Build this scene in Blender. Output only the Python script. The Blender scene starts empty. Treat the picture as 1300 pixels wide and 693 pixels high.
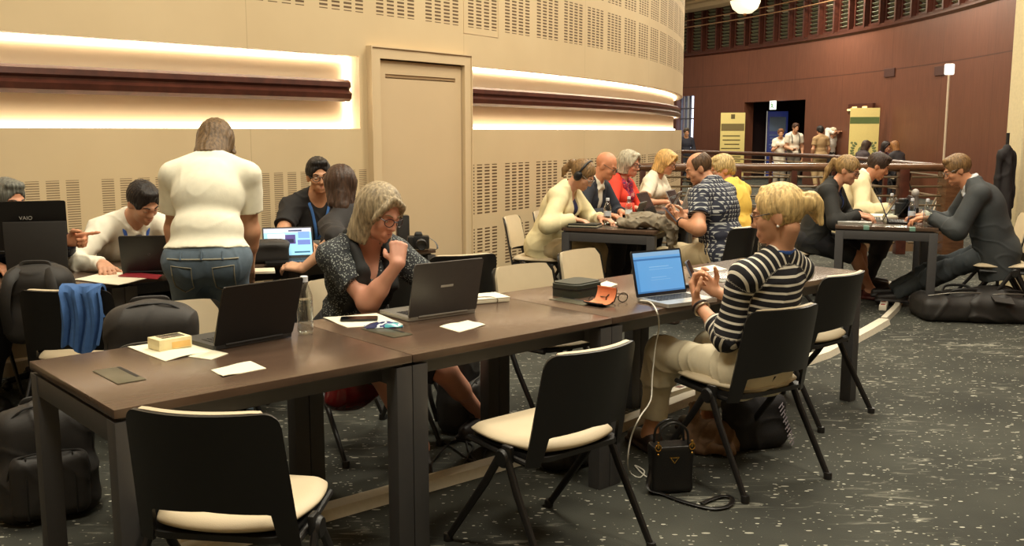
import bpy, bmesh, math, random
import numpy as np
from mathutils import Vector, Matrix, geometry
random.seed(7); np.random.seed(7)
PI = math.pi
COL = bpy.context.scene.collection
# ---------------------------------------------------------------- camera model (real metres; pixels of the 1300x693 frame)
FPX, PITCH, CAMH = 1237.5, 0.1441, 1.513
_c, _s = math.cos(PITCH), math.sin(PITCH)
def _ray(x, y):
    a = (x-650)/FPX; b = -(y-346.5)/FPX
    return Vector((a, _c+b*_s, -_s+b*_c))
def pz(x, y, z=0.0):
    r = _ray(x, y); t = (z-CAMH)/r.z
    return Vector((0, 0, CAMH))+r*t
def pd(x, y, Y):
    r = _ray(x, y); return Vector((0, 0, CAMH))+r*(Y/r.y)
V = lambda *a: Vector(a)
# front row of tables: origin at its near left corner, u along the row, v across it
FA = V(-1.117, 2.647, 0); FPHI = 0.7281
FE = V(math.cos(FPHI), math.sin(FPHI), 0); FN = V(-FE.y, FE.x, 0)
def fr(u, v, z=0.0): return FA+FE*u+FN*v+V(0, 0, z)
ZT = 0.74
# ---------------------------------------------------------------- materials
def newmat(name):
    m = bpy.data.materials.new(name); m.use_nodes = True
    nt = m.node_tree; b = nt.nodes['Principled BSDF']
    return m, nt, b
def lin(c):
    f = lambda v: v/12.92 if v <= .04045 else ((v+.055)/1.055)**2.4
    return tuple(f(v/255) for v in c)+(1,)
MATS = {}
def mat(name, rgb, rough=.6, metal=0, noise=.06, nscale=40, bump=0, bscale=200, spec=.5, stretch=None, emit=0, trans=0, coat=0, sheen=0):
    if name in MATS: return MATS[name]
    m, nt, b = newmat(name); c = lin(rgb)
    b.inputs['Base Color'].default_value = c
    b.inputs['Roughness'].default_value = rough; b.inputs['Metallic'].default_value = metal
    b.inputs['Specular IOR Level'].default_value = spec
    if coat: b.inputs['Coat Weight'].default_value = coat; b.inputs['Coat Roughness'].default_value = .15
    if sheen: b.inputs['Sheen Weight'].default_value = sheen
    if trans: b.inputs['Transmission Weight'].default_value = trans
    N = nt.nodes; L = nt.links
    tc = N.new('ShaderNodeTexCoord'); src = tc.outputs['Object']
    if stretch:
        mp = N.new('ShaderNodeMapping'); mp.inputs['Scale'].default_value = stretch
        L.new(src, mp.inputs[0]); src = mp.outputs[0]
    if noise and not trans:
        n = N.new('ShaderNodeTexNoise'); n.inputs['Scale'].default_value = nscale; n.inputs['Detail'].default_value = 3
        L.new(src, n.inputs['Vector'])
        mx = N.new('ShaderNodeMix'); mx.data_type = 'RGBA'
        k1 = tuple(min(1, v*(1-noise*2)) for v in c[:3])+(1,); k2 = tuple(min(1, v*(1+noise*2)) for v in c[:3])+(1,)
        mx.inputs[6].default_value = k1; mx.inputs[7].default_value = k2
        L.new(n.outputs['Fac'], mx.inputs[0]); L.new(mx.outputs[2], b.inputs['Base Color'])
    if bump:
        n2 = N.new('ShaderNodeTexNoise'); n2.inputs['Scale'].default_value = bscale; n2.inputs['Detail'].default_value = 2
        L.new(src, n2.inputs['Vector'])
        bp = N.new('ShaderNodeBump'); bp.inputs['Strength'].default_value = bump; bp.inputs['Distance'].default_value = .01
        L.new(n2.outputs['Fac'], bp.inputs['Height']); L.new(bp.outputs[0], b.inputs['Normal'])
    if emit:
        b.inputs['Emission Color'].default_value = c; b.inputs['Emission Strength'].default_value = emit
    MATS[name] = m; return m
def ramp(nt, stops, interp='LINEAR'):
    r = nt.nodes.new('ShaderNodeValToRGB'); e = r.color_ramp; e.interpolation = interp
    while len(e.elements) > 1: e.elements.remove(e.elements[-1])
    e.elements[0].position = stops[0][0]; e.elements[0].color = stops[0][1]
    for p, c in stops[1:]:
        q = e.elements.new(p); q.color = c
    return r
def mth(nt, op, a, b=None, c=None):
    n = nt.nodes.new('ShaderNodeMath'); n.operation = op
    for i, v in enumerate((a, b, c)):
        if v is None: continue
        if hasattr(v, 'links'): nt.links.new(v, n.inputs[i])
        else: n.inputs[i].default_value = v
    return n.outputs[0]
# ---------------------------------------------------------------- objects
def tag(o, label=None, cat=None, group=None, kind=None):
    if label: o['label'] = label
    if cat: o['category'] = cat
    if group: o['group'] = group
    if kind: o['kind'] = kind
    return o
def empty(name, label=None, cat=None, loc=(0, 0, 0), rz=0, group=None):
    o = bpy.data.objects.new(name, None); COL.objects.link(o)
    o.empty_display_size = .05
    o.location = loc; o.rotation_euler = (0, 0, rz)
    return tag(o, label, cat, group)
def link(name, me, material=None, parent=None, smooth=True, loc=None):
    o = bpy.data.objects.new(name, me); COL.objects.link(o)
    if material is not None:
        for m in (material if isinstance(material, (list, tuple)) else [material]): me.materials.append(m)
    if smooth: me.polygons.foreach_set('use_smooth', [True]*len(me.polygons))
    if parent is not None: o.parent = parent
    if loc is not None: o.location = loc
    return o
def copy_tree(o, parent=None):
    c = o.copy(); COL.objects.link(c)
    if parent is not None: c.parent = parent
    for ch in list(o.children): copy_tree(ch, c)
    return c
class MB:
    """collects shapes, then links them as ONE mesh object"""
    def __init__(self): self.v = []; self.f = []; self.mi = []; self.cur = 0
    def add(self, vs, fs):
        b = len(self.v); self.v += [tuple(p) for p in vs]; self.f += [tuple(b+i for i in f) for f in fs]
        self.mi += [self.cur]*len(fs); return self
    def bm(self, bm):
        bm.verts.index_update()
        self.add([v.co[:] for v in bm.verts], [[v.index for v in f.verts] for f in bm.faces]); bm.free(); return self
    def box(self, c, d, bev=.0, seg=2, M=None, taper=None):
        bm = bmesh.new(); bmesh.ops.create_cube(bm, size=1)
        for v in bm.verts: v.co = Vector((v.co.x*d[0], v.co.y*d[1], v.co.z*d[2]))
        if taper:
            for v in bm.verts:
                if v.co.z > 0: v.co.x *= taper[0]; v.co.y *= taper[1]
        if bev: bmesh.ops.bevel(bm, geom=list(bm.edges), offset=min(bev, min(d)*.49), segments=seg, profile=.6, affect='EDGES')
        T = Matrix.Translation(Vector(c))
        bmesh.ops.transform(bm, matrix=(T @ M if M is not None else T), verts=bm.verts)
        return self.bm(bm)
    def tube(self, pts, r, n=10, caps=True, closed=False, flat=None):
        pts = [Vector(p) for p in pts]; m = len(pts)
        rs = r if isinstance(r, (list, tuple)) else [r]*m
        T = []
        for i in range(m):
            a = pts[i-1] if (i > 0 or closed) else pts[i]; b = pts[(i+1) % m] if (i < m-1 or closed) else pts[i]
            t = (b-a); T.append(t.normalized() if t.length > 1e-9 else Vector((0, 0, 1)))
        up = Vector((0, 0, 1)) if abs(T[0].z) < .9 else Vector((1, 0, 0))
        if flat is not None: up = Vector(flat[1])
        x = T[0].cross(up).normalized(); vs = []
        for i in range(m):
            if flat is not None: x = T[i].cross(up).normalized()
            else: x = (x-T[i]*x.dot(T[i])).normalized()
            y = T[i].cross(x)
            for k in range(n):
                a = 2*PI*k/n
                ry = rs[i]*(flat[0] if flat is not None else 1)
                vs.append(pts[i]+x*(math.cos(a)*rs[i])+y*(math.sin(a)*ry))
        fs = []
        for i in range(m if closed else m-1):
            j = (i+1) % m
            for k in range(n): fs.append((i*n+k, i*n+(k+1) % n, j*n+(k+1) % n, j*n+k))
        if caps and not closed:
            fs.append(tuple(range(n-1, -1, -1))); fs.append(tuple((m-1)*n+k for k in range(n)))
        return self.add(vs, fs)
    def lathe(self, prof, n=24, M=None):
        vs = []; fs = []
        for (r, z) in prof:
            for k in range(n):
                a = 2*PI*k/n; p = Vector((r*math.cos(a), r*math.sin(a), z)); vs.append(M @ p if M is not None else p)
        for i in range(len(prof)-1):
            for k in range(n): fs.append((i*n+k, i*n+(k+1) % n, (i+1)*n+(k+1) % n, (i+1)*n+k))
        if prof[0][0] > 1e-6: fs.append(tuple(range(n-1, -1, -1)))
        if prof[-1][0] > 1e-6: fs.append(tuple((len(prof)-1)*n+k for k in range(n)))
        return self.add(vs, fs)
    def ball(self, c, r, M=None, seg=16):
        bm = bmesh.new(); bmesh.ops.create_uvsphere(bm, u_segments=seg, v_segments=max(6, seg*2//3), radius=1)
        r = (r, r, r) if not isinstance(r, (list, tuple)) else r
        S = Matrix.Diagonal((r[0], r[1], r[2], 1))
        bmesh.ops.transform(bm, matrix=Matrix.Translation(Vector(c)) @ (M if M is not None else Matrix()) @ S, verts=bm.verts)
        return self.bm(bm)
    def prism(self, outline, h, M=None, z0=0.0):
        """closed 2D outline extruded along local z"""
        n = len(outline)
        vs = [Vector((p[0], p[1], z0)) for p in outline]+[Vector((p[0], p[1], z0+h)) for p in outline]
        if M is not None: vs = [M @ v for v in vs]
        fs = [tuple(range(n-1, -1, -1)), tuple(range(n, 2*n))]+[(i, (i+1) % n, n+(i+1) % n, n+i) for i in range(n)]
        return self.add(vs, fs)
    def sheet(self, P, th=0.004, flip=False):
        """grid of points thickened to a shell"""
        R = len(P); C = len(P[0]); P = [[Vector(p) for p in row] for row in P]; vs = []
        N = [[None]*C for _ in range(R)]
        for i in range(R):
            for j in range(C):
                a = P[min(i+1, R-1)][j]-P[max(i-1, 0)][j]; b = P[i][min(j+1, C-1)]-P[i][max(j-1, 0)]
                n = a.cross(b); N[i][j] = n.normalized() if n.length > 1e-12 else Vector((0, 0, 1))
        for s in (0, 1):
            for i in range(R):
                for j in range(C): vs.append(P[i][j]+N[i][j]*(th*(s-.5)))
        k = lambda s, i, j: s*R*C+i*C+j
        fs = []
        for i in range(R-1):
            for j in range(C-1):
                fs.append((k(1, i, j), k(1, i+1, j), k(1, i+1, j+1), k(1, i, j+1)))
                fs.append((k(0, i, j), k(0, i, j+1), k(0, i+1, j+1), k(0, i+1, j)))
        for i in range(R-1):
            fs.append((k(0, i, 0), k(0, i+1, 0), k(1, i+1, 0), k(1, i, 0)))
            fs.append((k(0, i, C-1), k(1, i, C-1), k(1, i+1, C-1), k(0, i+1, C-1)))
        for j in range(C-1):
            fs.append((k(0, 0, j), k(1, 0, j), k(1, 0, j+1), k(0, 0, j+1)))
            fs.append((k(0, R-1, j), k(0, R-1, j+1), k(1, R-1, j+1), k(1, R-1, j)))
        return self.add(vs, fs)
    def mesh(self, name):
        me = bpy.data.meshes.new(name); me.from_pydata(self.v, [], self.f)
        if any(self.mi): me.polygons.foreach_set('material_index', self.mi)
        me.validate(); me.update(); return me
    def build(self, name, material=None, parent=None, smooth=True, auto=True, loc=None):
        me = self.mesh(name); o = link(name, me, material, parent, smooth, loc)
        if smooth and auto:
            bm = bmesh.new(); bm.from_mesh(me)
            bmesh.ops.recalc_face_normals(bm, faces=bm.faces)
            for e in bm.edges:
                if len(e.link_faces) == 2 and e.calc_face_angle(0) > math.radians(38): e.smooth = False
            bm.to_mesh(me); bm.free()
        return o
def rotz(a): return Matrix.Rotation(a, 4, 'Z')
def rotx(a): return Matrix.Rotation(a, 4, 'X')
def roty(a): return Matrix.Rotation(a, 4, 'Y')
def rrect(w, h, r, n=5):
    out = []
    for cx, cy, a0 in ((w/2-r, h/2-r, 0), (-w/2+r, h/2-r, 90), (-w/2+r, -h/2+r, 180), (w/2-r, -h/2+r, 270)):
        for k in range(n+1):
            a = math.radians(a0+90*k/n); out.append((cx+r*math.cos(a), cy+r*math.sin(a)))
    return out
def bez(pts, n=12):
    """smooth curve through points (Catmull-Rom)"""
    P = [Vector(p) for p in pts]; P = [P[0]*2-P[1]]+P+[P[-1]*2-P[-2]]; out = []
    for i in range(1, len(P)-2):
        for k in range(n):
            t = k/n; a, b, c, d = P[i-1:i+3]
            out.append(.5*((2*b)+(c-a)*t+(2*a-5*b+4*c-d)*t*t+(3*b-a-3*c+d)*t**3))
    out.append(P[-2]); return out
# ================================================================ smooth solid modelling for bodies, clothes, bags
A = lambda *a: np.array(a, dtype=np.float64)
def nrm(v): v = np.asarray(v, float); return v/(np.linalg.norm(v)+1e-12)
class Prim:
    def __init__(s, fn, lo, hi, tag='', op='add', ax=None): s.fn = fn; s.lo = np.array(lo); s.hi = np.array(hi); s.tag = tag; s.op = op; s.ax = ax
def cap(a, b, ra, rb=None, tag='', op='add', flat=None, cut=None):
    """capsule with two radii; flat=(axis, factor) squashes it; cut=(t0,t1) gives flat ends at those fractions"""
    a = np.array(a, float); b = np.array(b, float); rb = ra if rb is None else rb
    ab = b-a; L2 = max(ab @ ab, 1e-12); L = math.sqrt(L2)
    def fn(P):
        p = P-a
        if flat is not None:
            ax, f = flat; q = p @ ax; p = p+np.outer(q*(1/f-1), ax)
        h = p @ ab/L2; t = np.clip(h, 0, 1)
        d = np.linalg.norm(p-np.outer(t, ab), axis=1)-(ra+(rb-ra)*t)
        if flat is not None and flat[1] < 1: d = d*flat[1]
        if cut is not None:
            if cut[0] is not None: d = np.maximum(d, (cut[0]-h)*L)
            if cut[1] is not None: d = np.maximum(d, (h-cut[1])*L)
        return d
    m = max(ra, rb)*(max(1, flat[1]) if flat is not None else 1)
    return Prim(fn, np.minimum(a, b)-m, np.maximum(a, b)+m, tag, op, (a, ab, L))
def ell(c, r, R=None, tag='', op='add', ax=None):
    c = np.array(c, float); r = np.array(r, float); R = np.eye(3) if R is None else np.array(R, float)
    def fn(P):
        p = (P-c) @ R
        k0 = np.linalg.norm(p/r, axis=1); k1 = np.linalg.norm(p/(r*r), axis=1)+1e-9
        return k0*(k0-1)/k1
    e = np.sqrt(((R*r)**2).sum(1))
    return Prim(fn, c-e, c+e, tag, op, ax)
def rbx(c, h, rad, R=None, tag='', op='add'):
    c = np.array(c, float); h = np.array(h, float)-rad; R = np.eye(3) if R is None else np.array(R, float)
    def fn(P):
        q = np.abs((P-c) @ R)-h
        return np.linalg.norm(np.maximum(q, 0), axis=1)+np.minimum(q.max(1), 0)-rad
    e = np.abs(R) @ (h+rad)
    return Prim(fn, c-e, c+e, tag, op)
def wrap(p, off=0, plane=None, tag=None, cut=None):
    """a primitive inflated by off, clipped by planes (point, outward normal)"""
    pl = plane or []
    def fn(P):
        d = p.fn(P)-off
        for q, n in pl: d = np.maximum(d, (P-q) @ n)
        if cut is not None:
            a, ab, L = p.ax; h = (P-a) @ ab/(L*L)
            if cut[0] is not None: d = np.maximum(d, (cut[0]-h)*L)
            if cut[1] is not None: d = np.maximum(d, (h-cut[1])*L)
        return d
    return Prim(fn, p.lo-off, p.hi+off, p.tag if tag is None else tag, p.op, p.ax)
def smin(a, b, k):
    h = np.maximum(k-np.abs(a-b), 0)/k
    return np.minimum(a, b)-h*h*k*.25
def field(prims, P, k=.03, subs=(), ks=.01):
    F = np.full(len(P), 1.0)
    for p in prims: F = smin(F, p.fn(P), k)
    for p in subs: F = -smin(-F, p.fn(P), ks)
    return F
def surfnets(Vv, org, h):
    S = Vv < 0; c = S.astype(np.uint8)
    n = c[:-1, :-1, :-1]+c[1:, :-1, :-1]+c[:-1, 1:, :-1]+c[1:, 1:, :-1]+c[:-1, :-1, 1:]+c[1:, :-1, 1:]+c[:-1, 1:, 1:]+c[1:, 1:, 1:]
    act = (n > 0) & (n < 8); pts = np.argwhere(act)
    idx = np.full(act.shape, -1, np.int64); idx[act] = np.arange(len(pts))
    acc = np.zeros((len(pts), 3)); cnt = np.zeros(len(pts))
    C = [(x, y, z) for x in (0, 1) for y in (0, 1) for z in (0, 1)]
    for a in C:
        for ax in range(3):
            if a[ax]: continue
            b = list(a); b[ax] = 1
            va = Vv[pts[:, 0]+a[0], pts[:, 1]+a[1], pts[:, 2]+a[2]]; vb = Vv[pts[:, 0]+b[0], pts[:, 1]+b[1], pts[:, 2]+b[2]]
            m = (va < 0) != (vb < 0); t = np.where(m, va/np.where(m, va-vb, 1), 0)
            q = np.array(a, float)[None]+0*acc; q[:, ax] = t
            acc += q*m[:, None]; cnt += m
    verts = (pts+acc/cnt[:, None])*h+org
    quads = []
    for ax in range(3):
        sl0 = [slice(1, -1)]*3; sl1 = [slice(1, -1)]*3; sl0[ax] = slice(0, -1); sl1[ax] = slice(1, None)
        s0 = S[tuple(sl0)]; s1 = S[tuple(sl1)]
        for fl in (0, 1):
            e = np.argwhere((s0 & ~s1) if fl == 0 else (~s0 & s1))
            if not len(e): continue
            g = e.copy()
            for d in range(3):
                if d != ax: g[:, d] += 1
            o1, o2 = [(1, 2), (2, 0), (0, 1)][ax]
            def cell(d1, d2):
                q = g.copy(); q[:, o1] -= d1; q[:, o2] -= d2
                return idx[q[:, 0], q[:, 1], q[:, 2]]
            Q = np.stack([cell(1, 1), cell(0, 1), cell(0, 0), cell(1, 0)], 1)
            quads.append(Q if fl == 0 else Q[:, ::-1])
    return verts, np.concatenate(quads)
def solid(name, prims, vox, material, parent=None, k=.03, subs=(), ks=.01, planes=(), disp=None, coord=None, late=()):
    lo = np.min([p.lo for p in prims], 0)-vox*4-.012; hi = np.max([p.hi for p in prims], 0)+vox*4+.012
    dim = np.ceil((hi-lo)/vox).astype(int)+1
    F = np.full(dim, 1.0, np.float32)
    axs = [lo[i]+np.arange(dim[i])*vox for i in range(3)]
    def region(p, mrg):
        a = np.clip(np.floor((p.lo-mrg-lo)/vox).astype(int), 0, dim); b = np.clip(np.ceil((p.hi+mrg-lo)/vox).astype(int)+1, 0, dim)
        if (b <= a).any(): return None, None
        g = np.stack(np.meshgrid(*[axs[i][a[i]:b[i]] for i in range(3)], indexing='ij'), -1).reshape(-1, 3)
        return tuple(slice(a[i], b[i]) for i in range(3)), g
    for p in prims:
        sl, g = region(p, k+2*vox)
        if sl is None: continue
        f = F[sl]; F[sl] = smin(f, p.fn(g).reshape(f.shape), k)
    for p in subs:
        sl, g = region(p, ks+2*vox)
        if sl is None: continue
        f = F[sl]; F[sl] = -smin(-f, p.fn(g).reshape(f.shape), ks)
    for p in late:
        sl, g = region(p, .012+2*vox)
        if sl is None: continue
        f = F[sl]; F[sl] = smin(f, p.fn(g).reshape(f.shape), .012)
    near = np.argwhere(np.abs(F) < .05)
    if len(near) and (disp is not None or len(planes)):
        P = near*vox+lo; v = F[near[:, 0], near[:, 1], near[:, 2]]
        if disp is not None: v = v+disp(P)
        F[near[:, 0], near[:, 1], near[:, 2]] = v
    for q, n in planes:
        n = np.array(n, float)
        D = ((axs[0]-q[0])*n[0])[:, None, None]+((axs[1]-q[1])*n[1])[None, :, None]+((axs[2]-q[2])*n[2])[None, None, :]
        F = np.maximum(F, D.astype(np.float32))
    F[0] = F[-1] = 1; F[:, 0] = F[:, -1] = 1; F[:, :, 0] = F[:, :, -1] = 1
    vs, fs = surfnets(F, lo, vox)
    me = bpy.data.meshes.new(name)
    me.vertices.add(len(vs)); me.vertices.foreach_set('co', vs.astype(np.float32).ravel())
    me.loops.add(len(fs)*4); me.polygons.add(len(fs))
    me.loops.foreach_set('vertex_index', fs.ravel().astype(np.int32))
    me.polygons.foreach_set('loop_start', np.arange(0, len(fs)*4, 4, dtype=np.int32))
    me.update(calc_edges=True); me.validate()
    if coord is not None:
        at = me.attributes.new('along', 'FLOAT', 'POINT'); at.data.foreach_set('value', coord(vs).astype(np.float32))
    return link(name, me, material, parent)
def folds(seed, amp=.004, fr=28.0, dirs=None):
    r = np.random.RandomState(seed); Ds = [nrm(r.randn(3)*A(1, 1, .6)) for _ in range(5)]; ph = r.rand(5)*6
    def fn(P):
        w = sum(np.sin(P @ d*fr*(.6+.25*i)+ph[i]+1.5*np.sin(P[:, 2]*9+i)) for i, d in enumerate(Ds))
        return amp*.35*w/2.5-amp*.9*np.maximum(0, 1-np.abs(w)/1.3)**2+amp*.2
    return fn
# ---------------------------------------------------------------- people
def Rax(ax, a):
    ax = nrm(ax); K = np.array([[0, -ax[2], ax[1]], [ax[2], 0, -ax[0]], [-ax[1], ax[0], 0]]); return np.eye(3)+math.sin(a)*K+(1-math.cos(a))*(K @ K)
def ik(a, t, l1, l2, hint):
    d = t-a; L = np.linalg.norm(d); u = d/L; L = min(max(L, abs(l1-l2)+.02), (l1+l2)*.998)
    q = (l1*l1-l2*l2+L*L)/(2*L); h = math.sqrt(max(l1*l1-q*q, 0)); p = nrm(np.array(hint)-u*(np.array(hint) @ u))
    return a+u*q+p*h, a+u*L
CURL = dict(relax=((18, 24, 14),)*4, type=((22, 38, 22),)*4, fist=((78, 92, 60),)*4, hold=((38, 52, 30), (45, 56, 30), (50, 60, 30), (55, 62, 30)),
            flat=((6, 8, 4),)*4, point=((2, 6, 4), (78, 90, 55), (80, 92, 55), (82, 92, 55)), chin=((62, 70, 40), (68, 76, 40), (72, 80, 40), (76, 82, 40)))
def hand_prims(W, D, Np, right, pose, tg, s=1.0, thumb=None):
    D = nrm(D); Np = nrm(Np-D*(Np @ D)); T = np.cross(D, Np)*(1 if right else -1)
    out = []; kn = [(.092, .030), (.096, .010), (.092, -.010), (.084, -.028)]
    seg = [(.042, .024, .020), (.045, .028, .021), (.042, .026, .020), (.033, .019, .018)]
    cur = CURL[pose]
    for i in range(4):
        K = W+(D*kn[i][0]+T*kn[i][1])*s
        out.append(cap(W+T*kn[i][1]*.55*s+D*.005, K, .0165*s, .0118*s, tg))
        p = K; ang = 0; r = (.0092, .0092, .009, .008)[i]*s
        for j in range(3):
            ang += math.radians(cur[i][j]); d = D*math.cos(ang)+Np*math.sin(ang)+T*(.10, .02, -.05, -.12)[i]*max(0, math.cos(ang)); d = nrm(d)
            q = p+d*seg[i][j]*s; out.append(cap(p, q, r*(1-.09*j), r*(.91-.09*j), tg+'_f')); p = q
    b = W+(D*.022+T*.024+Np*.006)*s
    td = thumb if thumb is not None else {'fist': (.55, .15, .8), 'hold': (.75, .25, .6), 'chin': (.7, .45, .5)}.get(pose, (.7, .6, .25))
    d1 = nrm(D*.55+T*.7+Np*.35); d2 = nrm(D*td[0]+T*td[1]+Np*td[2]); p1 = b+d1*.040*s; p2 = p1+d2*.034*s; p3 = p2+nrm(d2+D*.3)*.026*s
    out += [cap(b, p1, .0155*s, .0115*s, tg), cap(p1, p2, .0108*s, .0100*s, tg+'_f'), cap(p2, p3, .0098*s, .0080*s, tg+'_f')]
    return out
def tube_child(name, pts, r, m, root, n=8, closed=False, flat=None):
    return MB().tube(pts, r, n=n, closed=closed, flat=flat).build(name, m, root)
def person(label, base, face, S=1.70, fem=True, hip=None, lean=(0, 8), side=0, twist=0, fat=1.0, head=(0, 15, 0), neck=12,
           lh=None, rh=None, le=None, re=None, feet=None, knee=None, skin=(205, 160, 130), vox=.007, garments=(), hair=None, haircol=(90, 70, 50),
           glasses=None, lanyard=None, shoes=None, eyes=True, group=None, sw=None, bust=None, hscale=1.0, legs=True, lids=True, brow=None, headset=None, belly=0, cast=None, neckl=.090, cat='person', lips=(176, 104, 92)):
    """base: floor point under the pelvis (world), face: heading in degrees (world), hip: height of the hip joints.
    lh / rh: (world wrist target, fingers direction (local), palm normal (local), pose)"""
    s = S/1.70; rz = math.radians(face-90)
    root = empty('person', label, cat, (base[0], base[1], 0), rz, group)
    Rw = np.array([[math.cos(rz), -math.sin(rz), 0], [math.sin(rz), math.cos(rz), 0], [0, 0, 1]])
    loc = lambda w: Rw.T @ (np.array(w, float)-A(base[0], base[1], 0))
    sw = (.162 if fem else .182)*s if sw is None else sw*s
    P0 = A(0, 0, hip)
    sd = math.radians(side)
    u = lambda a: A(math.sin(sd), math.sin(math.radians(a))*math.cos(sd), math.cos(math.radians(a))*math.cos(sd))
    W = P0+.165*s*u(lean[0]); C = W+.185*s*u((lean[0]+lean[1])/2); N = C+.175*s*u(lean[1])
    tw = math.radians(twist)
    def frame(U, t):
        U = nrm(U); R0 = A(math.cos(t), math.sin(t), 0); R0 = nrm(R0-U*(R0 @ U)); return np.stack([R0, np.cross(U, R0), U], 1)
    F0 = frame(u(lean[0]), 0); F1 = frame(W-P0+C-W, tw*.5); F2 = frame(N-C, tw)
    R2, Fw, U2 = F2[:, 0], F2[:, 1], F2[:, 2]
    if bust is None: bust = 1.0 if fem else 0
    pr = []; w = fat
    pr.append(ell(P0+F0 @ A(0, -.01, .02), A(.168*w if fem else .158*w, .118*w, .115)*s, F0, 'pelvis', ax=(P0, N-P0, np.linalg.norm(N-P0))))
    for sx in (-1, 1): pr.append(ell(P0+F0 @ A(sx*.075, -.045, -.02)*s, A(.085*w, .075*w, .085)*s, F0, 'pelvis'))
    pr.append(ell(W+F0 @ A(0, .0+.02*(w-1)+belly*.5, -.01), A((.132 if fem else .142)*w, .098*w+belly, .125)*s, F1, 'torso', ax=(P0, N-P0, np.linalg.norm(N-P0))))
    pr.append(ell(C+F1 @ A(0, 0, -.01), A((.142 if fem else .160)*(1+(w-1)*.7), .105*(1+(w-1)*.8), .15)*s, F1, 'torso', ax=(P0, N-P0, np.linalg.norm(N-P0))))
    pr.append(ell(N+F2 @ A(0, -.012, -.085)*s, A(sw/s*.93, .082*(1+(w-1)*.5), .085)*s, F2, 'torso', ax=(P0, N-P0, np.linalg.norm(N-P0))))
    if bust:
        for sx in (-1, 1): pr.append(ell(C+F1 @ A(sx*.068, .085, .02)*s, A(.062, .055, .062)*s*bust**.5, F1, 'torso'))
    SJ = {}
    for nm, sx in (('l', -1), ('r', 1)):
        SJ[nm] = N+F2 @ A(sx*sw/s, -.005, -.066)*s
    nt = nrm(Rax(R2, -math.radians(neck)) @ U2); NT = N+nt*neckl*s
    pr.append(cap(N-U2*.03*s, NT+nt*.03, (.054 if fem else .062)*s, (.049 if fem else .057)*s, 'neck'))
    for sx, nm in ((-1, 'l'), (1, 'r')):
        pr.append(cap(N+F2 @ A(sx*.03, -.02, .015)*s, SJ[nm]+F2 @ A(0, -.008, .005), .045*s, .05*s, 'torso'))
    # head
    hy, hp, hr = [math.radians(a) for a in head]
    RH = Rax((0, 0, 1), hy) @ Rax((1, 0, 0), -hp) @ Rax((0, 1, 0), hr)
    hs = hscale
    Hc = NT-RH @ A(0, -.02, -.085)*hs
    H = lambda x, y, z: Hc+RH @ (A(x, y, z)*hs)
    hd = []
    def he(c, r, tg='head', op='add', rot=None): hd.append(ell(H(*c), A(*r)*hs, RH if rot is None else RH @ rot, tg, op))
    he((0, -.012, .03), (.074, .096, .087)); he((0, .03, -.025), (.061, .060, .086))
    he((0, .032, -.072), (.050 if not fem else .046, .052, .044)); he((0, .074, -.099), (.019, .017, .015))
    for sx in (-1, 1):
        he((sx*.036, .058, -.028), (.025, .026, .026))
        he((sx*.074, -.008, -.012), (.008, .021, .033), rot=Rax((0, 0, 1), sx*.35))
        hd.append(cap(H(0, .088, .016), H(sx*.040, .072, .022), .010*hs, .009*hs, 'head'))
    hd.append(cap(H(0, .090, .006), H(0, .1065, -.032), .0075*hs, .0105*hs, 'head'))
    for sx in (-1, 1): he((sx*.0105, .096, -.036), (.0072, .009, .007))
    hd.append(cap(H(-.019, .083, -.066), H(.019, .083, -.066), .0085*hs, None, 'head')); he((0, .086, -.078), (.018, .010, .007))
    eye_sub = [ell(H(sx*.032, .097, .001), A(.019, .016, .013)*hs, RH) for sx in (-1, 1)]
    lid = []
    if eyes:
        for sx in (-1, 1): lid.append(ell(H(sx*.032, .0765, .004 if not lids else .0015), A(.0150, .0135, .0085 if not lids else .0115)*hs, RH, 'head'))
    # arms
    la, lf = .285*s, .245*s
    J = {}; hands = []
    for nm, hnd, hint in (('l', lh, le), ('r', rh, re)):
        sx = -1 if nm == 'l' else 1; sh = SJ[nm]
        if hnd is None: hnd = (None, (0, 0, -1), (-sx, 0, 0), 'relax')
        tgt = loc(hnd[0]) if hnd[0] is not None else sh+A(sx*.05, .06, -.50*s)
        d = nrm(tgt-sh); sh = sh+Fw*max(0, d @ Fw)*.03+U2*max(0, d @ U2)*.04
        el, wr = ik(sh, tgt, la, lf, hint if hint is not None else (sx*.5, -.6, -.6))
        if hnd[0] is not None and np.linalg.norm(wr-tgt) > .02: print('REACH', label[:30], nm, round(float(np.linalg.norm(wr-tgt)), 3))
        J[nm] = (sh, el, wr)
        m = 1.0 if fem else 1.1; m *= (1+(fat-1)*.7)
        pr.append(cap(sh, el, .047*s*m, .038*s*m, 'uarm_'+nm)); pr.append(cap(el, el+(wr-el)*.35, .037*s*m, .037*s*m, 'farm_'+nm))
        pr.append(cap(el, wr, .036*s*m, .025*s*m, 'farm_'+nm))
        dd = np.array(hnd[1], float) if hnd[1] is not None else nrm(wr-el)
        hands += hand_prims(wr, dd, np.array(hnd[2], float), nm == 'r', hnd[3], 'hand_'+nm, s*(1.0 if fem else 1.07), hnd[4] if len(hnd) > 4 else None)
    # legs
    lt, ls = .425*s, .415*s; K = {}
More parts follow.
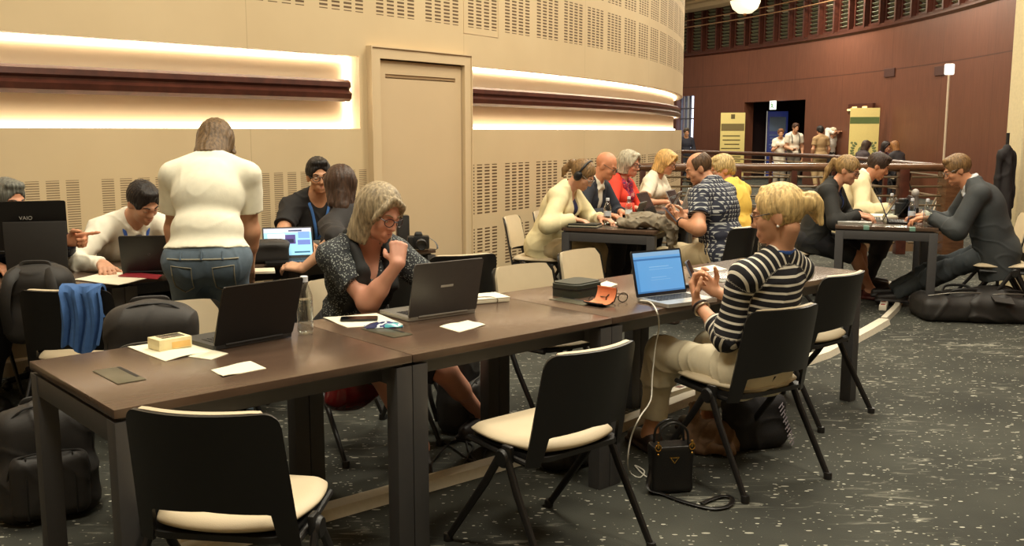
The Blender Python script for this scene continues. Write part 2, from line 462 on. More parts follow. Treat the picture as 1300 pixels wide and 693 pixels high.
    if legs:
        for i, (nm, sx) in enumerate((('l', -1), ('r', 1))):
            hj = P0+A(sx*.085*s, 0, 0)
            an = np.array(feet[i][0], float); td = nrm(A(math.sin(math.radians(feet[i][1])), math.cos(math.radians(feet[i][1])), 0))
            if not (len(feet[i]) > 2 and feet[i][2] == 'local'): an = loc(an)
            kn, an2 = ik(hj, an, lt, ls, knee[i] if knee is not None else A(sx*.12, 1, .5)); K[nm] = (hj, kn, an2, td)
            pr.append(cap(hj, kn, .082*s*fat, .055*s, 'thigh_'+nm)); pr.append(cap(kn, kn+(an2-kn)*.4, .052*s, .052*s, 'shin_'+nm)); pr.append(cap(kn, an2, .050*s, .034*s, 'shin_'+nm))
            z0 = an2[2]-.075
            pr.append(cap(an2+A(0, 0, -.03)-td*.03, an2+td*.155*s+A(0, 0, -.048), .035, .026, 'foot_'+nm, flat=None))
            pr.append(cap(an2, an2+A(0, 0, -.04)-td*.03, .034, .034, 'foot_'+nm))
    skm = mat('skin_%d_%d_%d' % skin, skin, .48, noise=.05, nscale=25, spec=.4)
    skm.node_tree.nodes['Principled BSDF'].inputs['Subsurface Weight'].default_value = .08
    skm.node_tree.nodes['Principled BSDF'].inputs['Subsurface Radius'].default_value = (.02, .008, .005)
    # one continuous skin surface (fingers blend tightly, everything else softly)
    covered = set()
    for g in garments: covered |= set(g.get('covers', ()))
    allp = [p for p in pr if p.tag not in covered]
    def allfield_solid():
        groups = allp
        lo = None
        body = solid_groups('body', [(groups, .035*s), (hd, .014), (hands, .009)], vox, skm, root, subs=eye_sub, late=lid)
        return body
    allfield_solid()
    # facial details
    if eyes:
        wm = mat('eye_white', (225, 215, 200), .25, noise=0); im = mat('iris_dark', (50, 38, 28), .2, noise=0)
        for sx in (-1, 1):
            mb = MB(); Mr = Matrix([list(r)+[0] for r in RH]+[[0, 0, 0, 1]])
            mb.ball(H(sx*.032, .0765, 0), .0126*hs, M=Mr, seg=12); mb.cur = 1; mb.ball(H(sx*.032, .0835, -.002), (.0058*hs,)*3, M=Mr, seg=8)
            mb.build('eye', [wm, im], root)
        if brow is not None:
            for sx in (-1, 1): tube_child('eyebrow', [H(sx*.016, .0955, .021), H(sx*.032, .0905, .027), H(sx*.049, .075, .022)], [.003, .0034, .002], mat('brow_%d_%d_%d' % brow, brow, .8), root, n=6)
        if lips is not None:
            mb = MB(); mb.tube([H(-.021, .0815, -.0665), H(-.008, .0905, -.0635), H(0, .0915, -.0645), H(.008, .0905, -.0635), H(.021, .0815, -.0665)], [.002, .0042, .004, .0042, .002], n=8)
            mb.tube([H(-.019, .082, -.0685), H(0, .0925, -.0735), H(.019, .082, -.0685)], [.002, .0052, .002], n=8); mb.build('lips', mat('lip_%d_%d_%d' % lips, lips, .45), root)
    # clothing
    ctx = dict(P0=P0, W=W, C=C, N=N, F0=F0, F1=F1, F2=F2, SJ=SJ, J=J, K=K, H=H, RH=RH, pr=pr, hd=hd, s=s, root=root, loc=loc, sw=sw, hands=hands)
    shells = []
    for gi, g in enumerate(garments):
        ps = []
        planes_t = []
        if g.get('hem') is not None:   # cut below: distance along the spine from the hips
            planes_t.append((P0+u(lean[0])*g['hem'], -nrm(u(lean[0])*1.0)))
        if g.get('top') is not None: planes_t.append((P0+u(lean[0])*g['top'], nrm(u(lean[0]))))
        for tg, off in g.get('parts', {}).items():
            cut = None
            if isinstance(off, tuple): off, cut = off[0], off[1:]
            for p in pr:
                if p.tag != tg and not (tg in ('uarm', 'farm', 'thigh', 'shin', 'foot') and p.tag[:-2] == tg): continue
                if cut is not None and cut[1] < .3 and False: continue
                ps.append(wrap(p, off, planes_t if tg in ('torso', 'pelvis') else None, cut=cut))
        for a, b, ra, rb, ct in g.get('extra', lambda c: [])(ctx): ps.append(cap(a, b, ra, rb, 'extra', cut=ct))
        for q in g.get('prims', lambda c: [])(ctx): ps.append(q)
        if g.get('loose'):
            lo_ = g['loose']; ud = u(lean[0]); hm = g.get('hem', -.1)
            ps.append(wrap(cap(C-U2*.02, P0+ud*(hm-.06), (.150 if fem else .162)*s*(1+(fat-1)*.75)+lo_, (.172 if fem else .170)*s*(1+(fat-1)*.75)+lo_+.012, 'torso', flat=(F0[:, 1], .72)), 0, planes_t))
            for nm_ in ('l', 'r'): ps.append(cap(N+F2 @ A(0, -.025, -.05)*s, SJ[nm_]+F2 @ A(0, -.008, .010)*s, .056*s, .062*s, 'torso'))
        subs = []
        nk = g.get('neck')
        if nk == 'crew': subs.append(ell(N+F2 @ A(0, .035, .045)*s, A(.078, .09, .06)*s, F2))
        elif nk == 'scoop': subs.append(ell(N+F2 @ A(0, .06, .02)*s, A(.085, .11, .085)*s, F2))
        elif nk == 'v': subs += [ell(N+F2 @ A(0, .035, .045)*s, A(.075, .09, .055)*s, F2), cap(N+F2 @ A(0, .07, -.0)*s, N+F2 @ A(0, .12, -.14)*s, .06*s, .012)]
        elif nk == 'collar': subs.append(ell(N+F2 @ A(0, .02, .075)*s, A(.066, .08, .05)*s, F2))
        if g.get('open'):
            w0, w1, yb = g['open']   # half widths at the bottom and the top of the front opening
            def opn(P, w0=w0, w1=w1):
                q = (P-C) @ F1; t = np.clip((q[:, 2]+.30)/.48, 0, 1); return np.maximum(np.abs(q[:, 0])-(w0+(w1-w0)*t), yb-q[:, 1])
            subs.append(Prim(opn, C-.55, C+.55))
            subs.append(ell(N+F2 @ A(0, .035, .05)*s, A(.075, .09, .055)*s, F2))
        co = None
        if g.get('stripes'):
            tp = [p for p in ps if p.ax is not None and p.tag not in ('pelvis',)]
            def co(vs, tp=tp):
                D = np.stack([p.fn(vs) for p in tp], 1)
                D[:, [i for i, p in enumerate(tp) if p.tag == 'torso']] -= .004
                for i, p in enumerate(tp):
                    if p.tag.startswith('uarm'):
                        a, ab, L = p.ax; t = (vs-a) @ ab/(L*L); D[:, i] += np.maximum(0, .16-t)*.35
                b = D.argmin(1); out = np.zeros(len(vs))
                for i, p in enumerate(tp):
                    m = b == i; a, ab, L = p.ax; out[m] = (vs[m]-a) @ ab/L
                return out
        o = solid(g['name'], ps, g.get('vox', vox), g['mat'], root, k=g.get('k', .03), subs=subs, ks=g.get('ks', .006), planes=[(loc(q), Rw.T @ np.array(n, float)) for q, n in g.get('planes', ())], disp=folds(g.get('seed', gi+3), g.get('fold', .004), g.get('ff', 26)), coord=co)
        shells.append((ps, subs, g.get('k', .03)))
    if shoes is not None and legs:
        for nm in K:
            hj, kn, an, td = K[nm]; z0 = an[2]-.088
            ps = [wrap(p, .009) for p in pr if p.tag == 'foot_'+nm]
            ps.append(rbx((an+td*.055*s)*A(1, 1, 0)+A(0, 0, z0+.013), A(.042, .135*s, .013), .01, np.stack([A(td[1], -td[0], 0), td, A(0, 0, 1)], 1)))
            solid('shoe', ps, max(vox, .006), mat('shoe_%d_%d_%d' % shoes, shoes, .5), root, k=.012, planes=[(an+A(0, 0, .012), (0, 0, 1)), (A(0, 0, z0), (0, 0, -1))])
    # hair
    if hair: make_hair(hair, H, RH, hs, haircol, root, vox)
    if glasses is not None:
        gm = mat('eyewear_%d_%d_%d' % glasses, glasses, .3, noise=0); mb = MB(); r = .0021 if vox < .0065 else .0026
        for sx in (-1, 1):
            mb.tube([H(sx*(.033+.024*math.cos(a)), .107-.012*abs(math.cos(a)) if sx*math.cos(a)*sx > 0 else .107, -.003+.0185*math.sin(a)) for a in np.linspace(0, 2*PI, 20)[:-1]], r, n=6, closed=True)
            mb.tube([H(sx*.057, .096, .004), H(sx*.074, .06, .008), H(sx*.078, -.005, .012), H(sx*.077, -.025, -.006)], r, n=6)
        mb.tube([H(-.009, .108, .003), H(0, .1115, .006), H(.009, .108, .003)], r, n=6); mb.build('eyeglasses', gm, root)
    if headset is not None:
        mb = MB(); hm = mat('headset_black', headset, .4)
        mb.tube([H(.097*math.cos(a), -.01, .03+.103*math.sin(a)) for a in np.linspace(-.35, PI+.35, 22)], .009*hs, n=8)
        for sx in (-1, 1): mb.ball(H(sx*.092, -.006, -.012), (.02, .036, .044), M=Matrix([list(r)+[0] for r in RH]+[[0, 0, 0, 1]]), seg=14)
        mb.build('headphones', hm, root)
    def make_proj(si):
        ps, subs, k = shells[si]
        bp_ = [x for x in pr if x.tag in ('neck', 'torso')]
        def proj(q, d=-Fw, lift=.004):
            p = q-d*.35
            for _ in range(90):
                f = min(float(field(ps, p[None], k, subs)[0]), float(field(bp_, p[None], .035)[0]))-lift
                if f < .001: break
                p = p+d*max(f*.7, .002)
                if (p-q) @ d > .35: break
            return p
        return proj
    ctx['make_proj'] = make_proj
    if lanyard is not None:
        col, drop, wd = lanyard[:3]; lm = mat('lanyard_%d_%d_%d' % col, col, .55, noise=.12, nscale=120)
        ps, subs, k = shells[lanyard[3] if len(lanyard) > 3 else -1]
        body_ps = pr
        def proj(q, back=False):
            d = Fw*(-1 if not back else 1); p = q-d*.35
            for _ in range(90):
                f = min(float(field(ps, p[None], k, subs)[0]), float(field([x for x in body_ps if x.tag in ('neck', 'torso')], p[None], .035)[0]))-.004
                if f < .001: break
                p = p+d*max(f*.7, .002)
                if (p-q) @ d > .35: break
            return p
        paths = []
        for sx in (-1, 1):
            pts = [proj(N+F2 @ A(sx*(.072-.064*t**.8), 0, -.01-drop*t)*s) for t in np.linspace(0, 1, 14)]
            bk = [N+F2 @ A(0, -.080, .044)*s, N+F2 @ A(sx*.050, -.062, .046)*s, N+F2 @ A(sx*.076, -.014, .036)*s]
            paths.append(bk+pts)
        mb = MB()
        for p in paths: mb.tube(p, wd, n=6, flat=(.22, Fw))
        mb.build('lanyard', lm, root)
        if len(lanyard) > 4 and lanyard[4]:
            e = paths[0][-1]; mb = MB(); Mr = Matrix([list(r)+[0] for r in F2]+[[0, 0, 0, 1]])
            mb.box(e+F2 @ A(.004, .006, -.055), (.075, .004, .1), .003, M=Mr); mb.build('badge', mat('badge_white', (225, 222, 210), .5), root)
    return root, ctx
def solid_groups(name, groups, vox, material, parent, subs=(), late=()):
    """union of groups, each blended with its own softness, then joined softly"""
    ps = []
    for g, k in groups: ps += g
    if not ps: return None
    lo = np.min([p.lo for p in ps], 0)-vox*4-.012; hi = np.max([p.hi for p in ps], 0)+vox*4+.012
    dim = np.ceil((hi-lo)/vox).astype(int)+1; axs = [lo[i]+np.arange(dim[i])*vox for i in range(3)]
    def region(p, mrg):
        a = np.clip(np.floor((p.lo-mrg-lo)/vox).astype(int), 0, dim); b = np.clip(np.ceil((p.hi+mrg-lo)/vox).astype(int)+1, 0, dim)
        g = np.stack(np.meshgrid(*[axs[i][a[i]:b[i]] for i in range(3)], indexing='ij'), -1).reshape(-1, 3)
        return tuple(slice(a[i], b[i]) for i in range(3)), g
    T = None
    for g, k in groups:
        F = np.full(dim, 1.0, np.float32)
        for p in g:
            sl, q = region(p, k+2*vox); f = F[sl]; F[sl] = smin(f, p.fn(q).reshape(f.shape), k)
        T = F if T is None else smin(T, F, .012)
    for p in subs:
        sl, q = region(p, .012+2*vox); f = T[sl]; T[sl] = -smin(-f, p.fn(q).reshape(f.shape), .012)
    for p in late:
        sl, q = region(p, .004+2*vox); f = T[sl]; T[sl] = smin(f, p.fn(q).reshape(f.shape), .004)
    T[0] = T[-1] = 1; T[:, 0] = T[:, -1] = 1; T[:, :, 0] = T[:, :, -1] = 1
    vs, fs = surfnets(T, lo, vox); me = bpy.data.meshes.new(name)
    me.vertices.add(len(vs)); me.vertices.foreach_set('co', vs.astype(np.float32).ravel())
    me.loops.add(len(fs)*4); me.polygons.add(len(fs)); me.loops.foreach_set('vertex_index', fs.ravel().astype(np.int32))
    me.polygons.foreach_set('loop_start', np.arange(0, len(fs)*4, 4, dtype=np.int32)); me.update(calc_edges=True); me.validate()
    return link(name, me, material, parent)
def hairmat(col):
    nm = 'hair_%d_%d_%d' % col
    if nm in MATS: return MATS[nm]
    m, nt, b = newmat(nm); L = nt.links
    tc = nt.nodes.new('ShaderNodeTexCoord'); mp = nt.nodes.new('ShaderNodeMapping'); mp.inputs['Scale'].default_value = (90, 90, 14); L.new(tc.outputs['Object'], mp.inputs[0])
    n = nt.nodes.new('ShaderNodeTexNoise'); n.inputs['Scale'].default_value = 1; n.inputs['Detail'].default_value = 4; L.new(mp.outputs[0], n.inputs['Vector'])
    c = lin(col); r = ramp(nt, [(.3, tuple(v*.5 for v in c[:3])+(1,)), (.52, c), (.72, tuple(min(1, v*1.55) for v in c[:3])+(1,))]); L.new(n.outputs['Fac'], r.inputs[0]); L.new(r.outputs[0], b.inputs['Base Color'])
    bp = nt.nodes.new('ShaderNodeBump'); bp.inputs['Strength'].default_value = .5; bp.inputs['Distance'].default_value = .006; L.new(n.outputs['Fac'], bp.inputs['Height']); L.new(bp.outputs[0], b.inputs['Normal'])
    b.inputs['Roughness'].default_value = .5; b.inputs['Specular IOR Level'].default_value = .35; MATS[nm] = m; return m
def make_hair(style, H, RH, hs, col, root, vox):
    kind = style if isinstance(style, str) else style[0]
    t = {'bob': .016, 'long': .014, 'bun': .010, 'pony': .009, 'short': .014, 'shortm': .010, 'crop': .006, 'balding': .006, 'wavy': .02}.get(kind, .012)
    e = lambda c, r, op='add': ell(H(*c), A(*r)*hs, RH, 'hair', op)
    cp = lambda a, b, ra, rb: cap(H(*a), H(*b), ra*hs, rb*hs, 'hair')
    up = RH @ A(0, 0, 1); fw = RH @ A(0, 1, 0)
    basec = e((0, -.014, .033), (.076+t, .097+t, .089+t))
    zb = {'bob': -.06, 'long': -.06, 'bun': -.085, 'pony': -.085, 'short': -.07, 'shortm': -.075, 'crop': -.07, 'balding': -.075, 'wavy': -.06}.get(kind, -.07)
    ps = [wrap(basec, 0, [(H(0, 0, zb), -up)])]; late = []
    subs = [e((0, .128, -.046), (.080, .089, .125))]
    k = .014
    if kind in ('shortm', 'crop', 'balding', 'short', 'bun', 'pony'):
        for sx in (-1, 1): subs.append(e((sx*.088, .014, -.035), (.03, .042, .042)))
    if kind == 'balding':
        subs.append(e((0, .03, .135), (.075, .12, .07))); subs.append(e((0, .12, .03), (.12, .10, .14)))
    if kind == 'shortm':
        ps += [e((0, .040, .098), (.058, .045, .026)), e((-.02, .055, .094), (.035, .028, .020))]
    if kind == 'short':
        ps += [e((0, .02, .10), (.068, .06, .030)), e((0, -.08, -.02), (.066, .036, .06))]; late = [cp((-.02, .075, .102), (.05, .078, .066), .014, .010), cp((.0, .07, .104), (-.055, .07, .062), .012, .009)]
    if kind in ('bob', 'wavy'):
        L = style[1] if not isinstance(style, str) else .12
        clip = [(H(0, 0, -L), -up)]
        ps += [wrap(e((0, -.022, .014), (.092, .105, .112)), 0, clip), wrap(cap(H(0, -.036, .0), H(0, -.042, -L), .090*hs, .086*hs, 'hair', flat=(fw, .92)), 0, clip)]
        subs = [e((0, .128, -.040), (.082, .092, .126)), e((0, .082, -.15), (.062, .085, .13))]
        if not (not isinstance(style, str) and len(style) > 2): ps += [e((0, .05, .098), (.066, .042, .024))]
        late = [cp((.030, .078, .098), (.066, .074, .055), .013, .012), cp((.066, .074, .055), (.086, .052, -.01), .013, .010), cp((.020, .080, .099), (-.045, .082, .066), .012, .011), cp((-.045, .082, .066), (-.083, .052, .0), .012, .009)]
    if kind == 'long':
        L = style[1] if not isinstance(style, str) else .3
        for sx in (-1, 1): ps += [cp((sx*.06, -.02, .03), (sx*.045, -.06, -.10), .034, .03)]
        ps += [cp((0, -.06, .03), (0, -.09, -.12), .062, .042), cp((0, -.09, -.12), (-.03, -.10, -L), .042, .022)]
    if kind == 'bun':
        ps += [e((0, -.137, .030), (.040, .042, .046)), e((.012, -.155, .006), (.028, .028, .04)), cp((0, -.10, .03), (0, -.13, .035), .028, .022), cp((0, -.16, .02), (.004, -.165, -.065), .022, .008), cp((.012, -.13, .0), (.02, -.148, -.06), .016, .006), cp((.0, .045, .112), (.05, .03, .085), .014, .012)]; subs.append(e((0, .135, -.02), (.09, .085, .12)))
    if kind == 'pony':
        L = style[1] if not isinstance(style, str) else .2
        ps += [cp((0, -.10, .03), (0, -.135, .03), .022, .024), cp((0, -.135, .03), (0, -.15, -.06), .026, .026), cp((0, -.15, -.06), (0, -.135, -L), .026, .010)]
    def disp(P):
        q = (P-H(0, -.014, .03)) @ RH; a = np.arctan2(q[:, 0], -q[:, 1]+.02); ang = a*26+q[:, 2]*9+2.0*np.sin(q[:, 2]*30+a*4)
        return .0018*np.sin(ang)+.0012*np.sin(a*61+q[:, 2]*25)
    solid('hair', ps, min(vox, .006), hairmat(col), root, k=k, subs=subs, ks=.01, disp=disp, late=late)
# ================================================================ the rotunda: a drum wall on the left, a concentric wood wall behind
CX, CY, RI, RO, ZC = -17.302, 20.885, 20.598, 26.7, 5.75
def pol(a, r, z=0.0): return Vector((CX+r*math.cos(a), CY+r*math.sin(a), z))
def arc(s): return s/RI
def hit(px, R, z=None):
    """angle at which the camera column px meets the far side of radius R"""
    r = _ray(px, 167); d = Vector((r.x, r.y)).normalized(); o = Vector((-CX, -CY)); b = o.dot(d); c = o.dot(o)-R*R
    t = -b+math.sqrt(b*b-c); q = d*t; return math.atan2(q.y-CY, q.x-CX)
def arcbox(mb, a0, a1, r0, r1, z0, z1, step=.012, ends=True):
    n = max(1, int(abs(a1-a0)/step)); vs = []; fs = []
    for i in range(n+1):
        a = a0+(a1-a0)*i/n
        vs += [pol(a, r0, z0), pol(a, r1, z0), pol(a, r1, z1), pol(a, r0, z1)]
    for i in range(n):
        b = i*4; c = b+4
        for k in range(4): fs.append((b+k, b+(k+1) % 4, c+(k+1) % 4, c+k))
    if ends: fs += [(3, 2, 1, 0), (n*4, n*4+1, n*4+2, n*4+3)]
    return mb.add(vs, fs)
def arcprofile(mb, a0, a1, prof, step=.01):
    n = max(1, int(abs(a1-a0)/step)); m = len(prof); vs = []; fs = []
    for i in range(n+1):
        a = a0+(a1-a0)*i/n; vs += [pol(a, r, z) for r, z in prof]
    for i in range(n):
        for k in range(m): fs.append((i*m+k, i*m+(k+1) % m, (i+1)*m+(k+1) % m, (i+1)*m+k))
    fs += [tuple(range(m-1, -1, -1)), tuple(n*m+k for k in range(m))]
    return mb.add(vs, fs)
# ---- materials of the room
def wall_material():
    m, nt, b = newmat('cream_perforated_panel'); L = nt.links; N = nt.nodes
    tc = N.new('ShaderNodeTexCoord'); sp = N.new('ShaderNodeSeparateXYZ'); L.new(tc.outputs['Object'], sp.inputs[0])
    x = mth(nt, 'SUBTRACT', sp.outputs[0], CX); y = mth(nt, 'SUBTRACT', sp.outputs[1], CY); z = sp.outputs[2]
    ar = mth(nt, 'MULTIPLY', mth(nt, 'ARCTAN2', y, x), RI)
    def fr_(v, p): return mth(nt, 'MULTIPLY', mth(nt, 'FRACT', mth(nt, 'DIVIDE', v, p)), p)
    def band(v, lo, hi): return mth(nt, 'MULTIPLY', mth(nt, 'GREATER_THAN', v, lo), mth(nt, 'LESS_THAN', v, hi))
    g = fr_(mth(nt, 'ADD', ar, 12.53+.594*100), .594)
    colm = mth(nt, 'MULTIPLY', mth(nt, 'LESS_THAN', fr_(g, .1225), .082), mth(nt, 'LESS_THAN', g, .452))
    left = mth(nt, 'LESS_THAN', ar, -13.86)
    s1 = mth(nt, 'LESS_THAN', fr_(mth(nt, 'ADD', z, 1.0), .0305), .0155); s2 = mth(nt, 'MULTIPLY', mth(nt, 'LESS_THAN', fr_(mth(nt, 'ADD', z, 1.0), .0155), .0075), .75)
    low_ = mth(nt, 'MULTIPLY', left, mth(nt, 'LESS_THAN', z, 1.5))
    slot = mth(nt, 'ADD', mth(nt, 'MULTIPLY', s2, low_), mth(nt, 'MULTIPLY', s1, mth(nt, 'SUBTRACT', 1, low_)))
    rows = None
    for lo, hi in ((2.455, 2.885), (3.0, 3.43), (3.545, 3.975), (4.09, 4.52)):
        q = band(z, lo, hi); rows = q if rows is None else mth(nt, 'ADD', rows, q)
    low = mth(nt, 'ADD', band(z, .215, .60), band(z, .735, 1.205))
    notdoor = mth(nt, 'SUBTRACT', 1, band(ar, -13.86, -12.545))
    rows = mth(nt, 'ADD', rows, mth(nt, 'MULTIPLY', low, notdoor))
    mask = mth(nt, 'MULTIPLY', mth(nt, 'MULTIPLY', colm, slot), rows)
    seam = mth(nt, 'LESS_THAN', fr_(mth(nt, 'ADD', ar, 12.60+59.4), 2.376), .006)
    n = N.new('ShaderNodeTexNoise'); n.inputs['Scale'].default_value = 1.3; n.inputs['Detail'].default_value = 4; L.new(tc.outputs['Object'], n.inputs['Vector'])
    r = ramp(nt, [(.3, lin((200, 178, 140))), (.7, lin((208, 187, 149)))]); L.new(n.outputs['Fac'], r.inputs[0])
    mx = N.new('ShaderNodeMix'); mx.data_type = 'RGBA'; L.new(mask, mx.inputs[0]); L.new(r.outputs[0], mx.inputs[6]); mx.inputs[7].default_value = lin((96, 74, 48))
    m2 = N.new('ShaderNodeMix'); m2.data_type = 'RGBA'; L.new(mth(nt, 'MULTIPLY', seam, .35), m2.inputs[0]); L.new(mx.outputs[2], m2.inputs[6]); m2.inputs[7].default_value = lin((120, 96, 66))
    L.new(m2.outputs[2], b.inputs['Base Color']); b.inputs['Roughness'].default_value = .62
    bp = N.new('ShaderNodeBump'); bp.inputs['Strength'].default_value = .6; bp.inputs['Distance'].default_value = .01; bp.invert = True
    L.new(mask, bp.inputs['Height']); L.new(bp.outputs[0], b.inputs['Normal'])
    return m
def carpet_material():
    m, nt, b = newmat('flecked_grey_carpet'); L = nt.links; N = nt.nodes
    tc = N.new('ShaderNodeTexCoord'); src = tc.outputs['Object']
    n = N.new('ShaderNodeTexNoise'); n.inputs['Scale'].default_value = 1.6; n.inputs['Detail'].default_value = 5; L.new(src, n.inputs['Vector'])
    base = ramp(nt, [(.3, lin((54, 55, 51))), (.7, lin((76, 77, 70)))]); L.new(n.outputs['Fac'], base.inputs[0])
    cur = base.outputs[0]
    def layer(fac, col, cur):
        mx = N.new('ShaderNodeMix'); mx.data_type = 'RGBA'; L.new(fac, mx.inputs[0]); L.new(cur, mx.inputs[6]); mx.inputs[7].default_value = lin(col); return mx.outputs[2]
    # fine pile
    f = N.new('ShaderNodeTexNoise'); f.inputs['Scale'].default_value = 160; f.inputs['Detail'].default_value = 2; L.new(src, f.inputs['Vector'])
    cur = layer(mth(nt, 'MULTIPLY', f.outputs['Fac'], .22), (30, 30, 28), cur)
    # flecks: three sizes of voronoi chips, stretched along different directions
    for sc, th, keep, rot, st, col in ((22, .25, .58, .5, (1, 1.9, 1), (200, 198, 184)), (14, .27, .55, 2.0, (1, 2.6, 1), (180, 178, 164)), (44, .28, .62, 1.1, (1, 1.4, 1), (160, 160, 144))):
        mp = N.new('ShaderNodeMapping'); mp.inputs['Rotation'].default_value = (0, 0, rot); mp.inputs['Scale'].default_value = st; L.new(src, mp.inputs[0])
        v = N.new('ShaderNodeTexVoronoi'); v.inputs['Scale'].default_value = sc; L.new(mp.outputs[0], v.inputs['Vector'])
        sp = N.new('ShaderNodeSeparateColor'); L.new(v.outputs['Color'], sp.inputs[0])
        rad = mth(nt, 'MULTIPLY', sp.outputs[1], th)
        k = mth(nt, 'MULTIPLY', mth(nt, 'LESS_THAN', v.outputs['Distance'], rad), mth(nt, 'GREATER_THAN', sp.outputs[0], keep))
        cur = layer(mth(nt, 'MULTIPLY', k, .85), col, cur)
    # pale scratchy streak clusters
    mp = N.new('ShaderNodeMapping'); mp.inputs['Rotation'].default_value = (0, 0, .35); mp.inputs['Scale'].default_value = (2.2, 9, 1); L.new(src, mp.inputs[0])
    w = N.new('ShaderNodeTexNoise'); w.inputs['Scale'].default_value = 2.0; w.inputs['Detail'].default_value = 7; w.inputs['Roughness'].default_value = .68; w.inputs['Distortion'].default_value = 1.2; L.new(mp.outputs[0], w.inputs['Vector'])
    w1 = ramp(nt, [(.56, (0, 0, 0, 1)), (.66, (1, 1, 1, 1))]); L.new(w.outputs['Fac'], w1.inputs[0])
    q = N.new('ShaderNodeTexNoise'); q.inputs['Scale'].default_value = 1.1; q.inputs['Detail'].default_value = 2; L.new(src, q.inputs['Vector'])
    q1 = ramp(nt, [(.50, (0, 0, 0, 1)), (.62, (1, 1, 1, 1))]); L.new(q.outputs['Fac'], q1.inputs[0])
    cur = layer(mth(nt, 'MULTIPLY', mth(nt, 'MULTIPLY', w1.outputs[0], q1.outputs[0]), .75), (170, 168, 154), cur)
    L.new(cur, b.inputs['Base Color']); b.inputs['Roughness'].default_value = .9; b.inputs['Specular IOR Level'].default_value = .2
    bp = N.new('ShaderNodeBump'); bp.inputs['Strength'].default_value = .35; bp.inputs['Distance'].default_value = .004; L.new(f.outputs['Fac'], bp.inputs['Height']); L.new(bp.outputs[0], b.inputs['Normal'])
    return m
def wood_material(name, c0, c1, rough=.35, scale=(14, 14, .7), coat=.0, panels=False):
    m, nt, b = newmat(name); L = nt.links; N = nt.nodes
    tc = N.new('ShaderNodeTexCoord'); mp = N.new('ShaderNodeMapping'); mp.inputs['Scale'].default_value = scale; L.new(tc.outputs['Object'], mp.inputs[0])
    n = N.new('ShaderNodeTexNoise'); n.inputs['Scale'].default_value = 3; n.inputs['Detail'].default_value = 6; n.inputs['Distortion'].default_value = .6; L.new(mp.outputs[0], n.inputs['Vector'])
    r = ramp(nt, [(.3, lin(c0)), (.7, lin(c1))]); L.new(n.outputs['Fac'], r.inputs[0]); cur = r.outputs[0]
    if panels:
        sp = N.new('ShaderNodeSeparateXYZ'); L.new(tc.outputs['Object'], sp.inputs[0])
        an = mth(nt, 'MULTIPLY', mth(nt, 'ARCTAN2', mth(nt, 'SUBTRACT', sp.outputs[1], CY), mth(nt, 'SUBTRACT', sp.outputs[0], CX)), RO)
        a = mth(nt, 'LESS_THAN', mth(nt, 'FRACT', mth(nt, 'DIVIDE', mth(nt, 'ADD', an, 100), 2.4)), .006)
        zz = mth(nt, 'LESS_THAN', mth(nt, 'ABSOLUTE', mth(nt, 'SUBTRACT', sp.outputs[2], 3.0)), .012)
        mx = N.new('ShaderNodeMix'); mx.data_type = 'RGBA'; L.new(mth(nt, 'MULTIPLY', mth(nt, 'MAXIMUM', a, zz), .6), mx.inputs[0]); L.new(cur, mx.inputs[6]); mx.inputs[7].default_value = lin((40, 20, 15)); cur = mx.outputs[2]
    L.new(cur, b.inputs['Base Color']); b.inputs['Roughness'].default_value = rough
    if coat: b.inputs['Coat Weight'].default_value = coat
    MATS[name] = m; return m
WALL = wall_material(); CARPET = carpet_material()
WOODW = wood_material('red_brown_wood_panelling', (96, 58, 43), (114, 70, 52), .42, panels=True)
WOODR = wood_material('dark_rail_wood', (62, 32, 25), (86, 46, 35), .3, (3, 3, 3))
RAILW = wood_material('brown_handrail_wood', (84, 58, 40), (112, 78, 54), .22, (2, 2, 9))
CREAM = mat('cream_paint', (208, 186, 150), .55, noise=.02, nscale=3)
CREAM2 = mat('cream_door_paint', (203, 180, 145), .5, noise=.02, nscale=3)
NICHE = mat('niche_cream_paint', (216, 196, 166), .6, noise=.02, nscale=3)
CEILM = mat('ceiling_cream', (226, 210, 178), .8, noise=.02, nscale=2)
LED = mat('warm_white_led', (255, 236, 205), .5, noise=0, emit=16)
def S(o): o['kind'] = 'structure'; return o
# ---- floor with the stair opening
hole = [(2.15, 12.35), (5.42, 12.35), (5.62, 17.6), (4.15, 21.6), (3.2, 21.6)]
outer = [(-9, -5), (10, -5), (12, 8), (14, 42), (-2, 42), (-9, 20)]
P2 = [[Vector((x, y, 0)) for x, y in outer], [Vector((x, y, 0)) for x, y in reversed(hole)]]
tr = geometry.tessellate_polygon(P2); flat = [p for l in P2 for p in l]
mb = MB(); mb.add(flat, [t if (flat[t[1]]-flat[t[0]]).cross(flat[t[2]]-flat[t[0]]).z > 0 else t[::-1] for t in tr])
S(mb.build('floor', CARPET, smooth=False))
mb = MB()
for i in range(len(hole)):
    a, b_ = hole[i], hole[(i+1) % len(hole)]
    mb.add([(a[0], a[1], 0), (b_[0], b_[1], 0), (b_[0], b_[1], -.45), (a[0], a[1], -.45)], [(0, 1, 2, 3)])
S(mb.build('trim_5', mat('slab_edge', (120, 96, 70), .6), smooth=False))
mb = MB(); mb.add([(-4, 9, -3.6), (10, 9, -3.6), (10, 26, -3.6), (-4, 26, -3.6)], [(0, 1, 2, 3)]); S(mb.build('floor_lower', mat('lower_floor_beige', (176, 150, 112), .5), smooth=False))
# ---- ceiling
mb = MB(); mb.box((2, 18.5, ZC+.05), (26, 48, .1)); S(mb.build('ceiling', CEILM, smooth=False))
mb = MB(); arcprofile(mb, -.78, .9, [(RO, ZC), (RO-.55, ZC), (RO-.55, ZC-.07), (RO-.40, ZC-.09), (RO-.28, ZC-.20), (RO-.12, ZC-.24), (RO, ZC-.26)], .03)
S(mb.build('trim_6', CEILM, smooth=False))
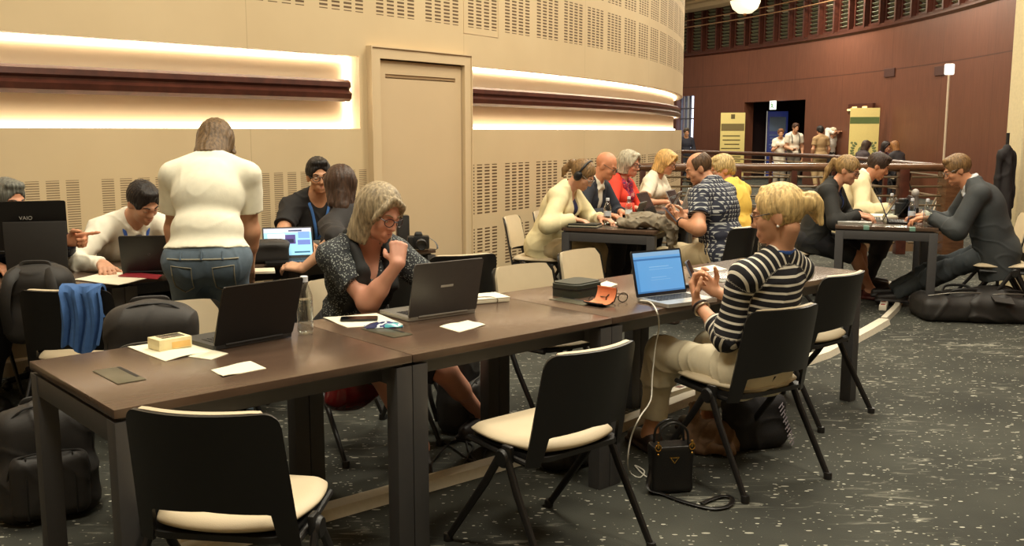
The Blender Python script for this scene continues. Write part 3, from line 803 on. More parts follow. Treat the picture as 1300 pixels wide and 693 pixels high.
# ---- drum wall with two light niches
aL, aN1, aN2, aE = arc(-22.5), arc(-13.92), arc(-12.505), .62
ZN0, ZN1, DN = 1.535, 2.11, .15
mb = MB()
def wallstrip(a0, a1, z0, z1, r=RI):
    n = max(1, int(abs(a1-a0)/.012)); vs = []; fs = []
    for i in range(n+1):
        a = a0+(a1-a0)*i/n; vs += [pol(a, r, z0), pol(a, r, z1)]
    for i in range(n): fs.append((2*i, 2*i+2, 2*i+3, 2*i+1))
    mb.add(vs, fs)
wallstrip(aL, aE, 0, ZN0); wallstrip(aL, aE, ZN1, ZC); wallstrip(aN1, aN2, ZN0, ZN1)
o = S(mb.build('wall_left', WALL, smooth=True, auto=False))
mb = MB()
for a0, a1 in ((aL, aN1), (aN2, aE)):
    wallstrip(a0, a1, ZN0, ZN1, RI-DN)
    n = int((a1-a0)/.012)
    for z, fl in ((ZN0, 0), (ZN1, 1)):
        vs = []; fs = []
        for i in range(n+1):
            a = a0+(a1-a0)*i/n; vs += [pol(a, RI-DN, z), pol(a, RI, z)]
        for i in range(n): fs.append((2*i, 2*i+1, 2*i+3, 2*i+2))
        mb.add(vs, fs)
    for a in (a0, a1): mb.add([pol(a, RI-DN, ZN0), pol(a, RI, ZN0), pol(a, RI, ZN1), pol(a, RI-DN, ZN1)], [(0, 1, 2, 3)])
S(mb.build('trim_1', NICHE, smooth=False))
PR = [(RI-DN+.012, 1.755), (RI-.055, 1.75), (RI-.028, 1.775), (RI-.02, 1.815), (RI-.05, 1.838), (RI-.05, 1.85), (RI-.03, 1.868), (RI-.036, 1.905), (RI-.06, 1.925), (RI-DN+.012, 1.925)]
for k, (a0, a1) in enumerate(((aL, aN1-.003), (aN2+.0006, aE))):
    mb = MB(); arcprofile(mb, a0, a1, PR); S(mb.build('trim_%d' % (k+2), WOODR, smooth=False))
for nm, a0, a1, lab in (('l', aL, aN1, 'left of the door'), ('r', aN2, aE, 'right of the door')):
    for z0, z1, w in ((ZN1-.022, ZN1-.001, 'upper'), (ZN0+.001, ZN0+.022, 'lower')):
        mb = MB(); arcbox(mb, a0+.0005, a1-.0005, RI-DN+.002, RI-DN+.03, z0, z1)
        tag(mb.build('light_strip', LED, smooth=False), 'glowing white %s light strip in the long wall niche %s' % (w, lab), 'light strip', 'light strips in the wall niches')
mb = MB(); arcbox(mb, aN1-.0012, aN1-.0002, RI-DN+.002, RI-DN+.03, ZN0+.024, ZN1-.024)
tag(mb.build('light_strip', LED, smooth=False), 'short upright light strip closing the wall niche beside the door', 'light strip', 'light strips in the wall niches')
# ---- door in the drum wall
a0, a1, b0, b1 = arc(-13.827), arc(-12.561), arc(-13.733), arc(-12.649)
mb = MB(); arcbox(mb, a0, b0, RI-.02, RI+.05, 0, 2.19, .02); arcbox(mb, b1, a1, RI-.02, RI+.05, 0, 2.19, .02); arcbox(mb, b0, b1, RI-.02, RI+.05, 2.105, 2.19, .02)
arcbox(mb, a0-.0006, a0, RI-.02, RI+.062, 0, 2.2, .02); arcbox(mb, a1, a1+.0006, RI-.02, RI+.062, 0, 2.2, .02); arcbox(mb, a0, a1, RI-.02, RI+.062, 2.19, 2.2, .02)
S(mb.build('door_frame', CREAM, smooth=False))
mb = MB(); c0, c1 = arc(-13.64), arc(-12.74)
for (p0, p1, z0, z1) in ((b0+.0004, b1-.0004, 0.01, 1.95), (b0+.0004, c0, 1.95, 1.985), (c1, b1-.0004, 1.95, 1.985), (b0+.0004, b1-.0004, 1.985, 2.094)): arcbox(mb, p0, p1, RI-.01, RI+.012, z0, z1, .02)
mb.cur = 1; arcbox(mb, c0, c1, RI-.01, RI+.004, 1.95, 1.985, .02)
arcbox(mb, c0+.0005, c1-.0005, RI, RI+.016, 1.958, 1.966, .02)
mb.cur = 2; arcbox(mb, b0, b1, RI-.012, RI+.002, 2.094, 2.105, .02)
S(mb.build('door_1', [CREAM2, mat('door_vent_shadow', (150, 124, 90), .6), mat('door_gap_dark', (60, 46, 32), .8)], smooth=False))
mb = MB()
for p0, p1 in ((aL, a0), (a1, aE)): arcprofile(mb, p0, p1, [(RI-.01, 0), (RI+.016, 0), (RI+.016, .09), (RI+.008, .105), (RI-.01, .105)])
S(mb.build('baseboard_left', CREAM, smooth=False))
# access panel frame above, right of the door
mb = MB(); q0, q1 = arc(-12.60), arc(-12.06)
for (p0, p1, z0, z1) in ((q0, q1, 2.395, 2.403), (q0, q0+.0004, 2.4, 3.5), (q1, q1+.0004, 2.4, 3.5)): arcbox(mb, p0, p1, RI-.01, RI+.004, z0, z1, .02)
S(mb.build('trim_4', CREAM2, smooth=False))
# ---- outer wall with doorway and window openings
dA, dB = hit(1021, RO), hit(944, RO); wA, wB = hit(880, RO), hit(858, RO)
mb = MB()
def owall(a0, a1, z0, z1): arcbox(mb, a0, a1, RO, RO+.35, z0, z1, .02)
owall(-.62, dA, 0, 4.1); owall(dA, dB, 2.42, 4.1); owall(dB, wA, 0, 4.1); owall(wA, wB, 2.72, 4.1); owall(wB, .95, 0, 4.1); owall(-.62, .95, 4.1, 4.16)
arcbox(mb, -.62, .95, RO+.33, RO+.4, 4.1, ZC, .02)
S(mb.build('wall_far', WOODW, smooth=False))
mb = MB(); arcprofile(mb, -.62, .95, [(RO+.3, 4.10), (RO-.06, 4.10), (RO-.06, 4.06), (RO-.03, 4.03), (RO, 4.0), (RO, 4.16), (RO+.3, 4.16)], .02)
S(mb.build('trim_7', WOODR, smooth=False))
# dark room behind the doorway, bright lobby behind the window
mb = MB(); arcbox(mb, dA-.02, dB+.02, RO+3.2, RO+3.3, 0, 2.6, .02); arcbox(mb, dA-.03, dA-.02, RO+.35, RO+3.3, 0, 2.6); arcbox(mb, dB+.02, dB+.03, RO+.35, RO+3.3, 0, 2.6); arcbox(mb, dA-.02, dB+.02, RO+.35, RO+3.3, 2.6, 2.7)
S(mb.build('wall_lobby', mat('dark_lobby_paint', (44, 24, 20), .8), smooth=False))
mb = MB(); arcbox(mb, wA-.02, wB+.03, RO+1.4, RO+1.45, .9, 2.9, .02)
S(mb.build('window_40', mat('daylight_glass', (222, 232, 255), .4, noise=0, emit=2.6), smooth=False))
mb = MB()
for k in range(5): a = wA+(wB-wA)*k/4; arcbox(mb, a-.0006, a+.0006, RO+.2, RO+.28, 0, 2.72)
for z in (.9, 1.95, 2.3): arcbox(mb, wA, wB, RO+.2, RO+.28, z-.02, z+.02)
S(mb.build('window_frame', mat('grey_window_metal', (92, 92, 104), .4), smooth=False))
# ---- gallery of louvred windows above the outer wall: one bay, turned about the drum's axis
LOUV = mat('grey_green_louvre', (116, 118, 96), .5); LOUVL = mat('backlit_louvre', (190, 184, 160), .5); LOUVD = mat('dark_louvre_gap', (38, 26, 20), .8)
BAY = (hit(887.7, RO)-hit(1071, RO))/10
def bay_mesh(v):
    rr = random.Random(v); mb = MB(); w = BAY*RO; n = 13
    mb.cur = 0; mb.box((RO+.06, -w/2, 4.95), (.16, .07, 1.6)); mb.box((RO+.14, -w*.28, 4.95), (.08, .04, 1.6)); mb.box((RO+.14, w*.36, 4.95), (.08, .05, 1.6))
    mb.box((RO+.14, 0, 4.19), (.12, w*.8, .06))
    mb.cur = 1; mb.box((RO+.24, 0, 4.95), (.03, w, 1.6))
    for i in range(n):
        mb.cur = 3 if (v % 3 != 0 and rr.random() < .35 and 4 < i < 11) else 2  # some slats coloured paler to stand for light coming from behind
        mb.box((RO+.15, w*.04, 4.27+i*.108), (.10, w*.5, .012), M=Matrix.Rotation(.55, 4, 'Y'))
    return mb.mesh('gallery_window')
BM = [bay_mesh(i) for i in range(6)]
for me in BM:
    for m_ in (WOODR, LOUVD, LOUV, LOUVL): me.materials.append(m_)
k = 0
a = hit(1071, RO)+BAY*11.5
while a > hit(1300, RO)-BAY*1.5:
    k += 1; o = bpy.data.objects.new('window_%d' % k, BM[k % 6].copy() if k < 7 else BM[k % 6]); COL.objects.link(o); o.location = (CX, CY, 0); o.rotation_euler = (0, 0, a); o['kind'] = 'structure'; a -= BAY
for z, nm in ((5.0, 'trim_8'), (5.22, 'trim_9')):
    mb = MB(); mb.tube([pol(-.55+i*.02, RO-.1, z) for i in range(70)], .016, n=6); S(mb.build(nm, mat('pale_gallery_rail', (168, 130, 96), .4)))
# unseen walls added to close the room and bounce light back
mb = MB(); mb.box((8.2, 1.0, ZC/2), (.2, 12.5, ZC)); S(mb.build('wall_right', CREAM, smooth=False))
mb = MB(); mb.box((1, -4.6, ZC/2), (18, .2, ZC)); S(mb.build('wall_back', CREAM, smooth=False))
mb = MB(); mb.box((-7.9, -.6, ZC/2), (.2, 8.2, ZC)); S(mb.build('wall_side', CREAM, smooth=False))
q = pd(1290, 270, 9.3)
mb = MB(); mb.box((q.x+.22, 9.45, 1.5), (.44, .3, 3.0), .02); S(mb.build('pillar_right', mat('pale_pillar_paint', (226, 214, 176), .5), smooth=False))
# ---- stair rails round the opening
def railing(name, label, pts, r, zt, mat_, posts, slats, group='wooden railings round the stair opening'):
    root = empty(name, label, 'railing', (pts[0][0], pts[0][1], 0), 0, group); o0 = Vector((pts[0][0], pts[0][1], 0))
    P = [Vector((x, y, zt))-o0 for x, y in pts]
    mb = MB(); mb.tube(P, r, n=12); mb.build('handrail', mat_, root)
    for (x, y, w) in posts:
        mb = MB(); mb.box(Vector((x, y, (zt-r*.5)/2))-o0, (w, w, zt-r*.5), .006); mb.build('post', WOODR if w < .2 else RAILW, root)
    for i in range(len(posts)-1):
        x0, y0, w0 = posts[i]; x1, y1, w1 = posts[i+1]; d = Vector((x1-x0, y1-y0, 0)); L = d.length-(w0+w1)/2-.03; c = Vector(((x0+x1)/2, (y0+y1)/2, 0))-o0; M = rotz(math.atan2(d.y, d.x))
        mb = MB()
        for k in range(slats): mb.box(c+Vector((0, 0, .14+k*(zt-.26)/max(1, slats-1))), (L, .02, .018 if slats > 3 else .03), M=M @ rotx(.5))
        mb.build('infill_bars', mat('bronze_grey_bars', (128, 110, 84), .4, metal=.4), root)
    return root
nposts = [(pd(x, 215, 12.1).x, 12.1, w) for x, w in ((816, .07), (884, .07), (936, .09), (1008, .07), (1076, .07), (1147, .12))]+[(5.45, 12.1, .26)]
railing('stair_railing', 'brown wooden handrail in front of the stair opening behind the tables', [(1.45, 12.1), (3.5, 12.1), (5.5, 12.1)], .052, 1.075, RAILW, nposts, 8)
bp = [(5.58, 12.3), (5.72, 15), (5.78, 17.6), (5.2, 19.7), (4.2, 21.75), (3.85, 22.3)]
railing('stair_railing', 'darker thin handrail along the far side of the stair opening', bez([(x, y, 0) for x, y in bp], 6) and [(p.x, p.y) for p in bez([(x, y, 0) for x, y in bp], 6)], .04, 1.06, WOODR, [(x, y, .06) for x, y in bp], 4)
# far flight of stairs seen through the rail
mb = MB(); STEP = mat('stair_stone', (150, 128, 96), .5); 
for k in range(14): mb.box((4.3, 20.6-k*.32, -.17*(k+1)-.2), (1.5, .32, .4)); 
mb.cur = 1
for k in range(14): mb.box((4.3, 20.46-k*.32, -.17*(k+1)+.005), (1.5, .05, .012))
S(mb.build('trim_10', [STEP, mat('stair_nosing', (216, 204, 172), .5)], smooth=False))
# ---- small things on the far wall
def arcm(px, R=RO-.02):
    a = hit(px, R); return a, Matrix.Translation(pol(a, R)) @ rotz(a-PI/2)   # local y points away from the axis... x along the wall
def wallitem(px, zc, w, h, d, name, label, cat, material, bev=.004, off=.0, group=None):
    a = hit(px, RO); M = Matrix.Translation(pol(a, RO-d/2-off, zc)) @ rotz(a); mb = MB(); mb.box((0, 0, 0), (d, w, h), bev)
    o = mb.build(name, material, smooth=False); o.matrix_world = M; return tag(o, label, cat, group)
S(wallitem(1126, 2.93, .5, .2, .03, 'trim_11', None, None, mat('vent_dark_wood', (70, 36, 28), .6)))
S(wallitem(1189, 2.83, .46, .2, .03, 'trim_12', None, None, mat('vent_dark_wood', (70, 36, 28), .6)))
# ================================================================ tables
def desk_top_material():
    m, nt, b = newmat('dark_brown_laminate'); L = nt.links; N = nt.nodes
    tc = N.new('ShaderNodeTexCoord'); mp = N.new('ShaderNodeMapping'); mp.inputs['Scale'].default_value = (3, 60, 3); L.new(tc.outputs['Object'], mp.inputs[0])
    n = N.new('ShaderNodeTexNoise'); n.inputs['Scale'].default_value = 2; n.inputs['Detail'].default_value = 5; L.new(mp.outputs[0], n.inputs['Vector'])
    r = ramp(nt, [(.3, lin((78, 61, 50))), (.7, lin((90, 71, 58)))]); L.new(n.outputs['Fac'], r.inputs[0]); L.new(r.outputs[0], b.inputs['Base Color'])
    b.inputs['Roughness'].default_value = .25; b.inputs['Specular IOR Level'].default_value = .6
    return m
DESK = desk_top_material()
DFRAME = mat('charcoal_metal_frame', (66, 65, 66), .5, noise=.04)
FLAP = mat('grey_cable_flap', (98, 96, 80), .35, metal=.5)
BLK = mat('black_plastic', (26, 25, 25), .42, noise=.08)
TL, TW = 1.0304, 0.7907
def make_table(name, label, group, L=TL, W=TW, flap=True, cat='table'):
    """origin on the floor at the near left corner; x along the row, y across it"""
    root = empty(name, label, cat, group=group)
    mb = MB(); mb.box((L/2, W/2, ZT-.0135), (L-.003, W, .027), .002); mb.build('table_top', DESK, root)
    mb = MB(); g = .012; z = ZT-.027-g-.035
    for (c, d) in (((L/2, .13, z), (L-.01, .05, .06)), ((L/2, W-.13, z), (L-.01, .05, .06)), ((.032, W/2, z), (.055, W-.02, .07)), ((L-.032, W/2, z), (.055, W-.02, .07))): mb.box(c, d, .002)
    mb.box((L/2, W/2, ZT-.027-g/2), (L-.05, W-.05, g))
    mb.build('apron', DFRAME, root)
    for x in (.034, L-.034):
        for y in (.034, W-.034):
            mb = MB(); mb.box((x, y, (ZT-.039)/2), (.065, .065, ZT-.039), .003); mb.build('leg', DFRAME, root)
    if flap:
        mb = MB(); c = (.157, W*.49, ZT); mb.box((c[0], c[1], ZT+.001), (.09, .225, .004), .0015)
        mb.cur = 1; mb.box((c[0]+.036, c[1]+.02, ZT+.0031), (.012, .17, .001)); mb.build('cable_flap', [FLAP, mat('slot_black', (14, 14, 14), .6)], root)
    return root
TABLES = []
tlab = ['brown laminate table at the near left end of the front row, carrying the snack box', 'front row table under the grey laptop with the thoughtful woman', 'front row table carrying the dark glasses case and the blue screened laptop', 'front row table farthest from the camera, carrying the water bottle and loose paper']
t0 = make_table('conference_table', tlab[0], 'tables of the front row')
for i in range(4):
    t = t0 if i == 0 else copy_tree(t0)
    t['label'] = tlab[i]; p = fr(i*TL, 0); t.location = p; t.rotation_euler = (0, 0, FPHI); TABLES.append(t)
# back row against the drum wall
BR = V(-.507, 6.455, 0)
blab = ['table by the wall under the camera and black box, right end of the back row', 'back row table between the ponytailed woman and the man in black', 'back row table where the young man in the white shirt works', 'back row table under the tall black laptop at the left edge']
for i in range(4):
    t = copy_tree(t0); t['label'] = blab[i]; t['group'] = 'tables of the back row by the wall'
    t.location = BR-FE*(TL*(i+1)); t.rotation_euler = (0, 0, FPHI); TABLES.append(t)
def brp(u, v, z=0.0): return BR+FE*u+FN*v+V(0, 0, z)
# middle group: near edge from MA, running away along MN
MA = V(.403, 7.922, 0); ME = V(.899, -.437, 0); MN = V(.437, .899, 0)
mlab = ['table with a grey jacket draped over its corner, beside the woman in cream', 'middle table between the woman in red and the man in the patterned shirt', 'middle table nearest to the wooden railing, crowded with bottles']
for i in range(3):
    t = copy_tree(t0); t['label'] = mlab[i]; t['group'] = 'tables of the middle group'
    t.location = MA+ME*TW+MN*(TL*i); t.rotation_euler = (0, 0, math.atan2(MN.y, MN.x)); TABLES.append(t)
def mp_(a, b, z=0.0): return MA+ME*a+MN*b+V(0, 0, z)
RA = V(2.689, 8.077, 0); RE = V(.944, -.33, 0); RN = V(.33, .944, 0)
rlab = ['table at right with grey metal legs and two teal tape strips on its edge', 'table behind the taped one, between the cream jacket and the dark suit']
for i in range(2):
    t = copy_tree(t0); t['label'] = rlab[i]; t['group'] = 'tables of the right group'
    t.location = RA+RE*TW+RN*(TL*i); t.rotation_euler = (0, 0, math.atan2(RN.y, RN.x)); TABLES.append(t)
def rp_(a, b, z=0.0): return RA+RE*a+RN*b+V(0, 0, z)
for (px, py, lb) in ((1100, 287.5, 'left teal tape strip stuck over the near edge of the right table'), (1158, 288, 'right teal tape strip stuck over the near edge of the right table')):
    p = pz(px, py, ZT); mb = MB(); mb.box((0, .02, .0012), (.045, .075, .0014), .0005); mb.box((0, -.0155, -.014), (.045, .0014, .03), .0005)
    o = mb.build('tape_strip', mat('teal_tape', (112, 152, 138), .5)); o.location = (p.x, p.y, ZT); q = (Vector((p.x, p.y, 0))-RA).dot(RE); o.location = rp_(q, .0152, ZT); o.rotation_euler = (0, 0, math.atan2(RE.y, RE.x)); tag(o, lb, 'tape', 'tape strips on the right table')
# ================================================================ chairs
PADC = mat('cream_leatherette', (206, 190, 160), .5, noise=.03, nscale=12, bump=.08, bscale=300)
CBACK = mat('black_chair_shell', (24, 22, 21), .38, noise=.06)
CLEG = mat('black_chair_tube', (34, 32, 32), .35, noise=.05, metal=.2)
def sst(a, b, x): t = min(1, max(0, (x-a)/(b-a))); return t*t*(3-2*t)
def back_pt(s, z, f=0.0):
    w = .232-(z-.40)*.045; a = abs(s)
    y = -.185-(z-.40)*.205+.062*(s*s)-.036
    return Vector((s*w, y+f, z))
def make_chair(label, group):
    root = empty('stacking_chair', label, 'chair', group=group)
    mb = MB(); ss = [-1, -.98, -.96, -.92, -.88, -.84, -.80, -.77, -.74, -.70, -.6, -.45, -.3, -.15, 0, .15, .3, .45, .6, .7, .74, .77, .8, .84, .88, .92, .96, .98, 1]
    rows = []
    for i in range(15):
        t = i/14; row = []
        for s in ss:
            a = abs(s); zb = .505-.02*a-(.505-.02*a-.385)*sst(.735, .79, a); zt = .785-.045*(1-math.sqrt(max(0, 1-max(0, (a-.82)/.18)**2)))
            row.append(back_pt(s, zb+(zt-zb)*t))
        rows.append(row)
    mb.sheet(rows, .011); mb.build('backrest', CBACK, root)
    rows = []
    for i in range(9):
        t = i/8; row = []
        for s in np.linspace(-.90, .90, 17):
            a = abs(s)/.90; zb = .516+.03*sst(.85, 1, a)**2; zt = .789-.045*(1-math.sqrt(max(0, 1-max(0, (a-.82)/.18)**2)))
            row.append(back_pt(s, zb+(zt-zb)*t, .0135+.006*math.sin(PI*min(max(t, .02), .98))*(1-a**4)))
        rows.append(row)
    mb = MB(); mb.sheet(rows, .015); mb.build('back_pad', PADC, root)
    # seat cushion
    bm = bmesh.new(); n = 14; vs = {}
    def seat_pt(i, j, top):
        u, v = -1+2*i/n, -1+2*j/n
        # squircle mapping
        x = u*math.sqrt(1-v*v*.30); y = v*math.sqrt(1-u*u*.30)
        e = max(abs(u), abs(v)); w = .228-.012*(y < 0)*abs(y)
        z = .462+.008*(x*x)-.012*max(0, y)**3-(.022*max(0, (e-.8)/.2)**2) if top else .416+.008*x*x+.012*max(0, (e-.8)/.2)**2
        return (x*w, .012+y*.222, z)
    mb = MB(); P = [[seat_pt(i, j, True) for j in range(n+1)] for i in range(n+1)]; Q = [[seat_pt(i, j, False) for j in range(n+1)] for i in range(n+1)]
    K = lambda i, j, k: k*(n+1)**2+i*(n+1)+j
    vs = [p for r in P for p in r]+[p for r in Q for p in r]; fs = []
    for i in range(n):
        for j in range(n): fs += [(K(i, j, 0), K(i+1, j, 0), K(i+1, j+1, 0), K(i, j+1, 0)), (K(i, j, 1), K(i, j+1, 1), K(i+1, j+1, 1), K(i+1, j, 1))]
    for i in range(n): fs += [(K(i, 0, 0), K(i, 0, 1), K(i+1, 0, 1), K(i+1, 0, 0)), (K(i, n, 0), K(i+1, n, 0), K(i+1, n, 1), K(i, n, 1)), (K(0, i, 0), K(0, i+1, 0), K(0, i+1, 1), K(0, i, 1)), (K(n, i, 0), K(n, i, 1), K(n, i+1, 1), K(n, i+1, 0))]
    mb.add(vs, fs); st_ = mb.build('seat', PADC, root, auto=False)
    bm = bmesh.new(); bm.from_mesh(st_.data); bmesh.ops.recalc_face_normals(bm, faces=bm.faces); bm.to_mesh(st_.data); bm.free()
    md = st_.modifiers.new('round', 'SUBSURF'); md.levels = 2; md.render_levels = 2
    mb = MB(); mb.prism(rrect(.41, .40, .06), .018, z0=.400); mb.tube([(-.235, -.05, .392), (.235, -.05, .392)], .012, n=8)
    for sx in (-1, 1): mb.tube([(sx*.20, .19, .404), (sx*.215, .0, .398), (sx*.222, -.16, .395)], .011, n=8)
    mb.build('seat_pan', BLK, root)
    for sx in (-1, 1):
        mb = MB(); mb.lathe([(.0, -.016), (.028, -.016), (.034, -.008), (.034, .008), (.028, .016), (0, .016)], 16, M=Matrix.Translation((sx*.246, -.06, .398)) @ roty(PI/2)); mb.box((sx*.240, -.075, .415), (.02, .05, .06), .008)
        mb.build('hinge_hub', BLK, root)
        for yb, y0 in ((.25, -.04), (-.30, -.08)):
            mb = MB(); mb.tube([(sx*.246, y0, .400), (sx*.250, y0+(yb-y0)*.25, .29), (sx*.256, yb, .012)], [.0165, .0165, .0145], n=10, flat=(.72, (1, 0, 0)))
            l = mb.build('leg', CLEG, root)
            mb = MB(); mb.lathe([(0, 0), (.018, 0), (.019, .02), (.0165, .03), (0, .03)], 12, M=Matrix.Translation((sx*.256, yb, 0))); mb.build('foot_cap', BLK, l)
    return root
chair0 = make_chair('x', None); _used = [0]
def chair(x, y, yaw, label, group='black and cream stacking chairs', scale=1):
    c = chair0 if not _used[0] else copy_tree(chair0); _used[0] = 1
    c.location = (x, y, 0); c.rotation_euler = (0, 0, math.radians(yaw)); c['label'] = label; c['group'] = group; return c
FY = math.degrees(FPHI)   # a chair at this yaw faces across the front row, away from the camera
chair(-.79, 2.74, 352, 'empty black backed chair with cream seat at the near left table corner')
chair(.119, 3.442, 40.5, 'empty black backed chair with cream seat beside the white charging cable')
chair(1.012, 4.231, 33, 'chair in which the woman in the striped top sits')
chair(1.559, 5.181, 42, 'empty black chair behind the striped woman at the far end of the front row')
p = fr(.72, 1.06); chair(p.x, p.y, FY+180, 'cream padded chair across the near table, holding the black backpack')
p = fr(1.62, 1.2); chair(p.x, p.y, FY+176, 'cream padded chair of the woman resting her chin on her hand')
p = fr(2.62, .95); chair(p.x, p.y, FY+176, 'empty cream padded chair facing the camera, behind the white notebook')
p = fr(3.38, 1.22); chair(p.x, p.y, 229, 'empty cream padded chair facing the camera, behind the dark glasses case')
chair(-2.08, 4.72, 0, 'black chair with the blue cloth hung over its back')
p = pz(599, 324, .785); chair(p.x-.15, p.y+.25, 24, 'empty black chair seen from behind, right of the grey laptop lid')
chair(-.80, 5.40, 58, 'chair of the ponytailed woman at the back table')
for u, lb in ((-1.68, 'chair of the young man in the white shirt'), (-.36, 'chair of the man in the black shirt by the wall'), (-2.66, 'chair of the grey haired man at the left edge')):
    p = brp(u, .98); chair(p.x, p.y, FY+180, lb)
MYAW = math.degrees(math.atan2(ME.y, ME.x))-90
mseat = [(.30, 'chair of the woman in the cream jacket with headphones'), (.92, 'chair of the bald man in the dark blazer'), (1.72, 'chair of the woman in the red jacket'), (2.62, 'chair of the blonde woman in the white top')]
for b_, lb in mseat:
    p = mp_(-.34, b_); chair(p.x, p.y, MYAW+(8 if b_ < .5 else 0), lb)
for b_, a_, dy, lb in ((.30, 1.20, 164, 'chair of the man in the patterned shirt'), (1.28, 1.22, 158, 'chair of the short haired woman in yellow'), (2.10, 1.24, 160, 'empty dark chair past the woman in yellow')):
    p = mp_(a_, b_); chair(p.x, p.y, MYAW+dy, lb)
RYAW = math.degrees(math.atan2(RE.y, RE.x))-90
for a_, b_, dy, lb in ((-.42, .62, 0, 'chair of the ponytailed woman in the dark jacket'), (-.36, 1.45, 0, 'chair of the man in the cream jacket'), (1.30, .28, 182, 'chair of the man in the dark suit'), (1.34, 1.15, 184, 'empty chair behind the man in the dark suit')):
    p = rp_(a_, b_); chair(p.x, p.y, RYAW+dy, lb)
# low backed navy office chair by the wall
root = empty('office_chair', 'navy blue upholstered office chair between the tall laptop and the young man', 'chair', tuple(brp(-2.16, .98)), FPHI+PI)
NAVY = mat('navy_upholstery', (46, 46, 66), .7, bump=.1)
mb = MB(); mb.sheet([[((s*.22)*(1-.25*max(0, t-.6)/.4*abs(s)), -.24-.05*t+.04*s*s, .55+.34*t-.06*t*t*abs(s)**3) for s in np.linspace(-1, 1, 11)] for t in np.linspace(0, 1, 9)], .05); mb.build('backrest', NAVY, root)
mb = MB(); mb.prism(rrect(.46, .44, .1), .07, z0=.43); mb.build('seat', NAVY, root)
mb = MB(); mb.tube([(0, 0, .43), (0, 0, .1)], .03); mb.box((0, -.2, .5), (.06, .02, .2), .005); mb.build('column', BLK, root)
for k in range(5):
    a = 2*PI*k/5; mb = MB(); mb.tube([(0, 0, .11), (.26*math.cos(a), .26*math.sin(a), .06)], [.025, .016]); mb.ball((.26*math.cos(a), .26*math.sin(a), .03), (.028, .028, .03), seg=10); mb.build('leg', BLK, root)
# ================================================================ props
PAPER = mat('white_paper', (238, 232, 208), .7, noise=.02, nscale=8)
def sheet_obj(name, quad, z, th, material, label, cat, group=None, sag=.0, seed=1, nn=8):
    """a sheet lying at height z with four (x, y) corners"""
    q = [Vector((p[0], p[1])) for p in quad]; c = sum(q, Vector((0, 0)))/4; r = random.Random(seed); ph = r.random()*6; rows = []
    for i in range(nn+1):
        row = []
        for j in range(nn+1):
            s, t = i/nn, j/nn; p = (q[0]*(1-s)+q[1]*s)*(1-t)+(q[3]*(1-s)+q[2]*s)*t-c
            h = sag*max(0, math.sin(s*4+ph)*math.sin(t*5+ph*2)) if sag else 0
            row.append((p.x, p.y, h+th/2))
        rows.append(row)
    o = MB().sheet(rows, th).build(name, material, smooth=True); o.location = (c.x, c.y, z); return tag(o, label, cat, group)
def pxquad(pts, z=ZT): return [tuple(pz(x, y, z)[:2]) for x, y in pts]
sheet_obj('paper_sheet', pxquad([(162, 441), (210, 459), (276, 444), (236, 430)]), ZT, .002, PAPER, 'white paper under the yellow snack box', 'paper', sag=.006, seed=3)
sheet_obj('paper_sheet', pxquad([(239, 453), (268, 457), (290, 449), (262, 443)]), ZT+.0002, .0016, PAPER, 'small white paper poking out beside the snack box', 'paper', sag=.0)
sheet_obj('paper_napkin', pxquad([(268, 470), (283, 479), (338, 468), (318, 459)]), ZT, .002, PAPER, 'torn edged white paper slip alone at the near edge of the left table', 'paper', 'loose paper slips on the front row', sag=.004, seed=5)
sheet_obj('paper_napkin', pxquad([(558, 415), (583, 422), (616, 413), (594, 407)]), ZT, .002, PAPER, 'white paper slip in front of the grey laptop', 'paper', 'loose paper slips on the front row', sag=.004, seed=6)
sheet_obj('paper_sheet', pxquad([(410, 404), (441, 416), (512, 412), (478, 398)]), ZT, .002, PAPER, 'white paper under the phone near the resting elbow', 'paper', sag=.003)
sheet_obj('paper_napkin', pxquad([(752, 364), (765, 368), (784, 361), (770, 357)]), ZT, .002, PAPER, 'small white slip behind the dark glasses case', 'paper')
sheet_obj('paper_sheet', pxquad([(880, 341), (897, 346), (923, 342), (906, 336.5)]), ZT, .002, PAPER, 'white paper on the far front table near the water bottle', 'paper')
sheet_obj('paper_sheet', pxquad([(93, 356), (150, 362), (200, 352), (140, 344)]), ZT, .003, PAPER, 'spread of white papers before the young man', 'paper', sag=.004)
sheet_obj('red_folder', pxquad([(150, 352), (200, 356), (206, 351), (165, 347)]), ZT+.005, .004, mat('red_card', (150, 40, 50), .5), 'red folder edge under the young man black laptop', 'folder')
# notebook with an elastic band
root = empty('notebook', 'white notebook with an elastic band right of the grey laptop', 'notebook', tuple(pz(612, 382, ZT)), FPHI-.25)
mb = MB(); mb.box((0, 0, .011), (.21, .15, .018), .002); mb.build('pages', PAPER, root)
mb = MB(); mb.box((0, 0, .0215), (.214, .153, .003), .001); mb.build('cover', mat('white_notebook_cover', (232, 228, 210), .5), root)
mb = MB(); mb.tube(bez([(-.10, -.04, .024), (-.04, -.035, .026), (.02, -.05, .025), (.04, -.078, .018), (.04, -.077, .002)], 6), .0022, n=6); mb.build('elastic_band', mat('khaki_elastic', (120, 110, 78), .6), root)
# snack box
p = pz(216, 441, ZT+.003); root = empty('snack_box', 'yellow and cream snack box with a dark window in its lid', 'box', (p.x, p.y, ZT+.004), FPHI+.08)
mb = MB(); mb.box((0, 0, .020), (.125, .09, .040), .003); mb.build('box_body', mat('cream_card', (240, 226, 178), .5), root)
mb = MB(); mb.box((.02, -.0455, .016), (.07, .002, .022), .0005); mb.box((.063, 0, .018), (.002, .07, .024), .0005); mb.build('side_print', mat('orange_print', (240, 196, 120), .5), root)
mb = MB(); mb.box((.004, .004, .0406), (.085, .058, .0016), .0006); mb.build('lid_window', mat('dark_window_film', (74, 66, 54), .15), root)
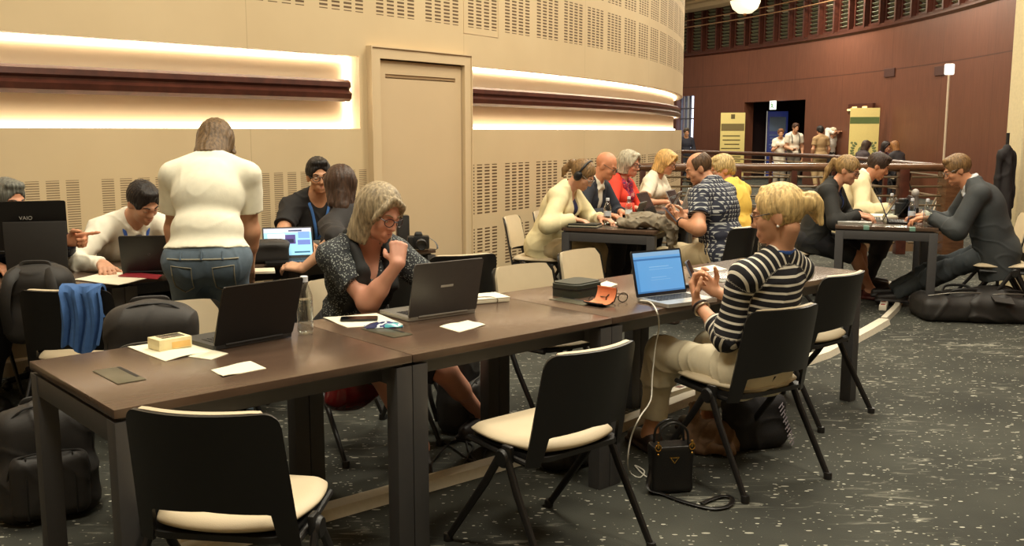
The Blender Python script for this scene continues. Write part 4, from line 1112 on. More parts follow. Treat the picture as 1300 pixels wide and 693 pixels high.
# ---- laptops
KEY = mat('black_keys', (34, 34, 36), .5)
SCR_OFF = mat('dark_screen_glass', (16, 17, 20), .12, noise=0)
def text_mesh(s, size, ext=.0006):
    cu = bpy.data.curves.new('t', 'FONT'); cu.body = s; cu.size = size; cu.extrude = ext; cu.align_x = 'CENTER'; cu.align_y = 'CENTER'
    o = bpy.data.objects.new('t', cu); COL.objects.link(o); dg = bpy.context.evaluated_depsgraph_get()
    me = bpy.data.meshes.new_from_object(o.evaluated_get(dg)); bpy.data.objects.remove(o); bpy.data.curves.remove(cu); return me
def laptop(label, loc, yaw, w=.33, d=.23, tilt=18, lid_h=None, lid_m=None, base_m=None, screen=None, logo=None, group=None, name='laptop', keys=True):
    """yaw: turns local +x; the user sits at local -y; the hinge is at +d/2; tilt: lean of the lid past upright"""
    lid_h = lid_h or d; lid_m = lid_m or BLK; base_m = base_m or lid_m
    root = empty(name, label, 'laptop', (loc[0], loc[1], loc[2]), math.radians(yaw), group)
    mb = MB(); mb.prism(rrect(w, d, .012), .016, z0=.002); o = mb.build('base', base_m, root)
    if keys:
        mb = MB(); rows_, cols = 5, 13
        for r in range(rows_):
            for c in range(cols): mb.box((-.42*w+.84*w*(c+.5)/cols, d*.40-d*.5*(r+.5)/rows_, .0187), (.84*w/cols*.82, d*.5/rows_*.8, .0016))
        mb.build('keyboard', KEY, root); mb = MB(); mb.box((0, -d*.30, .0182), (w*.3, d*.26, .0008), .0003); mb.build('touchpad', base_m, root)
    M = Matrix.Translation((0, d/2-.004, .016)) @ rotx(-math.radians(tilt)+PI/2)   # local y now runs up the lid, -z... screen faces the user
    mb = MB(); mb.prism([(x, y+lid_h/2) for x, y in rrect(w, lid_h, .010)], .007, M=M, z0=-.0035); lid = mb.build('lid', lid_m, root)
    mb = MB(); mb.box((0, lid_h/2+.004, .0040), (w-.018, lid_h-.026, .0008), M=None)
    o = mb.build('screen', screen or SCR_OFF, lid); o.matrix_local = M
    mb = MB(); mb.tube([(-w*.36, d/2-.002, .015), (w*.36, d/2-.002, .015)], .006, n=8); mb.build('hinge', base_m, root)
    if logo:
        s, size, m_, oy = logo; me = text_mesh(s, size); o = link('logo', me, m_, lid, smooth=False); o.matrix_local = M @ Matrix.Translation((0, lid_h*oy, -.0042)) @ roty(PI)
    return root
def screen_material(name, kind):
    m, nt, b = newmat(name); L = nt.links; N = nt.nodes; tc = N.new('ShaderNodeTexCoord'); sp = N.new('ShaderNodeSeparateXYZ'); L.new(tc.outputs['Generated'], sp.inputs[0])
    x, y = sp.outputs[0], sp.outputs[1]
    def rect(x0, x1, y0, y1): return mth(nt, 'MULTIPLY', mth(nt, 'MULTIPLY', mth(nt, 'GREATER_THAN', x, x0), mth(nt, 'LESS_THAN', x, x1)), mth(nt, 'MULTIPLY', mth(nt, 'GREATER_THAN', y, y0), mth(nt, 'LESS_THAN', y, y1)))
    rgb = N.new('ShaderNodeRGB'); cur = None
    def lay(fac, col):
        nonlocal cur
        mx = N.new('ShaderNodeMix'); mx.data_type = 'RGBA'; L.new(fac, mx.inputs[0]); L.new(cur, mx.inputs[6]); mx.inputs[7].default_value = lin(col); cur = mx.outputs[2]
    if kind == 'blue':
        rgb.outputs[0].default_value = lin((84, 140, 196)); cur = rgb.outputs[0]
        lay(rect(0, 1, .90, 1), (112, 150, 190)); lay(rect(0, 1, .80, .845), (52, 96, 150)); lay(rect(.0, .06, .0, .80), (70, 124, 182))
        lay(rect(.30, .72, .62, .635), (120, 166, 208)); lay(rect(.30, .80, .56, .572), (112, 160, 204)); lay(rect(.32, .64, .36, .372), (116, 162, 206)); lay(rect(.30, .72, .30, .31), (108, 156, 200)); lay(rect(0, 1, 0, .04), (58, 104, 156))
    elif kind == 'tiles':
        rgb.outputs[0].default_value = lin((150, 208, 236)); cur = rgb.outputs[0]
        lay(rect(0, 1, .84, 1), (190, 196, 216)); lay(rect(.10, .42, .86, .95), (230, 232, 238)); lay(rect(.52, .8, .88, .93), (60, 70, 110)); lay(rect(.08, .44, .62, .80), (236, 236, 240)); lay(rect(.12, .38, .52, .56), (70, 80, 110))
        lay(rect(.44, .66, .42, .76), (84, 74, 132)); lay(rect(.72, .96, .62, .86), (120, 160, 226)); lay(rect(.70, .97, .38, .56), (110, 130, 200)); lay(rect(.46, .62, .46, .6), (40, 40, 70)); lay(rect(.62, .95, .08, .14), (60, 100, 130))
    else:
        rgb.outputs[0].default_value = lin((40, 64, 130)); cur = rgb.outputs[0]; lay(rect(0, 1, .8, .9), (90, 110, 160)); lay(rect(.1, .5, .3, .6), (70, 100, 170))
    L.new(cur, b.inputs['Base Color']); L.new(cur, b.inputs['Emission Color']); b.inputs['Emission Strength'].default_value = .75; b.inputs['Roughness'].default_value = .2
    return m
SILV = mat('silver_aluminium', (196, 196, 192), .32, metal=.6, noise=.02); GUN = mat('gunmetal_lid', (84, 82, 82), .38, metal=.4, noise=.03); LOGOS = mat('pale_logo', (176, 172, 164), .4)
BLKL = mat('black_laptop_lid', (20, 19, 19), .35, noise=.06)
# near left black laptop: its user sits across the table
h = pz(318, 436, ZT); laptop('black laptop with its plain lid toward the camera on the near left table', h+FN*.10, FY+180+6, .335, .225, 20, .235, BLKL, mat('dark_laptop_base', (44, 44, 46), .45))
h = pz(562, 402, ZT); laptop('gunmetal grey laptop in front of the thoughtful woman', h+FN*.105, FY+180-3, .345, .235, 14, .235, GUN, mat('grey_laptop_base', (150, 146, 138), .35, metal=.5), logo=None)
_lid = [c for c in bpy.data.objects if c.get('label') == 'gunmetal grey laptop in front of the thoughtful woman'][0]; _lid = [c for c in _lid.children if c.name.startswith('lid')][0]
_m = Matrix.Translation((0, .235/2-.004, .016)) @ rotx(-math.radians(14)+PI/2); mb = MB(); mb.box((0, .235*.54, -.0039), (.062, .010, .0012), .0004); _o = mb.build('badge', LOGOS, _lid); _o.matrix_local = _m
h = pz(835, 379, ZT); LB = laptop('silver laptop with a bright blue screen before the striped woman', h-FN*.115, FY-9, .305, .215, 15, .215, mat('dark_bezel', (28, 30, 38), .3), SILV, screen=screen_material('blue_document_screen', 'blue'))
# back row
h = pz(42, 357, ZT); laptop('tall black laptop with its lid toward the camera at the left edge', V(h.x-.155, h.y+.33, ZT+.12), 198, .40, .26, 6, .27, BLKL, None, logo=('VAIO', .028, LOGOS, .66), keys=False)
o = None
q = V(h.x-.035, h.y+.13, ZT)
root = empty('laptop_stand', 'black folding stand panel in front of the tall laptop', 'stand', tuple(q), math.radians(14))
mb = MB(); mb.box((0, 0, .15), (.30, .012, .30), .004, M=None, taper=(1.04, 1)); mb.build('panel', mat('matt_black_panel', (36, 34, 32), .6), root)
mb = MB(); mb.box((-.05, .16, .114), (.24, .22, .008), .003); mb.box((-.16, .16, .055), (.012, .2, .11), .002); mb.box((.06, .16, .055), (.012, .2, .11), .002); mb.build('platform', BLK, root)
h = pz(186, 349, ZT); laptop('black laptop half hidden by the standing woman', V(h.x, h.y+.13, ZT), FY+180-34, .30, .21, 12, .205, BLKL, None, logo=('o', .03, mat('dim_logo', (60, 60, 64), .4), .5))
h = pz(374, 331, ZT); laptop('laptop showing a page of blue and purple pictures', V(h.x, h.y-.10, ZT), FY-24, .30, .21, 26, .2, BLKL, None, screen=screen_material('picture_tiles_screen', 'tiles'))
# ---- bottles
def clear_material(name, col, gloss, edge):
    m, nt, b = newmat(name); N = nt.nodes; L = nt.links; out = N['Material Output']
    t = N.new('ShaderNodeBsdfTransparent'); t.inputs[0].default_value = col; g = N.new('ShaderNodeBsdfGlossy'); g.inputs['Roughness'].default_value = .08; g.inputs[0].default_value = (.95, .95, .95, 1)
    lw = N.new('ShaderNodeLayerWeight'); lw.inputs[0].default_value = edge; mx = N.new('ShaderNodeMixShader')
    L.new(mth(nt, 'ADD', mth(nt, 'MULTIPLY', lw.outputs['Facing'], .6), gloss), mx.inputs[0]); L.new(t.outputs[0], mx.inputs[1]); L.new(g.outputs[0], mx.inputs[2]); L.new(mx.outputs[0], out.inputs[0]); return m
GLASS = clear_material('clear_bottle_plastic', (.93, .95, .95, 1), .06, .35); WATER = clear_material('water_in_bottle', (.88, .91, .91, 1), .03, .25)
CAPW = mat('bottle_cap_white', (220, 224, 232), .4); CAPB = mat('bottle_cap_blue', (70, 110, 180), .4)
def make_bottle(h=.23, r=.032, level=.6, capm=None, label=None):
    root = empty('water_bottle')
    prof = [(0, 0), (r*.8, 0), (r, .008), (r, h*.22), (r*.96, h*.25), (r, h*.28), (r, h*.52), (r*.97, h*.55), (r, h*.58), (r*.95, h*.66), (r*.62, h*.80), (r*.42, h*.87), (r*.40, h*.92)]
    mb = MB(); mb.lathe(prof, 24); mb.build('bottle_body', GLASS, root)
    mb = MB(); mb.lathe([(0, .004), (r*.78, .004), (r*.95, .012), (r*.95, h*level), (0, h*level)], 20); mb.build('water', WATER, root)
    mb = MB(); mb.lathe([(0, h*.90), (r*.46, h*.90), (r*.47, h*.99), (r*.40, h), (0, h)], 18); mb.build('cap', capm or CAPW, root)
    if label is not None:
        mb = MB(); mb.lathe([(r*1.01, h*.34), (r*1.012, h*.50)], 24); mb.build('paper_label', label, root)
    return root
PALELAB = mat('pale_bottle_label', (200, 208, 216), .4)
bproto = make_bottle(label=None); bl2 = make_bottle(label=PALELAB, capm=CAPW)
def bottle(loc, label, proto=None, sc=1.0, first=[], group='water bottles on the tables'):
    proto = proto or bproto
    b = proto if proto not in first else copy_tree(proto); first.append(proto)
    b.location = loc; b.scale = (sc,)*3; tag(b, label, 'bottle', group); return b
bottle(pz(388, 423.5, ZT), 'clear water bottle beside the near left black laptop', sc=.98)
bottle(pz(968, 341.5, ZT), 'clear water bottle in front of the striped woman', sc=1.0)
bottle(pz(771, 285.5, ZT), 'water bottle standing beside the draped grey jacket', bl2, .98)
bottle(mp_(.36, .62, ZT), 'water bottle before the woman in red', bl2, .98)
bottle(mp_(.62, 2.35, ZT), 'water bottle at the far end of the middle table, behind the patterned man', bl2, .95)
p = pz(1176, 288, ZT); bottle(p, 'water bottle on the near edge of the right table', bproto, 1.0)
bottle(rp_(.46, .98, ZT), 'water bottle past the open laptops on the right table', bl2, .95)
bottle(rp_(.60, .32, ZT), 'half hidden water bottle beside the blue screen on the right table', bl2, .95)
# ---- phones, flaps and small items on the front row
def phone(label, loc, yaw, M=None, body=BLK, glass=SCR_OFF):
    root = empty('smartphone', label, 'phone', loc, yaw)
    mb = MB(); mb.prism(rrect(.074, .152, .012), .0085); b_ = mb.build('phone_body', body, root)
    mb = MB(); mb.prism(rrect(.069, .147, .010), .0006, z0=.0086); mb.build('screen', glass, root); return root
p = pz(456, 406, ZT+.003); phone('black phone lying on paper under the resting elbow', (p.x, p.y, ZT+.0035), FPHI+.95)
# snack packet
def packet_material():
    m, nt, b = newmat('blue_teal_wrapper'); N = nt.nodes; L = nt.links; tc = N.new('ShaderNodeTexCoord'); w = N.new('ShaderNodeTexNoise'); w.inputs['Scale'].default_value = 22; w.inputs['Detail'].default_value = 1; L.new(tc.outputs['Object'], w.inputs['Vector'])
    r = ramp(nt, [(.0, lin((40, 44, 84))), (.44, lin((214, 222, 228))), (.52, lin((60, 70, 120))), (.60, lin((70, 160, 172))), (.72, lin((226, 232, 232)))], 'CONSTANT'); L.new(w.outputs['Fac'], r.inputs[0]); L.new(r.outputs[0], b.inputs['Base Color']); b.inputs['Roughness'].default_value = .25; return m
p = pz(487, 415.5, ZT)
mb = MB(); rows = []
top = [[(-.075+.15*i/12, -.03+.06*j/6, .004+.020*math.sin(PI*i/12)**.6*math.sin(PI*j/6)**.7) for j in range(7)] for i in range(13)]
mb.sheet(top, .004); mb.sheet([[(q_[0], q_[1], .003) for q_ in r_] for r_ in top], .003)
o = mb.build('snack_packet', packet_material()); o.location = (p.x, p.y, ZT); o.rotation_euler = (0, 0, FPHI-.45); tag(o, 'shiny blue and teal snack wrapper beside the phone', 'snack packet')
# dark glasses case and open spectacles case, spectacles
p = pz(733, 376, ZT); root = empty('zip_case', 'dark green black rounded zip case on the front table', 'case', (p.x-.0, p.y+.05, ZT), FPHI+.12)
CASE = mat('dark_olive_case', (52, 56, 46), .5, bump=.06)
mb = MB(); mb.prism(rrect(.215, .165, .04), .036, z0=.0); mb.box((0, 0, .003), (.15, .1, .006)); mb.build('case_body', CASE, root)
mb = MB(); mb.prism(rrect(.219, .169, .042), .006, z0=.036); mb.build('zip', mat('case_zip', (26, 26, 24), .4), root)
bm = bmesh.new(); mb = MB(); mb.prism(rrect(.215, .165, .04), .026, z0=.042); bm = bmesh.new(); me = mb.mesh('x'); bm.from_mesh(me); bmesh.ops.bevel(bm, geom=[e for e in bm.edges if all(abs(v.co.z-.068) < 1e-5 for v in e.verts)], offset=.008, segments=3, affect='EDGES'); mb = MB(); mb.bm(bm); mb.build('case_lid', CASE, root)
p = pz(752, 391, ZT); root = empty('spectacles_case', 'open spectacles case with an orange lining', 'case', (p.x+.03, p.y+.06, ZT), FPHI-1.05+2.7); root.scale = (.74, .74, .74)
def shell(ang, nm, m1, m2):
    mb = MB(); R = [[(-.075+.15*i/10, .0+.052*math.sin(a)-.0, .026-.026*math.cos(a)*(1-((i-5)/5)**4*.35)) for a in np.linspace(-1.35, 1.35, 9)] for i in range(11)]
    mb.sheet(R, .004); o = mb.build(nm, m1, root); o.matrix_local = Matrix.Translation((0, 0, .003)) @ rotx(ang)
    mb = MB(); mb.sheet([[(x*.96, y*.94, z+.0035) for x, y, z in r_] for r_ in R], .002); q = mb.build('lining', m2, o); return o
o1 = shell(0, 'lower_shell', mat('black_case_leather', (24, 22, 22), .35), mat('orange_lining', (226, 140, 96), .6))
o2 = shell(-1.15, 'upper_shell', MATS['black_case_leather'], MATS['orange_lining']); o2.location = (0, -.088, .052)
def spectacles(label, loc, yaw, col=(30, 26, 26)):
    root = empty('spectacles', label, 'glasses', loc, yaw); m_ = mat('spectacle_frame_%d' % col[0], col, .25, noise=0)
    mb = MB()
    for sx in (-1, 1): mb.tube([(sx*.034+.026*math.cos(a), 0, .024+.021*math.sin(a)) for a in np.linspace(0, 2*PI, 21)[:-1]], .0024, n=6, closed=True)
    mb.tube([(-.010, 0, .028), (0, -.003, .031), (.010, 0, .028)], .0024, n=6); mb.build('front_frame', m_, root)
    for sx in (-1, 1): mb = MB(); mb.tube([(sx*.061, 0, .034), (sx*.063, .06, .030), (sx*.060, .115, .022), (sx*.057, .14, .003)], .0022, n=6); mb.build('temple', m_, root)
    return root
p = pz(783, 385, ZT); spectacles('spectacles standing folded open beside the orange lined case', (p.x, p.y, ZT), FPHI-.2)
p = pz(864, 365, ZT); mb = MB(); mb.box((0, 0, .012), (.06, .10, .02), .006); o = mb.build('wallet', mat('black_wallet', (22, 22, 26), .4)); o.location = (p.x, p.y, ZT); o.rotation_euler = (0, 0, FPHI); tag(o, 'small black pouch behind the blue screened laptop', 'pouch')
p = pz(948, 336, ZT); mb = MB(); mb.box((0, 0, .003), (.15, .05, .006), .002); o = mb.build('pen_case', mat('thin_black_case', (40, 36, 30), .5)); o.location = (p.x, p.y, ZT); o.rotation_euler = (0, 0, .35); tag(o, 'flat dark pen case beside the far water bottle', 'case')
# charging cable from the silver laptop down to the floor
hp = LB.matrix_basis @ Vector((-.153, .06, .011)); w0 = pz(836, 408, .70); pts = [hp, hp+V(-.012, -.01, .002)]
pts += [pz(826, 384, ZT+.012), pz(834, 396, ZT+.006), pz(836.5, 415, .66), pz(832, 440, .56), pz(828, 480, .42), pz(826, 508, .34)]
pts += [pd(812, 530, 3.95), pd(801, 556, 3.98), pd(797, 585, 4.0), pz(800, 600, .006), pz(812, 606, .006), pz(818, 598, .006), pz(806, 591, .006), pz(822, 606, .006), pz(845, 612, .006)]
mb = MB(); mb.tube(bez(pts, 7), .0032, n=8); tag(mb.build('charging_cable', mat('white_cable', (220, 216, 204), .5)), 'white charging cable hanging from the silver laptop to the floor', 'cable')
# ---- things on the back row
CAMB = mat('black_camera_body', (22, 22, 22), .45, bump=.05)
p = pz(525, 318, ZT); root = empty('camera', 'black camera standing on the back table behind the thoughtful woman', 'camera', (p.x+.03, p.y+.04, ZT), FPHI-.6)
mb = MB(); mb.box((0, 0, .05), (.14, .07, .09), .012); mb.box((0, 0, .105), (.06, .06, .03), .01, taper=(.7, .8)); mb.box((-.055, -.015, .05), (.04, .09, .088), .014); mb.build('camera_body', CAMB, root)
mb = MB(); mb.lathe([(.034, 0), (.036, .02), (.033, .03), (.037, .05), (.037, .085), (.031, .09), (.027, .08), (0, .075)], 20, M=Matrix.Translation((0.015, -.03, .045)) @ rotx(PI/2)); mb.build('lens', BLK, root)
mb = MB(); mb.tube(bez([(.07, 0, .08), (.11, -.02, .05), (.12, -.05, .012), (.06, -.09, .006)], 6), .006, n=6, flat=(.3, (0, 0, 1))); mb.build('strap', BLK, root)
p = brp(-.07, .28, ZT); root = empty('speaker_box', 'upright black box standing behind the camera', 'speaker', tuple(p), FPHI-.5)
mb = MB(); mb.box((0, 0, .105), (.085, .085, .21), .006); mb.build('cabinet', BLK, root); mb = MB(); mb.box((0, -.0435, .105), (.07, .002, .19), .001); mb.build('grille', mat('speaker_grille', (44, 42, 40), .7), root)
# ================================================================ bags and cloth
NYL = mat('black_nylon', (38, 35, 33), .6, bump=.12, bscale=500, noise=.1)
NYLG = mat('charcoal_nylon', (46, 42, 39), .62, bump=.12, bscale=500, noise=.1)
ZIPM = mat('zip_grey', (110, 106, 98), .4, metal=.5)
def backpack(label, loc, yaw, w=.32, h=.46, d=.2, m=NYL, lean=0, straps=True, marks=True, seed=1, vox=.008):
    """front pocket toward local -y"""
    root = empty('backpack', label, 'backpack', loc, yaw); root.rotation_euler = (lean, 0, yaw)
    ps = [rbx((0, .02, h*.47), (w/2, d*.36, h*.47), .07), ell((0, .02, h*.74), (w*.47, d*.40, h*.27)), rbx((0, .0, h*.25), (w*.5, d*.45, h*.24), .06)]
    solid('main_body', ps, vox, m, root, k=.05, disp=folds(seed, .006, 22), planes=[(A(0, 0, .004), (0, 0, -1))])
    ps = [rbx((0, -d*.40, h*.33), (w*.40, d*.20, h*.28), .045)]
    fp = solid('front_pocket', ps, vox, m, root, k=.03, disp=folds(seed+1, .005, 26), planes=[(A(0, 0, .006), (0, 0, -1))])
    z = h*.60; mb = MB(); mb.tube(bez([(-w*.40, -d*.34, h*.22), (-w*.40, -d*.40, h*.46), (-w*.30, -d*.47, h*.60), (0, -d*.50, h*.63), (w*.30, -d*.47, h*.60), (w*.40, -d*.40, h*.46), (w*.40, -d*.34, h*.22)], 6), .004, n=6); mb.build('zip', ZIPM if marks else BLK, fp)
    for sx in (-.24, .24): mbp = MB(); mbp.tube(bez([(w*sx, -d*.60, h*.08), (w*sx, -d*.62, h*.34), (w*sx*.95, -d*.52, h*.60)], 6), .0035, n=6); mbp.build('piping', BLK, fp)
    mb = MB(); mb.tube(bez([(-w*.46, -d*.12, h*.3), (-w*.45, -d*.14, h*.72), (-w*.26, -d*.14, h*.95), (0, -d*.14, h*.995), (w*.26, -d*.14, h*.95), (w*.45, -d*.14, h*.72), (w*.46, -d*.12, h*.3)], 6), .0045, n=6); mb.build('main_zip', BLK, root)
    mb = MB(); mb.tube(bez([(-.07, .05, h*.97), (-.05, .045, h*1.015), (.05, .045, h*1.015), (.07, .05, h*.97)], 6), .011, n=8, flat=(.5, (0, 1, 0))); mb.build('grab_handle', m, root)
    if straps:
        for sx in (-1, 1):
            mb = MB(); mb.tube(bez([(sx*.06, d*.36, h*.93), (sx*.10, d*.62, h*.80), (sx*.12, d*.66, h*.5), (sx*.13, d*.42, h*.14)], 6), .026, n=8, flat=(.25, (0, 1, 0))); mb.build('shoulder_strap', m, root)
    if marks:
        mb = MB(); mb.box((w*.1, -d*.60, h*.5), (.03, .004, .02), .001); mb.build('badge', mat('pale_badge', (170, 166, 156), .4), fp)
        for px in (-.3, .28): mb = MB(); mb.box((w*px, -d*.62, h*.16), (.008, .006, .035), .002); mb.build('zip_pull', ZIPM, fp)
    return root
p = pz(190, 452, .47); c = fr(.60, 1.05)
backpack('large black backpack standing on the chair across the near left table', (c.x-.075, c.y+.0, .466), FPHI-.35-.0, .35, .375, .24, NYLG, seed=4, vox=.007)
backpack('black backpack on the chair with the blue cloth', (-2.36, 4.82, .466), PI+.1, .32, .40, .22, NYL, seed=9, marks=False)
p = pz(52, 668, 0); backpack('black backpack standing on the carpet under the near left table corner', (p.x-.02, p.y+.12, 0), .55, .36, .46, .22, NYL, seed=12, marks=False)
p = pz(580, 556, 0); backpack('black backpack on the carpet by the bare shin of the thoughtful woman', (p.x+.02, p.y+.18, 0), FPHI+.5, .30, .44, .2, NYL, seed=15, marks=False)
p = pz(735, 604, 0); backpack('black bag under the front row between the empty chair and the table legs', (p.x-.04, p.y+.14, 0), FPHI, .28, .30, .18, NYL, seed=18, marks=False, straps=False)
# handbag in black leather with gold clasps
LEA = mat('black_leather', (20, 18, 18), .35, bump=.12, bscale=260); GOLD = mat('gold_metal', (206, 160, 84), .25, metal=1, noise=0)
p = pz(852, 626, 0); root = empty('handbag', 'small black leather handbag with gold clasps and its strap on the carpet', 'handbag', (p.x, p.y+.03, 0), .18)
bw, bh, bd = .185, .215, .09
ps = [rbx((0, 0, bh/2), (bw/2, bd/2, bh/2), .022)]
solid('bag_body', ps, .005, LEA, root, planes=[(A(0, 0, .002), (0, 0, -1)), (A(0, 0, bh-.006), (0, 0, 1))], disp=lambda P: .003*np.sin(P[:, 2]*20)+.006*(np.abs(P[:, 0])/(bw/2))**2*0)
for sx in (-1, 1):
    mb = MB(); mb.box((sx*bw*.40, -bd*.52, bh*.94), (.022, .006, .034), .003); mb.build('side_tab', LEA, root)
    mb = MB(); mb.tube([(sx*bw*.40+.012*math.cos(a), -bd*.58, bh*.97+.014*math.sin(a)) for a in np.linspace(0, 2*PI, 14)[:-1]], .0028, n=6, closed=True); mb.ball((sx*bw*.40, -bd*.58, bh*.84), .006, seg=8); mb.box((sx*bw*.40, -bd*.57, bh*1.03), (.01, .006, .03), .002); mb.build('clasp', GOLD, root)
    mb = MB(); mb.tube(bez([(sx*bw*.38, -bd*.3, bh*.95), (sx*bw*.36, -.02, bh*1.18), (0 if sx < 0 else .0, -.01, bh*1.32), (-sx*.0, -.0, bh*1.32)], 6) if False else bez([(-bw*.36, sx*bd*.32, bh*.95), (-bw*.30, sx*bd*.30, bh*1.28), (0, sx*bd*.26, bh*1.42), (bw*.30, sx*bd*.30, bh*1.28), (bw*.36, sx*bd*.32, bh*.95)], 6), .0055, n=8); mb.build('handle', LEA, root)
mb = MB(); mb.prism([(-.022, .013), (.022, .013), (0, -.016)], .003, M=Matrix.Translation((0, -bd*.505, bh*.70)) @ rotx(PI/2)); mb.cur = 1; mb.prism([(-.013, .008), (.013, .008), (0, -.008)], .001, M=Matrix.Translation((0, -bd*.505-.003, bh*.70)) @ rotx(PI/2)); mb.build('triangle_plate', [GOLD, LEA], root)
o0 = Vector(root.location); R = rotz(-.18)
sp_ = [(842, 627), (870, 637), (905, 645), (926, 641), (929, 632), (918, 629), (902, 634), (890, 639)]
pts = [R @ (pz(x, y, .010)-o0) for x, y in sp_]; mb = MB(); mb.tube(bez([(-bw*.45, 0, .12)]+[Vector((-bw*.5-.012, -.03, .03))]+pts, 7), .011, n=8, flat=(.3, (0, 0, 1))); mb.build('shoulder_strap', LEA, root)
# black tote with pale lettering, brown scarf
p = pz(968, 575, 0); root = empty('tote_bag', 'black cloth tote bag with pale lettering slumped under the striped woman chair', 'tote bag', (p.x-.02, p.y+.10, 0), .35)
ps = [rbx((0, 0, .13), (.15, .075, .13), .05), ell((.07, 0, .07), (.12, .09, .07)), ell((-.05, .0, .2), (.11, .06, .1))]
tb = solid('bag_body', ps, .007, mat('black_cotton', (24, 22, 25), .8, bump=.1), root, k=.05, planes=[(A(0, 0, .003), (0, 0, -1))], disp=folds(31, .010, 20))
for sx in (-1, 1): mb = MB(); mb.tube(bez([(-.08, sx*.04, .27), (-.05, sx*.06, .36), (.03, sx*.06, .36), (.07, sx*.04, .24)], 6), .011, n=6, flat=(.3, (0, 1, 0))); mb.build('handle', MATS['black_cotton'], root)
mb = MB(); _r = random.Random(8)
for _k in range(6):
    _x = -.10+_k*.04
    mb.box((_x-.010, 0, 0), (.006, .05, .0012)); mb.box((_x+.010, .004*_r.random(), 0), (.006, .03+.02*_r.random(), .0012)); mb.box((_x, .02-.04*_r.random(), 0), (.022, .006, .0012))
me = mb.mesh('print'); o = link('faded_print', me, mat('pale_print', (150, 142, 152), .6), tb, smooth=False); o.matrix_local = Matrix.Translation((.125, -.088, .12)) @ rotz(.5) @ rotx(PI/2-.15) @ rotz(-1.2)
p = pz(905, 580, 0); root_ = solid('scarf', [cap((-.12, 0, .03), (.12, .03, .04), .035, .04), cap((.1, .02, .05), (.14, .1, .22), .04, .03), cap((-.1, .0, .04), (-.06, .1, .2), .03, .025), cap((-.05, -.03, .03), (.08, -.05, .03), .028), ell((.02, .06, .1), (.12, .06, .05)), cap((.14, .1, .22), (.08, .16, .40), .03, .035)], .007, mat('brown_beige_scarf', (120, 92, 68), .8, bump=.1, noise=.14), None, k=.03, disp=folds(7, .012, 34), planes=[(A(0, 0, .003), (0, 0, -1))])
root_.location = (p.x, p.y+.06, 0); tag(root_, 'crumpled brown beige scarf hanging to the carpet beside the black tote', 'scarf')
# dark red bag under the thoughtful woman chair
p = pz(446, 515, .27); root = empty('shoulder_bag', 'dark red patent bag hanging under the seat of the thoughtful woman', 'handbag', (p.x, p.y+.06, .225), FPHI+.2)
ps = [ell((0, 0, .085), (.16, .06, .075)), rbx((0, 0, .11), (.14, .05, .05), .03)]
solid('bag_body', ps, .007, mat('dark_red_patent', (86, 14, 16), .2, noise=.1), root, k=.04, disp=folds(3, .006, 24))
mb = MB(); mb.tube(bez([(-.13, 0, .13), (-.10, .0, .2), (0, 0, .225), (.10, 0, .2), (.13, 0, .13)], 6), .008, n=8); mb.build('handle', BLK, root)
# black handbag by the drum wall
p = pz(663, 340, 0); root = empty('handbag', 'black handbag with two handles on the floor by the cream wall', 'handbag', (p.x, p.y+.05, 0), .7)
ps = [rbx((0, 0, .11), (.17, .08, .11), .04), ell((0, 0, .06), (.19, .1, .06))]
solid('bag_body', ps, .010, NYL, root, k=.04, disp=folds(5, .008, 20), planes=[(A(0, 0, .003), (0, 0, -1))])
for sy in (-1, 1): mb = MB(); mb.tube(bez([(-.1, sy*.05, .2), (-.08, sy*.06, .31), (0, sy*.06, .35), (.08, sy*.06, .31), (.1, sy*.05, .2)], 6), .009, n=8); mb.build('handle', BLK, root)
# soft black bags at the right edge
for k, (px, py, w_, lb) in enumerate(((1232, 410, .36, 'flat black travel bag lying on the carpet behind the right table leg'), (1288, 412, .34, 'black holdall at the right edge beside the travel bag'))):
    p = pz(px, py, 0); root = empty('travel_bag', lb, 'bag', (p.x, p.y+.2, 0), -.1)
    ps = [rbx((0, 0, .10), (w_, .22, .10), .07), ell((w_*.3*(1 if k == 0 else -1), 0, .14), (w_*.7, .2, .1 if k == 0 else .15))]
    solid('bag_body', ps, .012, NYL, root, k=.06, disp=folds(40+k, .014, 14), planes=[(A(0, 0, .003), (0, 0, -1))])
    mb = MB(); mb.tube(bez([(-w_*.8, -.1, .2), (-w_*.3, -.16, .235), (w_*.3, -.16, .235), (w_*.8, -.1, .2)], 6), .005, n=6); mb.build('zip', ZIPM, root)
    if k == 0: mb = MB(); mb.sheet([[(.16+.15*i/5, -.18-.12*j/5, .225-.055*j/5*(.6+.4*i/5)) for j in range(6)] for i in range(6)], .008); mb.build('flap', NYLG, root)
    for sx in (-1, 1): mb = MB(); mb.tube(bez([(-.14+sx*.02, sx*.08, .19), (-.08, sx*.12, .25), (.08, sx*.12, .25), (.14, sx*.08, .19)], 6), .011, n=8, flat=(.4, (0, 1, 0))); mb.build('handle', BLK, root)
# black soft case on the back table
p = pz(338, 336, ZT); o = solid('camera_bag', [rbx((0, 0, .06), (.11, .07, .06), .03), ell((.0, 0, .11), (.12, .075, .03))], .008, NYL, None, k=.03, disp=folds(6, .006, 24), planes=[(A(0, 0, .002), (0, 0, -1))])
o.location = (p.x, p.y+.10, ZT); o.rotation_euler = (0, 0, .3); tag(o, 'black soft bag in front of the laptop with pictures', 'bag')
p = pz(330, 345, ZT); sheet_obj('paper_sheet', [(p.x-.12, p.y-.1), (p.x+.1, p.y-.06), (p.x+.06, p.y+.08), (p.x-.14, p.y+.04)], ZT, .012, PAPER, 'stack of white papers beside the black soft bag', 'paper', sag=.004)
